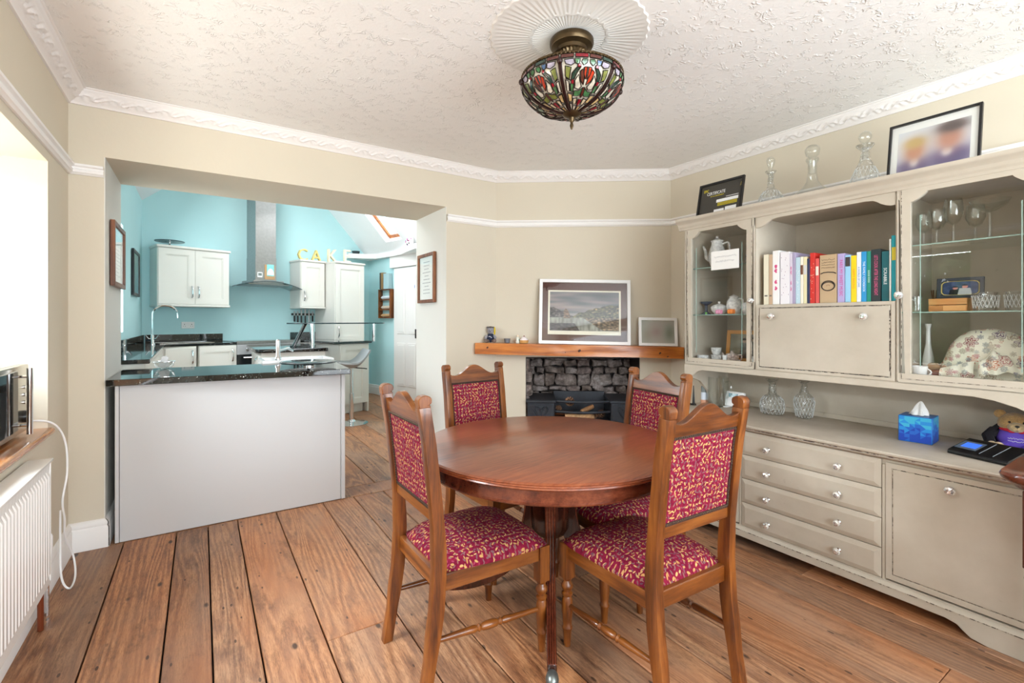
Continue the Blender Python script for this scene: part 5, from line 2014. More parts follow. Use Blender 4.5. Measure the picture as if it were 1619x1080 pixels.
vs = [rib(i, j) for j in range(6) for i in range(len(pts))]
n_ = len(pts)
p.add(vs, [(j * n_ + i, j * n_ + i + 1, (j + 1) * n_ + i + 1, (j + 1) * n_ + i) for j in range(5) for i in range(n_ - 1)])
p.box(0.050, 0.070, RY0, RY1, RZ0, RZ1 - 0.004)
p.build('front_panel', M['radiator'], t, (0, 0, 0), (0, 0, 0), 0, 1, 28)
p = MB()
p.box(0.008, 0.086, RY0 - 0.004, RY1 + 0.004, RZ1 - 0.010, RZ1)
p.build('top_grille', M['radiator'], t, (0, 0, 0), (0, 0, 0), 0.004, 2)
for y in (RY0 - 0.003, RY1 + 0.0005):
    p = MB()
    p.box(0.004, 0.078, y, y + 0.0025, RZ0 + 0.01, RZ1 - 0.010)
    p.build('side_cover', M['radiator'], t)
p = MB()
p.box(0.004, 0.02, RY0 + 0.05, RY1 - 0.05, RZ0 + 0.03, RZ1 - 0.03)
p.build('rear_panel', M['radiator'], t)
p = MB()
p.tube([(0.055, RY1 - 0.035, RZ0 - 0.165), (0.055, RY1 - 0.035, RZ0 + 0.03)], 0.010, 10)
p.build('feed_pipe', M['copper'], t)
t = thing('radiator_valve', 'white radiator valve at the right end of the radiator near the skirting', 'valve', (-0.535, 2.70, 0.28))
p = MB()
p.lathe([(0.014, -0.05), (0.016, -0.03), (0.019, 0.0), (0.019, 0.045), (0.015, 0.055), (0, 0.055)], 14)
p.build('head', M['whiteplastic'], t)
p = MB()
p.tube([(0, 0, -0.05), (0, 0, -0.10), (0, -0.06, -0.10)], 0.010, 8)
p.tube([(0, 0, -0.10), (0, 0, -0.28)], 0.008, 8)
p.build('elbow', M['chrome'], t)

mw = thing('microwave', 'stainless microwave with black glass door and chrome bar handle on the window board', 'microwave', (-0.625, 2.87, 0.742))
p = MB()
p.box(-0.36, -0.02, -0.48, 0.0, 0.010, 0.296)
p.build('case', M['steel'], mw, (0, 0, 0), (0, 0, 0), 0.012, 3)
p = MB()
p.box(-0.022, 0.0, -0.478, -0.002, 0.012, 0.294)
p.build('fascia', flat(168, 158, 142, 0.22, 0.9), mw, (0, 0, 0), (0, 0, 0), 0.006, 2)
p = MB()
p.box(-0.004, 0.003, -0.455, -0.155, 0.030, 0.276)
p.build('door_window', flat(22, 28, 32, 0.05), mw, (0, 0, 0), (0, 0, 0), 0.004)
p = MB()
p.tube([(0.032, -0.135, 0.012), (0.032, -0.135, 0.285)], 0.010, 12)
p.tube([(0.032, -0.135, 0.25), (0.0, -0.135, 0.25)], 0.006, 8)
p.tube([(0.032, -0.135, 0.05), (0.0, -0.135, 0.05)], 0.006, 8)
p.build('bar_handle', M['chrome'], mw)
p = MB()
p.lathe([(0.026, 0.0), (0.026, 0.012), (0.021, 0.020), (0, 0.020)], 18, (0.0, -0.060, 0.075), 'x')
p.build('dial', M['black'], mw)
for i in range(3):
    p = MB()
    p.lathe([(0.008, 0.0), (0.008, 0.004), (0, 0.004)], 12, (0.0, -0.060, 0.20 - 0.032 * i), 'x')
    p.build('button', M['chrome'], mw)
for y in (-0.06, -0.42):
    for x in (-0.06, -0.32):
        p = MB()
        p.lathe([(0.014, -0.006), (0.016, 0.011)], 12, (x, y, 0))
        p.build('foot', M['black'], mw)


def spline(pts, n=8):
    P_ = [Vector(q_) for q_ in pts]
    P_ = [P_[0]] + P_ + [P_[-1]]
    out = []
    for i in range(1, len(P_) - 2):
        p0, p1, p2, p3 = P_[i - 1:i + 3]
        for k in range(n):
            s_ = k / n
            out.append(0.5 * ((2 * p1) + (p2 - p0) * s_ + (2 * p0 - 5 * p1 + 4 * p2 - p3) * s_ ** 2 + (3 * p1 - p0 - 3 * p2 + p3) * s_ ** 3))
    out.append(P_[-2])
    return out


p = MB()
p.tube(spline([(-0.70, 2.885, 0.76), (-0.61, 2.875, 0.785), (-0.55, 2.91, 0.755), (-0.525, 2.965, 0.66), (-0.520, 2.97, 0.52), (-0.530, 2.94, 0.40), (-0.53, 2.98, 0.30), (-0.535, 3.02, 0.20), (-0.52, 3.10, 0.08), (-0.50, 3.02, 0.010), (-0.50, 2.90, 0.008), (-0.53, 2.92, 0.06), (-0.545, 2.98, 0.22), (-0.548, 3.0, 0.34)], 10), 0.0042, 8)
tag(p.build('power_cable', M['whiteplastic']), 'white power cable hanging from the microwave down to the skirting', 'cable')

# ================================================================== CEILING LAMP: leaded glass bowl
LC = (1.334, 1.567)
lamp = thing('ceiling_lamp', 'leaded stained-glass bowl lamp on a bronze mount below the ceiling rose', 'ceiling lamp', (LC[0], LC[1], ZC), 0)
p = MB()
p.lathe([(0.0, -0.012), (0.090, -0.012), (0.094, -0.018), (0.094, -0.034), (0.088, -0.044), (0.074, -0.048), (0.066, -0.052), (0.064, -0.066), (0.058, -0.070), (0, -0.070)], 36)
p.build('mount_plate', M['bronze'], lamp)
p = MB()
p.lathe([(0.060, -0.068), (0.062, -0.074), (0.052, -0.092), (0.036, -0.112), (0.022, -0.132), (0.014, -0.150), (0.010, -0.175), (0.010, -0.34), (0, -0.34)], 48, (0, 0, 0), 'z', False, lambda a, h: 1 + (0.05 if h > -0.14 else 0.0) * math.cos(24 * a))
p.build('fluted_stem', M['bronze'], lamp)
for k in range(3):
    a = 2 * PI * k / 3 + 0.9
    p = MB()
    p.tube([(0.06 * math.cos(a), 0.06 * math.sin(a), -0.066), (0.12 * math.cos(a + .25), 0.12 * math.sin(a + .25), -0.12), (0.205 * math.cos(a + .5), 0.205 * math.sin(a + .5), -0.182)], 0.006, 8)
    p.build('arm', M['bronze'], lamp)


GL = {k: NT('stained_glass_' + k) for k in ('cream', 'ivory', 'amber', 'green', 'dark_green', 'red', 'ruby', 'brown', 'blue', 'lilac', 'olive')}
for k, col in dict(cream=(222, 206, 174), ivory=(222, 214, 196), amber=(212, 180, 126), green=(74, 124, 78), dark_green=(34, 66, 54), red=(196, 62, 34), ruby=(150, 22, 40), brown=(96, 44, 34), blue=(96, 130, 176), lilac=(186, 176, 194), olive=(122, 128, 62)).items():
    g_ = GL[k]
    nz = g_.noise(g_.coords(), 40.0, 3.0)
    lo = c(*[int(x * 0.78) for x in col])
    g_.p(Base_Color=g_.ramp(nz, [(0.35, lo), (0.65, c(*col))]).outputs[0], Roughness=0.12, Coat_Weight=0.5, Coat_Roughness=0.05, Subsurface_Weight=0.0)
    g_.bump(nz, 0.25, 0.003)


def bowl(s_):
    """profile of the bowl: s 0 at the rim, 1 at the bottom cap; returns radius, height"""
    if s_ < 0.13:
        u = s_ / 0.13
        return (0.212 + 0.004 * u, -0.183 - 0.022 * u)
    u = (s_ - 0.13) / 0.87
    an = u * PI / 2
    return (0.216 * math.cos(an) ** 0.80 * (1 - u) ** 0.12 if u < 1 else 0.0, -0.205 - 0.122 * math.sin(an * 0.98) ** 1.05)


def bpt(th, s_, off=0.0):
    r, h = bowl(s_)
    r2, h2 = bowl(min(1, s_ + 0.01))
    r1, h1 = bowl(max(0, s_ - 0.01))
    n = Vector((-(h2 - h1), r2 - r1)).normalized()
    n = n if n.x > 0 or n.y < 0 else -n
    r, h = r + n.x * off, h + n.y * off
    return (r * math.cos(th), r * math.sin(th), h)


p = MB()
p.grid(lambda u, v_: bpt(2 * PI * u, v_ * 0.965), 72, 24)
p.build('ivory_glass_bowl', GL['ivory'].m, lamp)
p = MB()
for i in range(84):
    a = 2 * PI * i / 84
    p.ball((0.214 * math.cos(a), 0.214 * math.sin(a), -0.180), 0.0065, 0.0065, 0.0065, 6, 4)
p.tube([(0.212 * math.cos(2 * PI * i / 60), 0.212 * math.sin(2 * PI * i / 60), -0.178) for i in range(60)], 0.006, 6, True)
p.build('beaded_rim', M['bronze'], lamp)
p = MB()
p.lathe([(0.0, -0.346), (0.014, -0.345), (0.036, -0.336), (0.047, -0.324), (0.048, -0.318), (0.040, -0.316), (0, -0.316)], 28)
p.build('bottom_cap', M['bronze'], lamp)
p = MB()
p.lathe([(0.0, -0.396), (0.004, -0.393), (0.0085, -0.378), (0.005, -0.366), (0.010, -0.358), (0.013, -0.345), (0, -0.340)], 14)
p.build('finial', M['bronze'], lamp)

NSEC = 6
SECT = 2 * PI / NSEC
# direction of the middle panel as seen: towards the viewer, a little to the right
TH0 = math.atan2(-LC[1], -LC[0]) + math.radians(18)


LEADS = []


def pane_poly(sec, pts, key, grow=0.004):
    """pts in (x -1..1 across the panel, s 0..1 down the bowl) -> glass piece standing proud of the lead"""
    q = MB()
    fine = []
    m = len(pts)
    for i in range(m):
        a, b_ = pts[i], pts[(i + 1) % m]
        k = 2
        for j in range(k):
            fine.append((a[0] + (b_[0] - a[0]) * j / k, a[1] + (b_[1] - a[1]) * j / k))
    cx_ = sum(x for x, s_ in fine) / len(fine)
    cs_ = sum(s_ for x, s_ in fine) / len(fine)
    vs = []
    for off in (0.0006, grow):
        for x, s_ in fine:
            k = 1.0 if off < 0.001 else 0.94
            xx, ss = cx_ + (x - cx_) * k, cs_ + (s_ - cs_) * k
            vs.append(bpt(TH0 + SECT * sec + xx * SECT / 2, ss, off))
    LEADS.append([bpt(TH0 + SECT * sec + x * SECT / 2, s_, 0.003) for x, s_ in fine])
    vs.append(bpt(TH0 + SECT * sec + cx_ * SECT / 2, cs_, grow + 0.0006))
    n = len(fine)
    fs = [(i, (i + 1) % n, n + (i + 1) % n, n + i) for i in range(n)] + [(n + i, n + (i + 1) % n, 2 * n) for i in range(n)]
    q.add(vs, fs)
    return q.build('glass_piece', GL[key].m, lamp, (0, 0, 0), (0, 0, 0), 0, 1, 60)


def oval(x, s_, rx, rs_, n=8):
    return [(x + rx * math.cos(2 * PI * i / n), s_ + rs_ * math.sin(2 * PI * i / n)) for i in range(n)]


rs = random.Random(8)
for sec in range(NSEC):
    # square pieces of the rim band
    for i in range(4):
        x0 = -1 + i * 0.5
        pane_poly(sec, [(x0 + 0.03, 0.03), (x0 + 0.47, 0.03), (x0 + 0.47, 0.12), (x0 + 0.03, 0.12)], ['brown', 'ruby', 'brown', 'dark_green'][(i + sec) % 4])
    sec_shapes = []
    for s_ in (-1, 1):
        def mir(pl):
            return [(s_ * x, y) for x, y in pl]
        sec_shapes += [
            (mir([(0.04, 0.15), (0.20, 0.145), (0.26, 0.20), (0.17, 0.25), (0.06, 0.21)]), 'green'),
            (mir([(0.30, 0.145), (0.50, 0.145), (0.46, 0.22), (0.34, 0.24)]), 'blue' if s_ > 0 else 'green'),
            (mir([(0.54, 0.145), (0.84, 0.15), (0.80, 0.22), (0.62, 0.25), (0.50, 0.22)]), 'lilac'),
            (mir([(0.26, 0.27), (0.40, 0.28), (0.58, 0.36), (0.62, 0.46), (0.50, 0.44), (0.40, 0.36)]), 'dark_green'),
            (mir([(0.62, 0.28), (0.82, 0.25), (0.84, 0.40), (0.70, 0.44)]), 'olive'),
            (mir([(0.03, 0.27), (0.14, 0.28), (0.12, 0.38), (0.03, 0.44)]), 'red'),
            (mir([(0.17, 0.30), (0.28, 0.34), (0.22, 0.46), (0.06, 0.52), (0.08, 0.44)]), 'red' if s_ > 0 else 'brown'),
            (mir([(0.32, 0.38), (0.46, 0.46), (0.44, 0.56), (0.26, 0.58), (0.14, 0.54), (0.26, 0.47)]), 'ivory'),
            (mir([(0.06, 0.56), (0.24, 0.60), (0.46, 0.60), (0.50, 0.67), (0.28, 0.68), (0.10, 0.66)]), 'olive' if sec % 2 else 'green'),
            (mir([(0.50, 0.49), (0.66, 0.50), (0.66, 0.60), (0.54, 0.62)]), 'green'),
            (mir([(0.72, 0.47), (0.85, 0.44), (0.84, 0.60), (0.72, 0.60)]), 'ivory'),
            (mir([(0.58, 0.65), (0.83, 0.63), (0.80, 0.76), (0.56, 0.75)]), 'amber'),
            (mir([(0.24, 0.71), (0.50, 0.71), (0.50, 0.80), (0.24, 0.80)]), 'cream'),
            (mir([(0.54, 0.78), (0.78, 0.79), (0.72, 0.90), (0.52, 0.90)]), 'ivory'),
            (mir([(0.10, 0.83), (0.46, 0.83), (0.44, 0.92), (0.10, 0.92)]), 'amber' if s_ > 0 else 'ivory'),
            (oval(s_ * 0.33, 0.255, 0.06, 0.025), 'ruby'),
            (oval(s_ * 0.56, 0.475, 0.06, 0.03), 'ruby'),
        ]
    sec_shapes += [([(-0.05, 0.55), (0.05, 0.55), (0.08, 0.66), (0.0, 0.70), (-0.08, 0.66)], 'brown'), ([(-0.12, 0.72), (0.12, 0.72), (0.10, 0.78), (0.0, 0.83), (-0.10, 0.78)], 'ruby')]
    for pl, key in sec_shapes:
        pane_poly(sec, pl, key, 0.006 if key == 'ruby' else 0.0035)
    # rib between panels
    q = MB()
    fr = []
    for i in range(13):
        s_ = 0.13 + 0.83 * i / 12
        th = TH0 + SECT * (sec + 0.5)
        c0 = Vector(bpt(th, s_, 0.004))
        n_ = (Vector(bpt(th, s_, 0.01)) - Vector(bpt(th, s_, 0.0))).normalized()
        fr.append((c0, (-math.sin(th), math.cos(th), 0), n_))
    q.ribbon(fr, [0.016 - 0.0006 * i for i in range(13)], 0.009)
    q.ball(bpt(TH0 + SECT * (sec + 0.5), 0.16, 0.006), 0.013, 0.013, 0.014, 8, 6)
    q.build('rib', flat(44, 20, 18, 0.3, 0.3), lamp, (0, 0, 0), (0, 0, 0), 0.002)

q = MB()
for ln in LEADS:
    q.tube(ln, 0.0023, 4, True)
for sec in range(NSEC):
    for pl in ([(-0.86, 0.42), (-0.62, 0.46)], [(0.86, 0.42), (0.62, 0.46)], [(-0.84, 0.62), (-0.52, 0.64)], [(0.84, 0.62), (0.52, 0.64)], [(-0.50, 0.72), (-0.20, 0.70)], [(0.50, 0.72), (0.20, 0.70)], [(-0.8, 0.77), (-0.5, 0.82)], [(0.8, 0.77), (0.5, 0.82)], [(0, 0.83), (0, 0.95)], [(-0.5, 0.9), (-0.5, 0.96)], [(0.5, 0.9), (0.5, 0.96)]):
        q.tube([bpt(TH0 + SECT * sec + (pl[0][0] + (pl[1][0] - pl[0][0]) * i / 5) * SECT / 2, pl[0][1] + (pl[1][1] - pl[0][1]) * i / 5, 0.002) for i in range(6)], 0.0022, 4)
stuff(q.build('lead_came', flat(40, 32, 26, 0.45, 0.5), lamp))

# ================================================================== PAINTED DRESSER (local x runs left to right along its front, y into the wall)
DO = Vector((2.475, 1.96, 0))
DR = -PI / 2


def DW(x, y, z=0.0):
    return Vector((DO.x + y, DO.y - x, z))


D = thing('kitchen_dresser', 'large greige distressed dresser with glass doors, drop front and drawers on the right wall', 'dresser', DO, DR)
BX0, BX1, DB = -0.05, 1.655, 0.555
P_, W_ = M['paint'], M['worn']
p = MB()
p.box(BX0, BX0 + 0.02, 0.0, DB, 0.09, 0.625)
p.box(BX1 - 0.02, BX1, 0.0, DB, 0.09, 0.625)
p.box(BX0 + 0.02, BX1 - 0.02, DB - 0.012, DB, 0.09, 0.625)
p.box(BX0 + 0.02, BX1 - 0.02, 0.0, DB - 0.012, 0.085, 0.103)
p.box(BX0 + 0.02, BX1 - 0.02, 0.01, DB - 0.012, 0.60, 0.628)
p.box(0.462, 0.474, 0.0, DB - 0.012, 0.10, 0.60)
p.box(1.117, 1.129, 0.0, DB - 0.012, 0.10, 0.60)
p.build('base_carcass', P_, D, (0, 0, 0), (0, 0, 0), 0.0015)
# counter top with a moulded lip
p = MB()
prof = [(-0.022, 0.660), (-0.028, 0.655), (-0.028, 0.648), (-0.022, 0.643), (-0.016, 0.641), (-0.018, 0.634), (-0.010, 0.628), (-0.002, 0.624), (0.02, 0.624), (0.02, 0.640), (DB, 0.640), (DB, 0.660)]
p.prism(prof, BX0 - 0.02, BX1 + 0.02, 'x')
p.build('counter_top', M['top'], D)
p = MB()
p.box(BX0 - 0.018, BX1 + 0.018, -0.0225, -0.010, 0.6395, 0.6425)
p.build('rubbed_line', W_, D)
# plinth with bracket feet
p = MB()
poly = [(BX0 - 0.01, 0.0), (0.125, 0.0), (0.175, 0.008), (0.20, 0.026), (0.215, 0.040), (0.25, 0.048), (1.33, 0.048), (1.365, 0.040), (1.38, 0.026), (1.405, 0.008), (1.455, 0.0), (BX1 + 0.01, 0.0), (BX1 + 0.01, 0.084), (BX0 - 0.01, 0.084)]
p.prism(poly, -0.016, 0.004, 'y')
p.build('plinth', P_, D, (0, 0, 0), (0, 0, 0), 0.002)
p = MB()
p.prism([(-0.016, 0.084), (-0.013, 0.090), (-0.006, 0.094), (0.0, 0.098), (0.01, 0.098), (0.01, 0.084)], BX0 - 0.01, BX1 + 0.01, 'x')
p.build('plinth_moulding', P_, D)
p = MB()
p.box(BX0 - 0.009, BX1 + 0.009, -0.0172, -0.0158, 0.0815, 0.0845)
p.build('rubbed_line', W_, D)
p = MB()
p.box(BX0 + 0.005, BX0 + 0.02, 0.03, DB - 0.02, 0.0, 0.09)
p.box(BX1 - 0.02, BX1 - 0.005, 0.03, DB - 0.02, 0.0, 0.09)
p.build('end_plinth', P_, D)


def glass_knob(x, z, parent, y=0.0, r=0.0165):
    q = MB()
    q.lathe([(0.011, 0.0), (0.011, -0.003), (0.006, -0.005), (0.006, -0.012)], 12, (0, 0, 0), 'y')
    st = q.build('knob_stem', M['chrome'], parent, (x, y, z))
    q = MB()
    q.lathe([(0.0, -0.0115), (r * 0.55, -0.012), (r * 0.95, -0.020), (r, -0.024), (r * 0.80, -0.031), (r * 0.45, -0.0345), (0, -0.035)], 8, (0, 0, 0), 'y')
    return q.build('glass_knob', M['knobglass_solid'], parent, (x, y, z), (0, 0, 0), 0, 1, 10)


kg = NT('facet_glass')
kg.p(Base_Color=(0.92, 0.93, 0.93, 1), Roughness=0.03, Metallic=0.75, Specular_IOR_Level=1.0)
M['knobglass_solid'] = kg.m


def field_panel(x0, x1, z0, z1, parent, name, y=-0.004, th=0.018, inset=0.022, worn=True, groove=0.004):
    """flat front with a routed groove set in from its edge"""
    q = MB()
    g0, g1 = inset, inset + 0.004
    frame_ring(q, x0, x1, z0, z1, g0, y, y + th)
    q.box(x0 + g1, x1 - g1, y, y + th, z0 + g1, z1 - g1)
    q.mi = 1
    q.box(x0 + g0 - 0.0005, x1 - g0 + 0.0005, y + groove, y + th, z0 + g0 - 0.0005, z1 - g0 + 0.0005)
    return q.build(name, [P_, W_ if worn else P_], parent, (0, 0, 0), (0, 0, 0), 0.0012)


dl = field_panel(BX0 + 0.012, 0.460, 0.112, 0.612, D, 'lower_door')
glass_knob(0.40, 0.555, dl, -0.004)
dr_ = field_panel(1.131, BX1 - 0.012, 0.112, 0.612, D, 'lower_door')
glass_knob(1.345, 0.556, dr_, -0.004, 0.019)
# four drawers with bevelled fronts
rows = [0.104, 0.2345, 0.3645, 0.4945, 0.6235]
for i in range(4):
    z0, z1 = rows[i] + 0.0015, rows[i + 1] - 0.0015
    q = MB()
    x0, x1 = 0.4765, 1.1145
    bx, bz = 0.024, 0.022
    vs = [(x0, -0.001, z0), (x1, -0.001, z0), (x1, -0.001, z1), (x0, -0.001, z1),
          (x0 + bx, -0.009, z0 + bz), (x1 - bx, -0.009, z0 + bz), (x1 - bx, -0.009, z1 - bz), (x0 + bx, -0.009, z1 - bz),
          (x0, 0.018, z0), (x1, 0.018, z0), (x1, 0.018, z1), (x0, 0.018, z1)]
    q.add(vs, [(0, 1, 5, 4), (1, 2, 6, 5), (2, 3, 7, 6), (3, 0, 4, 7), (4, 5, 6, 7), (0, 8, 9, 1), (1, 9, 10, 2), (2, 10, 11, 3), (3, 11, 8, 0), (11, 10, 9, 8)])
    d_ = q.build('drawer', P_, D, (0, 0, 0), (0, 0, 0), 0.001, 1, 5)
    q = MB()
    q.box(x0 + 0.01, x1 - 0.01, 0.018, 0.45, z0 + 0.01, z1 - 0.02)
    q.build('drawer_box', P_, d_)
    for x in (0.626, 0.953):
        glass_knob(x, (z0 + z1) / 2 - 0.008 + 0.004 * i * 0, d_, -0.009, 0.0165)

# upper part
UY, UB, UX0, UX1 = 0.125, 0.575, 0.018, 1.612
ZB0, ZT = 0.948, 1.822
p = MB()
p.box(UX0, UX0 + 0.018, UY + 0.004, UB, 0.905, ZT)
p.box(UX1 - 0.018, UX1, UY + 0.004, UB, 0.905, ZT)
p.box(0.4815, 0.4875, UY + 0.0, UB - 0.01, ZB0, ZT)
p.box(1.1255, 1.1315, UY + 0.0, UB - 0.01, ZB0, ZT)
p.box(UX0 + 0.018, UX1 - 0.018, UY + 0.002, UB - 0.01, 0.942, 0.962)
p.box(UX0 + 0.018, UX1 - 0.018, UY + 0.002, UB - 0.01, ZT - 0.02, ZT)
p.box(UX0 + 0.018, UX1 - 0.018, UB - 0.012, UB, 0.66, ZT - 0.02)
p.box(0.4875, 1.1255, UY + 0.012, UB - 0.012, 1.296, 1.312)
p.build('upper_carcass', P_, D, (0, 0, 0), (0, 0, 0), 0.001)
# end brackets carrying the upper part
for x0 in (UX0, UX1 - 0.02):
    p = MB()
    p.prism([(UB, 0.6605), (0.40, 0.6605), (0.375, 0.70), (0.345, 0.76), (0.26, 0.83), (UY + 0.004, 0.87), (UY + 0.004, 0.91), (UB, 0.91)], x0, x0 + 0.02, 'x')
    p.build('end_bracket', P_, D, (0, 0, 0), (0, 0, 0), 0.002)
# shaped valance under the upper part
p = MB()
zl = 0.9165
poly = [(UX0, 0.848), (UX0 + 0.03, 0.852), (UX0 + 0.055, 0.872), (UX0 + 0.075, 0.888), (UX0 + 0.095, 0.906), (UX0 + 0.125, zl), (UX1 - 0.23, zl), (UX1 - 0.17, 0.908), (UX1 - 0.11, 0.890), (UX1 - 0.06, 0.865), (UX1 - 0.025, 0.846), (UX1, 0.844), (UX1, ZB0 - 0.002), (UX0, ZB0 - 0.002)]
p.prism(poly, UY - 0.004, UY + 0.016, 'y')
p.build('valance', P_, D, (0, 0, 0), (0, 0, 0), 0.0015)
# niche back moulding above the counter
p = MB()
p.box(UX0 + 0.02, UX1 - 0.02, UB - 0.024, UB - 0.012, 0.6605, 0.690)
p.build('back_moulding', P_, D, (0, 0, 0), (0, 0, 0), 0.003)
# drop front between the glass doors
fl = field_panel(0.489, 1.124, 0.951, 1.310, D, 'drop_front', UY - 0.004, 0.016, 0.015)
p = MB()
for (x0, x1, z0, z1) in ((0.512, 1.10, 0.9655, 0.969), (0.52, 1.09, 1.2905, 1.2935), (1.1035, 1.1075, 0.98, 1.27), (0.5035, 0.5055, 1.0, 1.25)):
    n_ = 40
    hor = (x1 - x0) > (z1 - z0)
    rs = random.Random(int(x0 * 1000 + z0 * 7000))
    for i in range(n_):
        if rs.random() < 0.22:
            continue
        u0, u1 = i / n_, (i + 1.02) / n_
        if hor:
            h_ = (z1 - z0) * rs.uniform(0.3, 1.0)
            p.box(x0 + (x1 - x0) * u0, x0 + (x1 - x0) * u1, UY - 0.0045, UY - 0.0035, z0, z0 + h_)
        else:
            h_ = (x1 - x0) * rs.uniform(0.3, 1.0)
            p.box(x0, x0 + h_, UY - 0.0045, UY - 0.0035, z0 + (z1 - z0) * u0, z0 + (z1 - z0) * u1)
stuff(p.build('rubbed_edge', flat(62, 52, 50, 0.8), fl))
glass_knob(0.580, 1.247, fl, UY - 0.004, 0.017)
glass_knob(1.010, 1.243, fl, UY - 0.004, 0.018)
# shaped frieze over the book niche
p = MB()
poly = [(0.488, ZT), (0.488, 1.742), (0.505, 1.741), (0.525, 1.747), (0.545, 1.757), (0.556, 1.766), (0.575, 1.776), (0.605, 1.780), (1.01, 1.780), (1.04, 1.776), (1.058, 1.766), (1.068, 1.757), (1.088, 1.747), (1.108, 1.741), (1.125, 1.742), (1.125, ZT)]
p.prism(poly, UY - 0.002, UY + 0.014, 'y')
p.build('niche_frieze', P_, D, (0, 0, 0), (0, 0, 0), 0.0015)


def glass_door(x0, x1, gx0, gx1, side, name='glass_door'):
    z0, z1 = 0.951, 1.818
    gz0, gz1 = 0.990, 1.779
    q = MB()
    # arched opening with notched shoulders
    sh = [(gx0, gz0), (gx1, gz0), (gx1, gz1 - 0.038)]
    w = gx1 - gx0
    ns = 6
    for i in range(1, ns + 1):
        u = i / ns
        sh.append((gx1 - 0.050 * u, gz1 - 0.038 + 0.030 * (u ** 1.6)))
    sh.append((gx1 - 0.056, gz1))
    sh.append((gx0 + 0.056, gz1))
    for i in range(ns, 0, -1):
        u = i / ns
        sh.append((gx0 + 0.050 * u, gz1 - 0.038 + 0.030 * (u ** 1.6)))
    sh.append((gx0, gz1 - 0.038))
    out = []
    cx_, cz_ = (gx0 + gx1) / 2, (gz0 + gz1) / 2
    for (x, z) in sh:
        dx, dz = x - cx_, z - cz_
        k = min(((x1 - cx_) / dx if dx > 0 else (x0 - cx_) / dx) if abs(dx) > 1e-9 else 9, ((z1 - cz_) / dz if dz > 0 else (z0 - cz_) / dz) if abs(dz) > 1e-9 else 9)
        out.append((cx_ + dx * k, cz_ + dz * k))
    m = len(sh)
    y0, y1 = UY - 0.006, UY + 0.014
    vs = [(x, y0, z) for x, z in sh] + [(x, y0, z) for x, z in out] + [(x, y1, z) for x, z in sh] + [(x, y1, z) for x, z in out]
    fs = []
    for i in range(m):
        k = (i + 1) % m
        fs += [(i, k, m + k, m + i), (2 * m + i, 3 * m + i, 3 * m + k, 2 * m + k), (i, 2 * m + i, 2 * m + k, k), (m + i, m + k, 3 * m + k, 3 * m + i)]
    q.add(vs, fs)
    # true outer rectangle corners
    d = q.build(name, P_, D, (0, 0, 0), (0, 0, 0), 0, 1, 20)
    q = MB()
    for (cx0, cx1, cz0, cz1) in ((x0, x1, z1 - 0.004, z1), (x0, x1, z0, z0 + 0.004), (x0, x0 + 0.004, z0, z1), (x1 - 0.004, x1, z0, z1)):
        q.box(cx0, cx1, y0 - 0.001, y1, cz0, cz1)
    for sx, ex in ((x0, gx0), (gx1, x1)):
        q.box(sx, ex, y0 + 0.0006, y1 - 0.0006, z1 - 0.06, z1 - 0.001)
        q.box(sx, ex, y0 + 0.0006, y1 - 0.0006, z0 + 0.001, gz0)
    q.build('door_edge', P_, d)
    q = MB()
    iw = 0.014
    frame_ring(q, x0 + iw, x1 - iw, z0 + iw, z1 - iw, 0.0022, y0 - 0.0012, y0 + 0.001)
    q.build('rubbed_bead', W_, d)
    q = MB()
    q.box(gx0 - 0.006, gx1 + 0.006, UY + 0.003, UY + 0.006, gz0 - 0.006, gz1 + 0.004)
    q.build('pane', M['pane'], d)
    q = MB()
    for x in (gx0 + 0.032, gx1 - 0.032):
        q.box(x - 0.0015, x + 0.0015, UY + 0.0015, UY + 0.003, gz0 + 0.035, gz1 - 0.10)
    q.build('bevel_line', M['glassedge'], d)
    glass_knob(0.470 if side == 'L' else 1.144, 1.335, d, y0, 0.018)
    return d


glass_door(0.026, 0.480, 0.070, 0.434, 'L')
glass_door(1.133, 1.608, 1.180, 1.548, 'R')
for x0, x1 in ((0.038, 0.480), (1.133, 1.592)):
    for z in (1.553, 1.257):
        p = MB()
        p.box(x0, x1, UY + 0.05, UB - 0.016, z, z + 0.005)
        sh_ = p.build('glass_shelf', M['shelfglass'], D)
        p = MB()
        p.box(x0, x1, UY + 0.048, UY + 0.05, z, z + 0.005)
        p.build('shelf_edge', M['glassedge'], sh_)
# cornice
p = MB()
prof = [(UY, 1.800), (UY - 0.010, 1.800), (UY - 0.012, 1.812), (UY - 0.020, 1.820), (UY - 0.024, 1.834), (UY - 0.036, 1.846), (UY - 0.046, 1.852), (UY - 0.050, 1.860), (UY - 0.050, 1.870), (UB, 1.870), (UB, ZT + 0.001), (UY, ZT + 0.001)]
p.prism(prof, UX0 - 0.035, UX1 + 0.035, 'x')
p.build('cornice', M['paint'], D, (0, 0, 0), (0, 0, 0), 0.001)

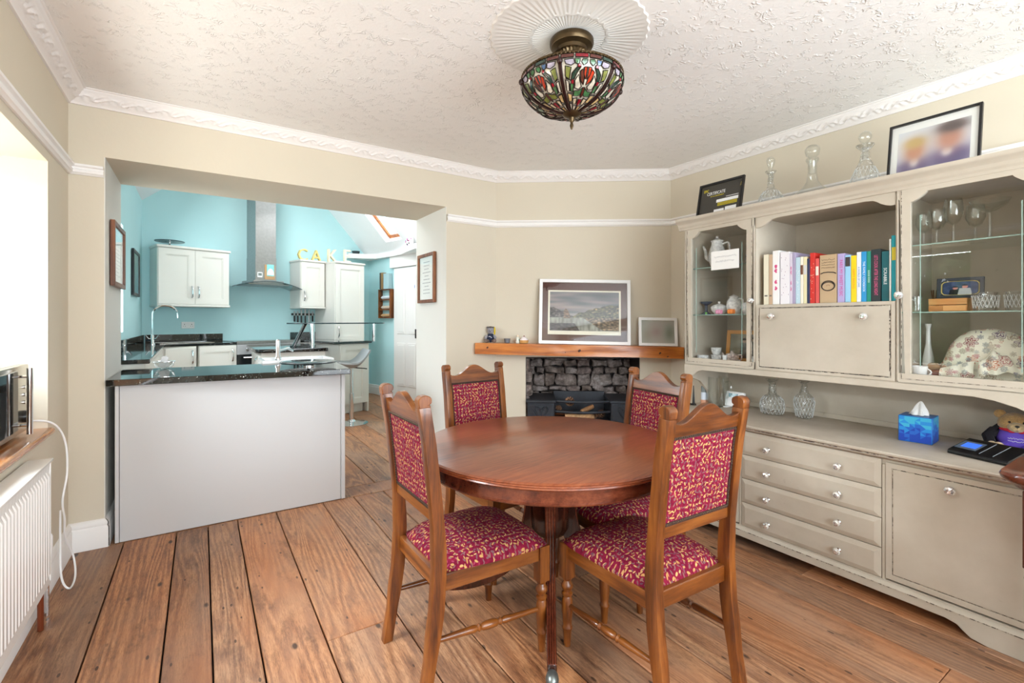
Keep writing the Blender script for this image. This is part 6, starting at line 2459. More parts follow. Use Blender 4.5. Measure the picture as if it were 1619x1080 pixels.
# ------------------------------------------------------------------ books in the niche
SHZ = 1.3125
BK = [
    (0.517, 0.545, 1.590, (228, 222, 200), 'cream-spined book at the left end of the book row', 'D', None, None, 0),
    (0.546, 0.566, 1.587, (196, 168, 140), 'tan-spined slim book, second from the left end of the book row', 'D', None, None, 0),
    (0.567, 0.603, 1.605, (238, 238, 238), 'white book with a pink blot on its spine, third from the left', 'P', None, (210, 80, 130), 0),
    (0.608, 0.657, 1.592, (232, 230, 236), 'thickest white book with faint speckles on its spine', 'S', None, (150, 120, 150), 0),
    (0.658, 0.671, 1.580, (214, 206, 222), 'slim pale lilac book right of the thickest white book', 'P', None, (200, 100, 150), 0),
    (0.672, 0.687, 1.584, (168, 158, 188), 'slim grey-violet book between pale lilac and light blue books', None, None, None, 0),
    (0.688, 0.710, 1.556, (186, 212, 226), 'light blue book with faint pattern left of a white and brown book', 'S', None, (236, 240, 240), 0),
    (0.711, 0.726, 1.557, (236, 230, 214), 'white book with a brown block on its spine', 'B', None, (110, 66, 40), 0),
    (0.727, 0.743, 1.555, (226, 218, 176), 'pale yellow slim book left of the navy book', 'B', None, (206, 206, 206), 0),
    (0.744, 0.757, 1.544, (42, 48, 84), 'slim navy book left of the bright red book', None, None, None, 0),
    (0.758, 0.781, 1.571, (206, 44, 36), 'tall bright red book leaning slightly in the row', 'S', None, (232, 190, 160), 0),
    (0.784, 0.800, 1.540, (218, 84, 80), 'coral red book with a pale label right of the tall red book', 'B', None, (240, 224, 210), 0),
    (0.804, 0.881, 1.553, (188, 162, 128), 'wide kraft-brown book with a large black ring drawn on it', 'K', None, None, 0),
    (0.884, 0.915, 1.552, (176, 164, 210), 'lilac book with pink lettering up its spine', 'T', 'PARIS MY SWEET MUSIC', (206, 60, 150), 0),
    (0.917, 0.941, 1.541, (150, 200, 232), 'sky blue book with a small dark photo at the top of the spine', 'F', None, (60, 50, 50), 0),
    (0.942, 0.965, 1.536, (244, 206, 20), 'bright yellow book in the right half of the row', 'T', 'HAPPY BAKING', (230, 150, 30), 0),
    (0.966, 0.984, 1.550, (226, 232, 240), 'white book with blue lettering right of the yellow book', 'T', 'A WORLD OF CAKE', (60, 120, 190), 0),
    (0.985, 1.006, 1.550, (40, 146, 206), 'mid-blue book with white lettering beside the white book', 'T', 'THE FAMILY COOKBOOK', (230, 240, 250), 0),
    (1.007, 1.023, 1.549, (24, 140, 120), 'emerald green book with white lettering', 'T', 'GOOD FOOD', (220, 240, 230), 0),
    (1.024, 1.062, 1.555, (38, 50, 54), 'dark charcoal thick book with pink lettering', 'T', "LET'S COOK AFTER THE LONG NIGHT", (222, 90, 140), 0),
    (1.065, 1.093, 1.541, (16, 92, 100), 'deep teal book with large white lettering', 'T', 'SCRABBLE', (236, 240, 240), 0),
    (1.094, 1.1015, 1.595, (236, 236, 232), 'very thin tall white book near the right end of the row', None, None, None, 0),
    (1.1025, 1.1215, 1.609, (20, 168, 186), 'tallest turquoise book at the right end of the row', 'B', None, (226, 210, 60), 0),
]
for x0, x1, zt, col, lb, kind, txt, col2, lean in BK:
    w, h = x1 - x0 - 0.0008, zt - SHZ
    dep = 0.19 if h < 0.26 else 0.22
    bk = thing('book', lb, 'book', DW((x0 + x1) / 2, UY + 0.022, SHZ), DR, 'books in the dresser niche')
    bk.rotation_euler = (0, math.radians(lean), DR)
    p = MB()
    p.box(-w / 2, w / 2, 0.0, 0.004, 0, h)
    p.box(-w / 2, -w / 2 + 0.002, 0.004, dep, 0, h)
    p.box(w / 2 - 0.002, w / 2, 0.004, dep, 0, h)
    cv_ = p.build('cover', flat(*col, 0.45), bk, (0, 0, 0), (0, 0, 0), 0.0007)
    p = MB()
    p.box(-w / 2 + 0.002, w / 2 - 0.002, 0.004, dep - 0.004, 0.003, h - 0.004)
    p.build('pages', flat(236, 230, 214, 0.8), bk)
    if kind == 'T':
        s_ = min(w * 0.62, 0.020)
        ln = len(txt) * s_ * 0.62
        text_part(txt, s_, flat(*col2, 0.5), bk, (0, -0.0004, h * 0.5), (PI / 2, PI / 2, 0), 'spine_lettering', 0.0003, 'CENTER', 1.0, min(1.0, h * 0.86 / ln))
    elif kind == 'P':
        p = MB()
        for zz in (0.3, 0.42, 0.62, 0.7):
            p.prism([(w * 0.32 * math.cos(2 * PI * i / 8) * (0.6 + 0.4 * math.sin(i * 2.3 + zz * 9)), h * zz + 0.012 * math.sin(2 * PI * i / 8)) for i in range(8)], -0.0006, 0.0002, 'y')
        p.build('spine_print', flat(*col2, 0.5), bk)
    elif kind == 'S':
        rs = random.Random(int(x0 * 1e4))
        p = MB()
        for i in range(16):
            x, z = rs.uniform(-0.4, 0.4) * w, rs.uniform(0.08, 0.92) * h
            p.box(x - 0.0012, x + 0.0012, -0.0006, 0.0002, z - 0.002, z + 0.002)
        p.build('spine_print', flat(*col2, 0.5), bk)
    elif kind in 'BF' if kind else False:
        p = MB()
        z0_ = 0.62 if kind == 'B' else 0.76
        p.box(-w * 0.42, w * 0.42, -0.0006, 0.0002, h * z0_, h * (z0_ + 0.2))
        p.build('spine_print', flat(*col2, 0.5), bk)
    elif kind == 'D':
        p = MB()
        p.box(-w * 0.3, w * 0.3, -0.0006, 0.0002, h * 0.16, h * 0.19)
        p.build('spine_print', flat(120, 110, 100, 0.5), bk)
    elif kind == 'K':
        p = MB()
        for k, (cz, rx, rz_, r) in enumerate(((0.085, 0.030, 0.024, 0.0026), (0.085, 0.028, 0.021, 0.002))):
            p.tube([(rx * math.cos(2 * PI * i / 28), -0.0006, cz + rz_ * math.sin(2 * PI * i / 28) - (0.003 if k else 0)) for i in range(28)], r, 5, True)
        p.tube([(-0.034, -0.0006, 0.146), (-0.02, -0.0006, 0.152), (0.0, -0.0006, 0.153), (0.025, -0.0006, 0.150), (0.036, -0.0006, 0.144)], 0.0024, 5)
        p.build('ring_drawing', flat(40, 32, 28, 0.6), bk)
        rs = random.Random(2)
        p = MB()
        for i in range(4):
            z = 0.215 - 0.013 * i
            pts = [(-0.030 + 0.060 * k / 26, -0.0005, z + rs.uniform(-0.0032, 0.0032)) for k in range(27)]
            p.tube(pts, 0.0007, 4)
        p.build('handwriting', flat(70, 54, 40, 0.6), bk)
        p = MB()
        for k in range(3):
            p.ball((-0.006 + 0.006 * k, -0.0004, 0.086 + 0.003 * (k % 2)), 0.0022, 0.0006, 0.0022, 8, 5)
        p.build('blots', flat(150, 112, 80, 0.6), bk)


# ------------------------------------------------------------------ glassware
def decanter(name, label, x, y, z, body, stopper, group, cut=False):
    t = thing(name, label, 'decanter', DW(x, y, z), DR, group)
    p = MB()
    p.lathe(body, 28, (0, 0, 0), 'z', True)
    p.build('bottle', M['cut'] if cut else M['crystal'], t)
    if stopper:
        p = MB()
        p.lathe(stopper, 16)
        p.build('stopper', M['crystal'], t)
    if cut:
        # lattice of cut grooves over the body
        hs = [(r, h) for r, h in body if True]
        top_ = body[4][1] if len(body) > 4 else body[-1][1]

        def rad(h):
            for (r0, h0), (r1, h1) in zip(hs[:-1], hs[1:]):
                if h0 <= h <= h1 and h1 > h0:
                    return r0 + (r1 - r0) * (h - h0) / (h1 - h0)
            return hs[0][0]
        q = MB()
        for k in range(18):
            for s_ in (-1, 1):
                pts = []
                for j in range(9):
                    h = 0.008 + (top_ - 0.008) * j / 8
                    a = 2 * PI * k / 18 + s_ * 0.75 * j / 8
                    r = rad(h) + 0.0004
                    pts.append((r * math.cos(a), r * math.sin(a), h))
                q.tube(pts, 0.0006, 4)
        stuff(q.build('cut_grooves', flat(226, 230, 230, 0.15), t))
    return t


zt = 1.871
decanter('glass_decanter', 'small round-bodied cut-glass decanter on the dresser top beside the black certificate', 0.475, 0.30, zt,
         [(0.040, 0.0), (0.062, 0.006), (0.068, 0.04), (0.062, 0.075), (0.040, 0.105), (0.020, 0.125), (0.016, 0.16), (0.017, 0.20), (0.030, 0.222), (0.028, 0.222), (0.012, 0.2), (0.011, 0.15)],
         [(0.010, 0.20), (0.011, 0.228), (0.010, 0.236), (0.020, 0.262), (0.024, 0.282), (0.018, 0.298), (0.008, 0.304), (0, 0.305)], 'decanters on top of the dresser', True)
decanter('glass_decanter', "wide-based plain ship's decanter with flat round stopper, middle of three on the dresser top", 0.700, 0.30, zt,
         [(0.10, 0.0), (0.112, 0.004), (0.108, 0.018), (0.085, 0.045), (0.05, 0.075), (0.030, 0.105), (0.022, 0.15), (0.021, 0.20), (0.032, 0.222), (0.030, 0.232), (0.017, 0.21), (0.016, 0.15)],
         [(0.015, 0.21), (0.016, 0.236), (0.030, 0.248), (0.036, 0.268), (0.036, 0.284), (0.024, 0.300), (0, 0.306)], 'decanters on top of the dresser')
decanter('glass_decanter', 'pear-shaped faceted decanter with ball stopper left of the big photo on the dresser top', 0.945, 0.30, zt,
         [(0.050, 0.0), (0.067, 0.006), (0.070, 0.03), (0.060, 0.070), (0.040, 0.115), (0.022, 0.16), (0.017, 0.20), (0.038, 0.226), (0.038, 0.230), (0.014, 0.212), (0.012, 0.16)],
         [(0.012, 0.21), (0.010, 0.236), (0.020, 0.246), (0.028, 0.262), (0.029, 0.272), (0.022, 0.288), (0.010, 0.296), (0, 0.297)], 'decanters on top of the dresser', True)
cz = 0.661
decanter('cut_glass_carafe', 'round cut-glass carafe without stopper on the dresser counter right of the white thermostat', 0.43, 0.40, cz,
         [(0.045, 0.0), (0.060, 0.006), (0.068, 0.05), (0.064, 0.085), (0.045, 0.108), (0.024, 0.122), (0.021, 0.16), (0.020, 0.19), (0.036, 0.212), (0.034, 0.214), (0.016, 0.19), (0.017, 0.13)], None, 'carafes on the dresser counter', True)
decanter('cut_glass_carafe', 'tall slim cut-glass carafe without stopper, right of the round carafe on the counter', 0.592, 0.44, cz,
         [(0.036, 0.0), (0.042, 0.006), (0.050, 0.055), (0.055, 0.095), (0.048, 0.122), (0.024, 0.145), (0.017, 0.17), (0.017, 0.20), (0.030, 0.214), (0.028, 0.215), (0.012, 0.19), (0.013, 0.15)], None, 'carafes on the dresser counter', True)
t = thing('glass_jug', 'tall straight clear glass jug at the left end of the dresser counter', 'jug', DW(0.075, 0.40, cz), DR)
p = MB()
p.lathe([(0.066, 0.0), (0.072, 0.004), (0.070, 0.10), (0.068, 0.19), (0.065, 0.19), (0.066, 0.012), (0, 0.01)], 26)
p.build('body', M['crystal'], t)
p = MB()
p.tube(spline([(0.066, -0.02, 0.165), (0.10, -0.03, 0.168), (0.112, -0.035, 0.13), (0.105, -0.03, 0.085), (0.07, -0.02, 0.06)], 6), 0.007, 8)
p.build('handle', M['crystal'], t)

# wine glasses and other things behind the right-hand glass door
def stem_glass(label, x, y, z, h, r, kind, name='wine_glass', group='stemmed glasses on the top shelf'):
    t = thing(name, label, 'glass', DW(x, y, z), DR, group)
    p = MB()
    if kind == 'coupe':
        pr = [(0.004, h * 0.60), (0.02, h * 0.62), (r * 0.8, h * 0.74), (r, h * 0.86), (r * 0.98, h * 0.86), (r * 0.78, h * 0.755), (0.0, h * 0.63)]
    else:
        pr = [(0.004, h * 0.42), (r * 0.6, h * 0.48), (r, h * 0.66), (r * 0.96, h * 0.85), (r * 0.84, h), (r * 0.82, h), (r * 0.93, h * 0.85), (r * 0.96, h * 0.66), (r * 0.56, h * 0.5), (0, h * 0.44)]
    p.lathe(pr, 22, (0, 0, 0), 'z', False)
    p.build('bowl', M['crystal'], t)
    p = MB()
    top_ = h * (0.62 if kind == 'coupe' else 0.44)
    p.lathe([(0.034, 0.0), (0.034, 0.002), (0.008, 0.008), (0.0045, 0.03), (0.004, top_)], 18)
    p.build('stem', M['crystal'], t)
    return t


sz = 1.5585
stem_glass('wine glass at the left end of the upper shelf in the right glass cabinet', 1.178, 0.29, sz, 0.155, 0.032, 'wine')
stem_glass('second wine glass from the left on the upper shelf of the right glass cabinet', 1.232, 0.26, sz, 0.158, 0.036, 'wine')
stem_glass('tallest flared wine glass in the middle of the upper shelf', 1.285, 0.27, sz, 0.195, 0.034, 'wine')
stem_glass('wine glass right of the tallest flared glass on the upper shelf', 1.342, 0.33, sz, 0.165, 0.034, 'wine')
stem_glass('big wide coupe glass on the upper shelf of the right glass cabinet', 1.405, 0.24, sz, 0.185, 0.064, 'coupe', 'coupe_glass')
p = MB()
p.box(0, 0.128, 0, 0.075, 0, 0.056)
wz = 1.2625
cr = thing('wooden_crate', 'small pale wooden crate box on the middle shelf of the right glass cabinet', 'box', DW(1.208, 0.24, wz), DR)
p = MB()
for z in (0.0, 0.030):
    p.box(0, 0.128, 0, 0.006, z, z + 0.027)
    p.box(0, 0.128, 0.07, 0.076, z, z + 0.027)
p.box(0.0, 0.006, 0.006, 0.07, 0, 0.057)
p.box(0.122, 0.128, 0.006, 0.07, 0, 0.057)
p.box(0.006, 0.122, 0.006, 0.07, 0, 0.004)
p.build('slats', wood('pale_crate_wood', c(172, 112, 56), c(212, 152, 88), c(230, 180, 122), 'x', 0.6), cr, (0, 0, 0), (0, 0, 0), 0.001)
p = MB()
p.box(0.05, 0.124, -0.002, 0.0, 0.004, 0.026)
p.build('label_plate', flat(226, 168, 104), cr)


def tv_photo(u, v_):
    q = Vector((0.22, 0.28, 0.42)) + Vector((0.1, 0.1, 0.12)) * noise.noise((u * 5, v_ * 5, 1))
    for cx_, cy_, s_, hat in ((0.36, 0.50, 0.085, (0.10, 0.10, 0.16)), (0.64, 0.60, 0.095, (0.16, 0.12, 0.20))):
        d = math.hypot((u - cx_) * 1.5, v_ - cy_)
        if v_ < cy_ - 0.1 and abs(u - cx_) < 0.20 - 0.18 * (v_ - (cy_ - 0.5)) * 0.6:
            q = Vector((0.72, 0.74, 0.76)) if cx_ > 0.5 else Vector((0.10, 0.10, 0.14))
        if d < s_ * 1.35:
            q = Vector((0.82, 0.56, 0.54))
        if d < s_ * 1.75 and v_ > cy_ + 0.05:
            q = Vector(hat)
    return tuple(max(0, x) ** 2.2 for x in q) + (1,)


def tv_parts(t, y):
    p = MB()
    o_, i_ = [], []
    n = 32
    for i in range(n):
        a = 2 * PI * i / n
        cx_, sx_ = math.cos(a), math.sin(a)
        k = 1 / (abs(cx_) ** 5 + abs(sx_) ** 5) ** 0.2
        o_.append((0.0775 + 0.062 * cx_ * k, 0.045 + 0.031 * sx_ * k))
    p.tube([(x, y - 0.001, z) for x, z in o_], 0.0020, 6, True)
    p.build('screen_rim', flat(206, 186, 110, 0.4), t)


f = framed('toy_television_frame', 'dark television-shaped frame with a photo of two people standing on the wooden crate', 'picture', DW(1.222, 0.30, wz + 0.0575), DR, 0.155, 0.090, 0.014, 0.012, flat(44, 50, 62, 0.4),
           lambda t, y: (tv_parts(t, y), picture_print('print', 0.112, 0.058, 56, 34, tv_photo, M['print'], t, (0.0775, y - 0.0006, 0.016), (0, 0, 0))), math.radians(-5), 0, flat(44, 50, 62, 0.5), None, False)
for i, (x, y, lb) in enumerate(((1.392, 0.24, 'left of two square cut-glass tumblers on the middle shelf'), (1.487, 0.24, 'right of two square cut-glass tumblers on the middle shelf'))):
    t = thing('cut_glass_tumbler', lb, 'glass', DW(x, y, wz), DR, 'cut-glass tumblers')
    p = MB()
    p.lathe([(0.034, 0.0), (0.037, 0.004), (0.042, 0.076), (0.039, 0.076), (0.033, 0.012), (0, 0.010)], 20)
    p.build('tumbler_wall', M['cut'], t)
    q = MB()
    for k in range(20):
        a = 2 * PI * k / 20
        for s_ in (-1, 1):
            q.tube([((0.0385 + 0.004 * u) * math.cos(a + s_ * 0.42 * u), (0.0385 + 0.004 * u) * math.sin(a + s_ * 0.42 * u), 0.012 + 0.052 * u) for u in (0, 0.33, 0.66, 1)], 0.0006, 4)
    q.build('cut_lines', flat(226, 230, 230, 0.1), t)
t = thing('shot_glass', 'slim clear shot glass at the left of the middle shelf beside the wooden crate', 'glass', DW(1.165, 0.25, wz), DR)
p = MB()
p.lathe([(0.014, 0.0), (0.017, 0.003), (0.020, 0.070), (0.018, 0.070), (0.014, 0.010), (0, 0.01)], 18)
p.build('tumbler_wall', M['crystal'], t)
t = thing('pen_pot', 'small dark pot holding brown sticks behind the shot glass', 'pot', DW(1.200, 0.345, wz), DR)
p = MB()
p.lathe([(0.016, 0.0), (0.018, 0.06), (0.016, 0.06), (0.014, 0.004), (0, 0.004)], 16)
p.build('pot', flat(60, 58, 56, 0.4), t)
for i, (dx, dy) in enumerate(((0.004, 0.0), (-0.006, 0.004), (0.0, -0.006))):
    p = MB()
    p.tube([(0, 0, 0.006), (dx * 2.2, dy * 2.2, 0.10)], 0.0028, 6)
    p.build('stick', flat(110, 70, 44, 0.6), t)

# floral cloth hat-shaped tea cosy and cups on the bottom shelf
bz = 0.963
t = thing('floral_tea_cosy', 'large cream floral padded tea cosy at the bottom of the right glass cabinet', 'tea cosy', DW(1.385, 0.33, bz), DR)
p = MB()


def cosy(u, v_):
    a = PI * u
    x = -math.cos(a) * 0.152
    h = 0.222 * math.sin(a) ** 0.62
    th = 0.055 * (1 - v_ ** 2) if False else 0
    y = (2 * v_ - 1)
    bulge = math.sqrt(max(0, 1 - y * y))
    fold = 0.004 * math.sin(x * 70 + y * 3)
    return (x * (0.93 + 0.07 * bulge), y * 0.060 * math.sin(a) ** 0.4 + fold, 0.002 + h * (0.90 + 0.10 * bulge) * (1.0))


ncs = 28


def cosy2(u, v_):
    """outer skin: from the front hem, over the dome and down to the back hem"""
    s_ = 2 * u - 1
    ang = PI * v_
    H = 0.222 * max(0.0, 1 - abs(s_) ** 2.6) ** 0.55 + 0.002
    x = s_ * 0.158
    y = -math.cos(ang) * (0.070 * (1 - 0.6 * abs(s_) ** 3))
    z = H * math.sin(ang) ** 0.55
    w_ = 0.0045 * math.sin(s_ * 13 + 1.0) * math.sin(ang) + 0.004 * noise.noise((x * 22, y * 22, z * 22))
    return (x + w_ * 0.5, y + w_, z + 0.5 * w_ * math.sin(ang))


p.grid(cosy2, 32, 28)
p.build('dome', M['floral'], t, (0, 0, 0), (0, 0, 0), 0, 1, 80)
p = MB()


def fold_cloth(u, v_):
    x = -0.01 + 0.125 * u
    r = 0.030 + 0.016 * math.sin(u * 5.0) + 0.006 * math.sin(u * 17 + v_ * 5)
    a = -0.35 + 3.4 * v_
    return (x, -0.082 - r * math.cos(a) * 0.9, 0.045 + r * 1.5 * math.sin(a) + 0.02 * math.sin(3.0 * u))


p.grid(fold_cloth, 24, 16)
p.grid(lambda u, v_: (-0.14 + 0.11 * u, -0.075 - 0.020 * math.sin(PI * v_) + 0.004 * math.sin(u * 14), 0.002 + 0.080 * v_ * (0.6 + 0.5 * u)), 16, 8)
p.build('folded_flap', M['floral'], t, (0, 0, 0), (0, 0, 0), 0, 1, 80)


def cup(name, label, x, y, z, r, h, mat, handle=True, group=None, rot=0.0):
    t = thing(name, label, 'cup', DW(x, y, z), DR + rot, group)
    p = MB()
    p.lathe([(r * 0.55, 0.0), (r * 0.60, 0.003), (r * 0.85, h * 0.35), (r, h), (r * 0.95, h), (r * 0.80, h * 0.38), (0, 0.006)], 20)
    p.build('cup_body', mat, t)
    if handle:
        p = MB()
        p.tube([(r * 0.9 + 0.014 * math.sin(PI * i / 8), 0, h * 0.82 - h * 0.55 * i / 8) for i in range(9)], 0.0028, 6)
        p.build('handle', mat, t)
    return t


cup('tea_cup', 'plain white cup at the bottom left corner of the right glass cabinet', 1.180, 0.225, bz, 0.031, 0.056, M['porcelain'])
t = thing('trinket_stack', 'cluster of brown and maroon cloth pouches between white cup and tea cosy', 'pouch', DW(1.232, 0.27, bz), DR)
for i, (dx, dy, dz, r, col) in enumerate(((0.0, 0.0, 0.020, 0.026, (110, 66, 62)), (-0.02, 0.03, 0.05, 0.024, (152, 128, 100)), (0.02, 0.05, 0.06, 0.022, (176, 150, 130)), (-0.022, -0.012, 0.012, 0.012, (200, 206, 214)))):
    p = MB()
    p.ball((dx, dy, dz), r, r * 0.8, r * 0.8, 12, 8, lambda a, th: 1 + 0.12 * math.sin(3 * a + 2 * th))
    p.build('pouch', flat(*col, 0.8), t)
t = thing('white_vase', 'slim white curved ornament at the left side of the right glass cabinet', 'ornament', DW(1.163, 0.40, bz), DR)
p = MB()
p.lathe([(0.0, 0.0), (0.020, 0.0), (0.024, 0.03), (0.020, 0.09), (0.010, 0.15), (0.008, 0.22), (0.013, 0.245), (0.010, 0.245), (0.0, 0.22)], 18)
p.build('ornament_body', M['porcelain'], t)

# left glass cabinet
def pot(name, label, cat, x, y, z, prof, mat, extras=(), group=None):
    t = thing(name, label, cat, DW(x, y, z), DR, group)
    p = MB()
    p.lathe(prof, 24)
    p.build('vessel', mat, t)
    for nm, fn in extras:
        q = MB()
        fn(q)
        q.build(nm, mat, t)
    return t


gilt = flat(196, 178, 140, 0.3)
t = pot('coffee_pot', 'white patterned china coffee pot on the top shelf of the left glass cabinet', 'pot', 0.165, 0.25, 1.5585,
        [(0.0, 0.0), (0.034, 0.0), (0.036, 0.006), (0.050, 0.04), (0.054, 0.075), (0.045, 0.115), (0.034, 0.145), (0.034, 0.160), (0.040, 0.168), (0.02, 0.180), (0.006, 0.186), (0.009, 0.196), (0, 0.200)], M['china'],
        (('spout', lambda q: q.tube(spline([(-0.045, 0, 0.05), (-0.075, 0, 0.07), (-0.082, 0, 0.11), (-0.098, 0, 0.145)], 5), [0.015 - 0.0006 * i for i in range(16)], 8)),
         ('handle', lambda q: q.tube(spline([(0.038, 0, 0.145), (0.075, 0, 0.150), (0.085, 0, 0.11), (0.070, 0, 0.07), (0.048, 0, 0.055)], 5), 0.005, 8))))
pot('china_box', 'dark patterned china box behind the note card on the top shelf', 'box', 0.385, 0.30, 1.5585, [(0, 0), (0.05, 0), (0.056, 0.01), (0.056, 0.06), (0.05, 0.066), (0.02, 0.075), (0, 0.076)], plain('dark_china', c(150, 158, 168), 0.2, 0, 0.5, 0.3, 0.5, 50))
t = thing('note_card', 'white handwritten card stuck on the pane of the left glass door', 'card', DW(0.206, UY + 0.0024, 1.530), DR)
p = MB()
p.box(0, 0.179, -0.0012, 0.0, 0, 0.112)
p.build('card_sheet', M['paper'], t)
rs = random.Random(6)
p = MB()
for z, a, b_ in ((0.075, 0.02, 0.165), (0.048, 0.03, 0.150)):
    n_ = 46
    p.tube([(a + (b_ - a) * k / n_, -0.0016, z + rs.uniform(-0.0045, 0.006) * (1 if k % 3 else 1.5)) for k in range(n_ + 1)], 0.0006, 4)
p.build('handwriting', flat(150, 152, 160), t)
mz = 1.2625
pot('lidded_tureen', 'small white lidded china tureen on the middle shelf of the left glass cabinet', 'pot', 0.180, 0.25, mz, [(0, 0), (0.026, 0), (0.030, 0.006), (0.048, 0.026), (0.052, 0.044), (0.050, 0.048), (0.036, 0.060), (0.012, 0.066), (0.006, 0.070), (0.009, 0.080), (0, 0.084)], M['china'])
pot('ginger_jar', 'round white china jar, tallest on the middle shelf of the left glass cabinet', 'jar', 0.278, 0.25, mz, [(0, 0), (0.028, 0), (0.032, 0.008), (0.044, 0.045), (0.040, 0.080), (0.026, 0.100), (0.028, 0.108), (0.010, 0.118), (0, 0.122)], M['china'],
    (('handle', lambda q: q.tube(spline([(0.030, 0, 0.095), (0.056, 0, 0.09), (0.056, 0, 0.05), (0.042, 0, 0.035)], 5), 0.004, 6)),))
pot('sugar_bowl', 'grey-white china sugar bowl at the right end of the middle shelf', 'bowl', 0.362, 0.26, mz, [(0, 0), (0.024, 0), (0.034, 0.02), (0.038, 0.05), (0.03, 0.066), (0.012, 0.072), (0, 0.082)], M['china'])
t = thing('blue_stand', 'dark blue and grey pedestal dish at the left of the middle shelf', 'dish', DW(0.080, 0.26, mz), DR)
p = MB()
p.lathe([(0.030, 0.0), (0.030, 0.005), (0.010, 0.02), (0.008, 0.06), (0.030, 0.072), (0.040, 0.082), (0.036, 0.084), (0, 0.076)], 22)
p.build('pedestal', flat(58, 66, 92, 0.25), t)
for nm, lb, x, y, col, r in (('pink_rose', 'pink china rose at the front of the middle shelf', 0.218, 0.185, (226, 150, 186), 0.020), ('orange_rose', 'orange china rose right of the pink rose', 0.298, 0.185, (240, 138, 40), 0.021), ('green_bud', 'green china bud left of the pink rose', 0.130, 0.185, (98, 170, 70), 0.010)):
    t = thing('china_flower', lb, 'ornament', DW(x, y, mz), DR, 'china flowers')
    for k in range(9 if r > 0.015 else 4):
        p = MB()
        a = k * 2.399
        rr = r * (0.25 + 0.075 * k)
        p.ball((rr * math.cos(a), rr * math.sin(a) * 0.8, r * 0.85 - 0.0002 * k), r * 0.42, r * 0.30, r * 0.62 + 0.001 * (k % 3), 8, 6)
        p.build('petal', flat(*col, 0.35), t)
    p = MB()
    p.ball((0, 0, r * 0.5), r * 0.6, r * 0.5, r * 0.5, 8, 6)
    p.build('flower_base', flat(*col, 0.35), t)
cup('tea_cup', 'white china bowl with blue band at the left of the bottom shelf', 0.098, 0.20, bz, 0.036, 0.040, M['china'], False, 'china cups in the left cabinet')
cup('tea_cup', 'lower cup of the stacked pair at the bottom left cabinet', 0.146, 0.27, bz, 0.034, 0.044, M['china'], True, 'china cups in the left cabinet', -0.4)
cup('tea_cup', 'upper cup of the stacked pair at the bottom left cabinet', 0.146, 0.27, bz + 0.0445, 0.034, 0.044, M['china'], True, 'china cups in the left cabinet', -0.5)
cup('tea_cup', 'white cup at the right end of the bottom shelf of the left cabinet', 0.415, 0.24, bz, 0.030, 0.048, M['china'], False, 'china cups in the left cabinet')
pot('china_teapot', 'small floral round teapot in front of the orange-framed old photo', 'teapot', 0.240, 0.29, bz, [(0, 0), (0.022, 0), (0.040, 0.02), (0.043, 0.038), (0.030, 0.056), (0.012, 0.060), (0.006, 0.064), (0.008, 0.071), (0, 0.074)], plain('floral_teapot', c(214, 200, 196), 0.2, 0, 0.5, 0.4, 0.5, 90),
    (('spout', lambda q: q.tube([(-0.036, 0, 0.026), (-0.056, 0, 0.040), (-0.064, 0, 0.058)], [0.010, 0.007, 0.005], 8)), ('handle', lambda q: q.tube(spline([(0.036, 0, 0.048), (0.062, 0, 0.05), (0.060, 0, 0.022), (0.038, 0, 0.016)], 5), 0.004, 6))))
cup('white_pot', 'narrow white pot left of the floral teapot', 0.252, 0.195, bz, 0.014, 0.05, M['porcelain'], False)


def old_photo(u, v_):
    q = Vector((0.55, 0.53, 0.46)) + Vector((0.05, 0.05, 0.04)) * noise.noise((u * 4, v_ * 4, 3))
    for cx_, top_ in ((0.48, 0.80), (0.80, 0.86)):
        if math.hypot((u - cx_) * 1.5, v_ - (top_ - 0.09)) < 0.085:
            q = Vector((0.66, 0.56, 0.48))
        if math.hypot((u - cx_) * 1.4, v_ - (top_ - 0.04)) < 0.08 and v_ > top_ - 0.075:
            q = Vector((0.16, 0.14, 0.13))
        if v_ < top_ - 0.17 and abs(u - cx_) < 0.13 - 0.05 * v_:
            q = Vector((0.34, 0.34, 0.31)) + Vector((0.08, 0.08, 0.07)) * noise.noise((u * 20, v_ * 14, 5))
    return tuple(x ** 2.2 for x in q) + (1,)


framed('framed_photo', 'orange wood framed old photo of two standing people in the left glass cabinet', 'picture', DW(0.150, 0.37, bz), DR, 0.240, 0.200, 0.024, 0.012, flat(214, 152, 74, 0.5),
       lambda t, y: picture_print('print', 0.196, 0.16, 60, 50, old_photo, M['print'], t, (0.12, y - 0.0006, 0.02), (0, 0, 0)), math.radians(-7))

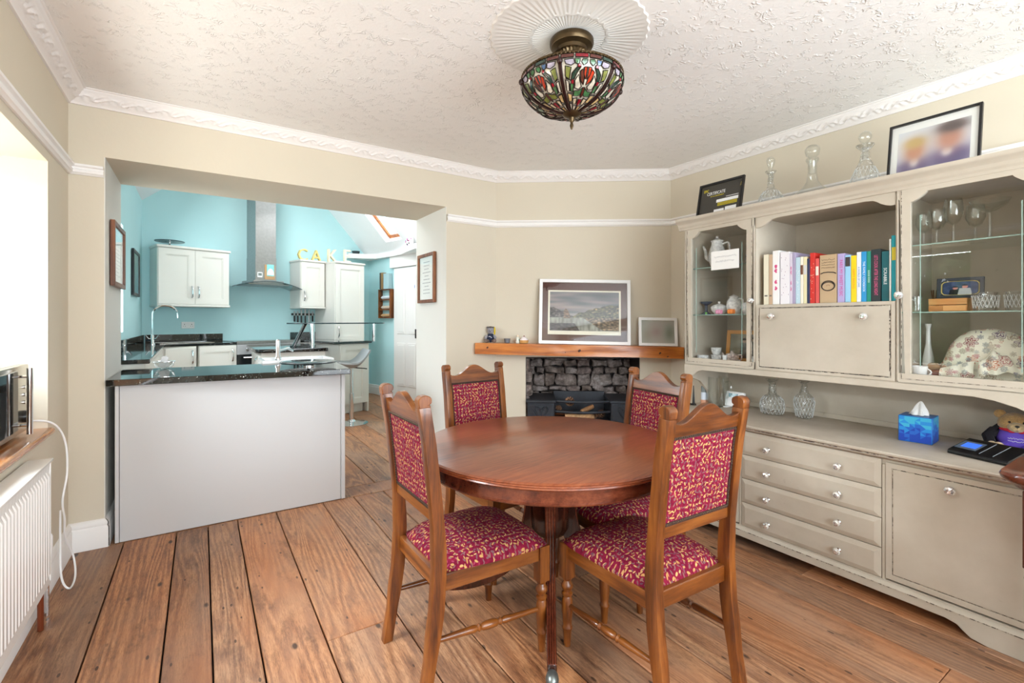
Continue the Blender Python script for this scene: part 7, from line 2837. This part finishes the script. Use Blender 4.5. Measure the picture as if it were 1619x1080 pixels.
# ------------------------------------------------------------------ on the dresser top and counter
def cert_parts(t, y):
    yl = flat(214, 196, 30, 0.5)
    wt = flat(236, 236, 236, 0.5)
    text_part('CERTIFICATE', 0.030, wt, t, (0.125, y - 0.0005, 0.188), (PI / 2, 0, 0), 'certificate_lettering', 0.0004, 'CENTER', 0.95, 0.78)
    text_part('EPIC', 0.026, yl, t, (0.052, y - 0.0005, 0.212), (PI / 2, 0, 0), 'yellow_lettering', 0.0004, 'CENTER', 0.9, 0.8)
    text_part('OF ACHIEVEMENT', 0.012, yl, t, (0.135, y - 0.0005, 0.168), (PI / 2, 0, 0), 'yellow_lettering', 0.0003)
    q = MB()
    q.box(0.135, 0.285, y - 0.0008, y, 0.118, 0.138)
    q.box(0.125, 0.195, y - 0.0008, y, 0.050, 0.072)
    q.box(0.203, 0.278, y - 0.0008, y, 0.056, 0.078)
    q.box(0.20, 0.285, y - 0.0008, y, 0.147, 0.150)
    q.build('white_bars', wt, t)
    q = MB()
    for z in (0.094, 0.102, 0.110):
        q.box(0.145, 0.280, y - 0.0008, y, z, z + 0.004)
    q.build('yellow_lines', yl, t)
    q = MB()
    q.prism([(0.288, 0.198), (0.304, 0.204), (0.304, 0.235), (0.292, 0.222)], y - 0.0008, y, 'y')
    q.build('corner_mark', flat(150, 140, 80), t)


framed('framed_certificate', 'black framed dark certificate leaning on the wall at the left end of the dresser top', 'picture', DW(-0.022, 0.30, 1.8715), DR, 0.315, 0.262, 0.014, 0.016, M['blackframe'], cert_parts, math.radians(-12), 0, flat(62, 58, 52, 0.6), None, False)


def kids(u, v_):
    q = Vector((0.86, 0.88, 0.91))

    def blob(q, cx_, cy_, rx, ry, col, p_=2.0):
        d = ((u - cx_) / rx) ** 2 + ((v_ - cy_) / ry) ** 2
        w = 1 / (1 + d ** p_ * 0.9)
        return q * (1 - w) + Vector(col) * w
    q = blob(q, 0.24, 0.08, 0.26, 0.22, (0.40, 0.36, 0.52))
    q = blob(q, 0.76, 0.16, 0.30, 0.24, (0.36, 0.32, 0.50))
    q = blob(q, 0.25, 0.22, 0.06, 0.12, (0.86, 0.86, 0.90))
    q = blob(q, 0.70, 0.30, 0.07, 0.10, (0.86, 0.86, 0.90))
    q = blob(q, 0.25, 0.48, 0.145, 0.24, (0.78, 0.56, 0.46))
    q = blob(q, 0.73, 0.62, 0.17, 0.28, (0.76, 0.54, 0.46))
    q = blob(q, 0.25, 0.68, 0.15, 0.13, (0.78, 0.66, 0.44))
    q = blob(q, 0.76, 0.88, 0.20, 0.14, (0.36, 0.31, 0.30))
    return tuple(max(0, x) ** 2.2 for x in q) + (1,)


framed('framed_photo', 'large black framed blurred portrait of two children on the dresser top', 'picture', DW(1.035, 0.30, 1.8715), DR, 0.330, 0.296, 0.010, 0.018, M['blackframe'],
       lambda t, y: picture_print('print', 0.258, 0.200, 60, 48, kids, M['print'], t, (0.165, y - 0.0006, 0.050), (0, 0, 0)), math.radians(-10))

t = thing('thermostat', 'white wireless thermostat with teal screen tilted on the dresser counter', 'thermostat', DW(0.188, 0.395, cz + 0.001), DR - 0.05)
p = MB()
p.box(-0.062, 0.062, -0.012, 0.012, 0.006, 0.104)
p.xf(Matrix.Rotation(math.radians(-14), 4, 'X'))
p.build('case', M['whiteplastic'], t, (0, 0, 0), (0, 0, 0), 0.009, 3)
p = MB()
p.box(-0.042, 0.022, -0.0132, -0.0115, 0.066, 0.090)
p.xf(Matrix.Rotation(math.radians(-14), 4, 'X'))
p.build('display', flat(70, 128, 144, 0.1), t)
for s_ in (-1, 1):
    p = MB()
    p.box(s_ * 0.045 - 0.012, s_ * 0.045 + 0.012, -0.03, 0.03, 0.0, 0.006)
    p.build('foot', M['whiteplastic'], t)
t = thing('spray_bottle', 'grey and white small spray can with peach base on the dresser counter behind a chair', 'bottle', DW(-0.005, 0.36, cz), DR)
p = MB()
p.lathe([(0, 0), (0.021, 0), (0.022, 0.004), (0.022, 0.03), (0.02, 0.032)], 18)
p.build('base_band', flat(206, 150, 120, 0.4), t)
p = MB()
p.lathe([(0.020, 0.03), (0.020, 0.078), (0.019, 0.082), (0, 0.082)], 18)
p.build('white_sleeve', flat(206, 214, 226, 0.4), t)
p = MB()
p.lathe([(0.018, 0.081), (0.019, 0.118), (0.015, 0.124), (0, 0.125)], 18)
p.build('cap', flat(120, 128, 128, 0.4), t)
t = thing('black_cone_stand', 'slim black cone-shaped stand with looped black wire at its foot on the counter', 'stand', DW(-0.028, 0.28, cz), DR)
p = MB()
p.lathe([(0.018, 0), (0.018, 0.005), (0.009, 0.012), (0.005, 0.07), (0.0025, 0.128), (0, 0.13)], 14)
p.build('cone', M['black'], t)
p = MB()
p.tube(spline([(0.0, -0.015, 0.005), (-0.025, -0.02, 0.012), (-0.015, -0.04, 0.005), (0.02, -0.035, 0.010), (0.018, -0.015, 0.005)], 6), 0.004, 6)
p.build('wire', M['black'], t)

# tissue box with a blue triangle pattern
t = thing('tissue_box', 'blue patterned cube tissue box with a white tissue on the dresser counter', 'tissue box', DW(1.145, 0.335, cz), DR + 0.08)
S = 0.061
rs = random.Random(4)
p = MB()
p.box(-S, S, -S, S, 0, 0.120)
p.build('carton', flat(30, 110, 190, 0.35), t, (0, 0, 0), (0, 0, 0), 0.002)
NX, NZ = 6, 7
tri = {}
for face in range(4):
    rot = Matrix.Rotation(face * PI / 2, 4, 'Z')
    for i in range(NX):
        for j in range(NZ):
            for k in range(2):
                x0, x1 = -S + 0.003 + (2 * S - 0.006) * i / NX, -S + 0.003 + (2 * S - 0.006) * (i + 1) / NX
                z0, z1 = 0.003 + 0.114 * j / NZ, 0.003 + 0.114 * (j + 1) / NZ
                up = (i + j) % 2
                pts = ([(x0, z0), (x1, z0), (x1, z1)] if k else [(x0, z0), (x1, z1), (x0, z1)]) if up else ([(x0, z0), (x1, z0), (x0, z1)] if k else [(x1, z0), (x1, z1), (x0, z1)])
                v_ = (j / NZ) * 0.9 + rs.uniform(-0.25, 0.25) - 0.18 * (abs(i - 2.5) < 1.2 and 2 <= j <= 4)
                key = 0 if v_ < 0.15 else 1 if v_ < 0.38 else 2 if v_ < 0.62 else 3
                q = tri.setdefault(key, MB())
                q.add([rot @ Vector((x, -S - 0.0005, z)) for x, z in pts], [(0, 1, 2)])
for key, q in tri.items():
    q.build('triangle_print', flat(*[(22, 66, 170), (28, 96, 190), (34, 134, 206), (60, 170, 206)][key], 0.35), t)
p = MB()
p.lathe([(0.034, 0.1203), (0.035, 0.1212), (0.0, 0.1212)], 20)
p.build('slot_rim', flat(30, 80, 120, 0.4), t)
p = MB()


def tissue(u, v_):
    a = 2 * PI * u
    r = 0.030 * (1 - v_) ** 0.8 + 0.003
    fold = 1 + 0.28 * math.sin(5 * a + 3 * v_) + 0.12 * math.sin(9 * a)
    return (r * math.cos(a) * fold * 1.15 + 0.010 * v_ - 0.012 * (1 - v_) * math.cos(a), r * math.sin(a) * fold * 0.6, 0.121 + 0.064 * v_ + 0.006 * math.sin(3 * a) * v_ * (1 - v_))


p.grid(tissue, 40, 12)
p.build('tissue', M['paper'], t, (0, 0, 0), (0, 0, 0), 0, 1, 60)

# black wedge-shaped radio with a blue screen
t = thing('clock_radio', 'black wedge-shaped radio with blue lit screen lying on the dresser counter', 'radio', DW(1.405, 0.220, cz), DR - 0.30)
p = MB()
p.prism([(-0.075, 0.0), (0.075, 0.0), (0.075, 0.048), (0.06, 0.054), (-0.07, 0.018), (-0.075, 0.010)], -0.10, 0.10, 'x')
p.build('case', flat(18, 19, 22, 0.25), t, (0, 0, 0), (0, 0, 0), 0.003, 2)
sl = math.atan2(0.036, 0.13)
p = MB()
p.box(-0.095, -0.02, -0.045, 0.03, 0, 0.0012)
p.build('screen_surround', flat(96, 108, 124, 0.2), t, (0, 0.0, 0.0375), (sl, 0, 0))
em = NT('blue_lit_screen')
em.p(Base_Color=c(40, 90, 200), Emission_Color=c(70, 120, 240), Emission_Strength=0.8, Roughness=0.2)
p = MB()
p.box(-0.080, -0.028, -0.03, 0.016, 0.0012, 0.0020)
p.build('lit_screen', em.m, t, (0, 0.0, 0.0375), (sl, 0, 0))
p = MB()
for x in (0.0, 0.045):
    p.box(x, x + 0.002, -0.06, 0.05, 0.0, 0.0012)
p.build('silver_line', flat(150, 156, 164, 0.3), t, (0, 0.0, 0.0375), (sl, 0, 0))

# teddy bear in a black coat and purple jumper
t = thing('teddy_bear', 'golden teddy bear in black coat and purple jumper on the dresser counter', 'toy', DW(1.440, 0.455, cz), DR + 0.25)
gold = fur('golden_fur', c(206, 164, 104))
pale = fur('pale_fur', c(218, 188, 140))
p = MB()
p.ball((0, 0.0, 0.055), 0.060, 0.050, 0.058, 18, 12)
p.build('body', flat(102, 76, 186, 0.9), t)
p = MB()
p.ball((0, 0.012, 0.062), 0.080, 0.058, 0.066, 18, 12)
p.build('coat', flat(24, 20, 26, 0.95), t)
for v_i, vert in enumerate(()):
    pass
co = t.children[-1].data
bm = bmesh.new()
bm.from_mesh(co)
bmesh.ops.delete(bm, geom=[v for v in bm.verts if v.co.y < -0.022 and abs(v.co.x) < 0.052], context='VERTS')
bm.to_mesh(co)
bm.free()
p = MB()
p.ball((0, -0.008, 0.136), 0.056, 0.048, 0.046, 18, 12)
p.build('head', gold, t)
hd = t.children[-1] if False else [ch for ch in t.children if ch.name.startswith('head')][0]
p = MB()
p.ball((0, -0.052, 0.126), 0.028, 0.024, 0.021, 14, 9)
p.build('muzzle', pale, hd)
hd.location.z = -0.016
for s_ in (-1, 1):
    p = MB()
    p.ball((0.046 * s_, -0.002, 0.172), 0.020, 0.010, 0.019, 12, 8)
    p.build('ear', gold, hd)
    p = MB()
    p.ball((0.021 * s_, -0.050, 0.146), 0.0048, 0.004, 0.0048, 8, 6)
    p.build('eye', M['black'], hd)
p = MB()
p.ball((0, -0.075, 0.133), 0.0075, 0.005, 0.005, 8, 6)
p.build('nose', M['black'], hd)
p = MB()
p.tube([(0, -0.075, 0.128), (0, -0.073, 0.119)], 0.0012, 5)
p.tube([(-0.011, -0.067, 0.117), (0, -0.073, 0.114), (0.011, -0.067, 0.117)], 0.0012, 5)
p.build('mouth', M['black'], hd)
p = MB()
p.tube([(0.043 * math.cos(2 * PI * i / 20), -0.006 + 0.040 * math.sin(2 * PI * i / 20), 0.096) for i in range(20)], 0.0085, 8, True)
p.ball((0.014, -0.048, 0.092), 0.012, 0.006, 0.008, 8, 6)
p.ball((-0.014, -0.048, 0.092), 0.012, 0.006, 0.008, 8, 6)
p.build('red_scarf', flat(206, 40, 58, 0.8), t)
for s_ in (-1, 1):
    p = MB()
    p.tube([(0.062 * s_, 0.0, 0.082), (0.085 * s_, -0.022, 0.056), (0.078 * s_, -0.048, 0.034)], [0.020, 0.021, 0.019], 10)
    am = p.build('arm', flat(24, 20, 26, 0.95), t)
    p = MB()
    p.ball((0.074 * s_, -0.058, 0.028), 0.017, 0.018, 0.015, 10, 7)
    p.build('paw', pale, am)
    p = MB()
    p.tube([(0.032 * s_, -0.03, 0.022), (0.052 * s_, -0.078, 0.020)], [0.022, 0.021], 10)
    lg = p.build('leg', flat(92, 66, 172, 0.9), t)
    p = MB()
    p.ball((0.056 * s_, -0.092, 0.024), 0.021, 0.014, 0.024, 10, 7)
    p.build('foot', pale, lg)
p = MB()
rs = random.Random(9)
for k, z in enumerate((0.062, 0.050)):
    p.tube([(-0.026 + 0.052 * i / 18, -0.0525 - 0.001 * k + 0.002 * (abs(i - 9) / 9.0) ** 2 * 2, z + rs.uniform(-0.003, 0.003)) for i in range(19)], 0.0011, 4)
p.build('jumper_writing', flat(226, 224, 236, 0.7), t)

# ------------------------------------------------------------------ dark table whose corner enters the picture on the right
t = thing('side_table', 'dark red-brown side table with thick rounded top edge cut off by the right picture edge', 'table', (2.085, 0.415, 0))
TL, TW, TH = 1.25, 0.345, 0.752
p = MB()


def rounded(x0, x1, y0, y1, r, n=6):
    pts = []
    for cx_, cy_, a0 in ((x1 - r, y1 - r, 0), (x0 + r, y1 - r, 90), (x0 + r, y0 + r, 180), (x1 - r, y0 + r, 270)):
        for i in range(n + 1):
            a = math.radians(a0 + 90 * i / n)
            pts.append((cx_ + r * math.cos(a), cy_ + r * math.sin(a)))
    return pts


lay = [(-0.016, 0.0), (-0.004, -0.003), (0.0, -0.012), (-0.003, -0.024), (-0.012, -0.034), (-0.026, -0.042), (-0.030, -0.052), (-0.045, -0.060)]
rings_ = []
for off, dz in lay:
    rings_.append([(x, y, TH + dz) for x, y in rounded(-off, TW + off, -TL - off, off, 0.05)])
m = len(rings_[0])
vs = [q for r_ in rings_ for q in r_]
fs = [(a * m + i, a * m + (i + 1) % m, (a + 1) * m + (i + 1) % m, (a + 1) * m + i) for a in range(len(lay) - 1) for i in range(m)]
fs += [tuple(range(m)), tuple((len(lay) - 1) * m + i for i in range(m - 1, -1, -1))]
p.add(vs, fs)
p.build('table_top', M['mahogrim'], t, (0, 0, 0), (0, 0, 0), 0, 1, 40)
p = MB()
p.box(0.055, TW - 0.03, -TL + 0.05, -0.055, TH - 0.13, TH - 0.060)
p.build('frieze', M['mahogdark'], t, (0, 0, 0), (0, 0, 0), 0.003)
for x in (0.075, TW - 0.055):
    for y in (-0.075, -TL + 0.075):
        p = MB()
        p.box(x - 0.024, x + 0.024, y - 0.024, y + 0.024, TH - 0.30, TH - 0.060)
        p.lathe([(0, 0.0), (0.016, 0.0), (0.021, 0.02), (0.017, 0.03), (0.020, 0.06), (0.023, 0.25), (0.024, 0.38), (0.019, 0.40), (0.025, 0.415), (0.022, 0.44), (0.024, TH - 0.30)], 18, (x, y, 0))
        p.build('leg', M['mahogdark'], t, (0, 0, 0), (0, 0, 0), 0.002)

# ------------------------------------------------------------------ garden seen through (and mirrored from) the side window
b = MB()
b.box(-14, -1.1, -8, 14, -0.35, -0.25)
structure(b.build('ground', flat(214, 208, 196, 0.9)))


def leafy(name, label, x, y, r, h, n, seed, col):
    t = thing(name, label, 'shrub', (x, y, -0.25))
    rs_ = random.Random(seed)
    p = MB()
    p.tube([(0, 0, 0), (0.05, 0.02, h * 0.5), (0.0, 0.05, h * 0.8)], [0.06, 0.045, 0.02], 8)
    p.build('stem', flat(84, 66, 50, 0.9), t)
    p = MB()
    for i in range(n):
        d = Vector((rs_.gauss(0, 1), rs_.gauss(0, 1), rs_.gauss(0, 1))).normalized() * (rs_.random() ** 0.4)
        c0 = Vector((d.x * r, d.y * r, h * 0.58 + d.z * h * 0.42))
        a = Vector((rs_.gauss(0, 1), rs_.gauss(0, 1), rs_.gauss(0, 1))).normalized()
        b_ = a.orthogonal().normalized()
        s_ = rs_.uniform(0.08, 0.14)
        p.add([c0 - a * s_, c0 + b_ * s_ * 0.5, c0 + a * s_, c0 - b_ * s_ * 0.5], [(0, 1, 2, 3)])
    stuff(p.build('foliage', flat(*col, 0.7), t))


leafy('garden_shrub', 'tall green shrub in the garden outside the side window', -4.3, 5.0, 1.35, 3.6, 2600, 1, (72, 104, 52))
leafy('garden_shrub', 'lower dark shrub in the garden outside the side window', -3.8, 2.2, 1.2, 2.7, 2200, 2, (54, 86, 44))
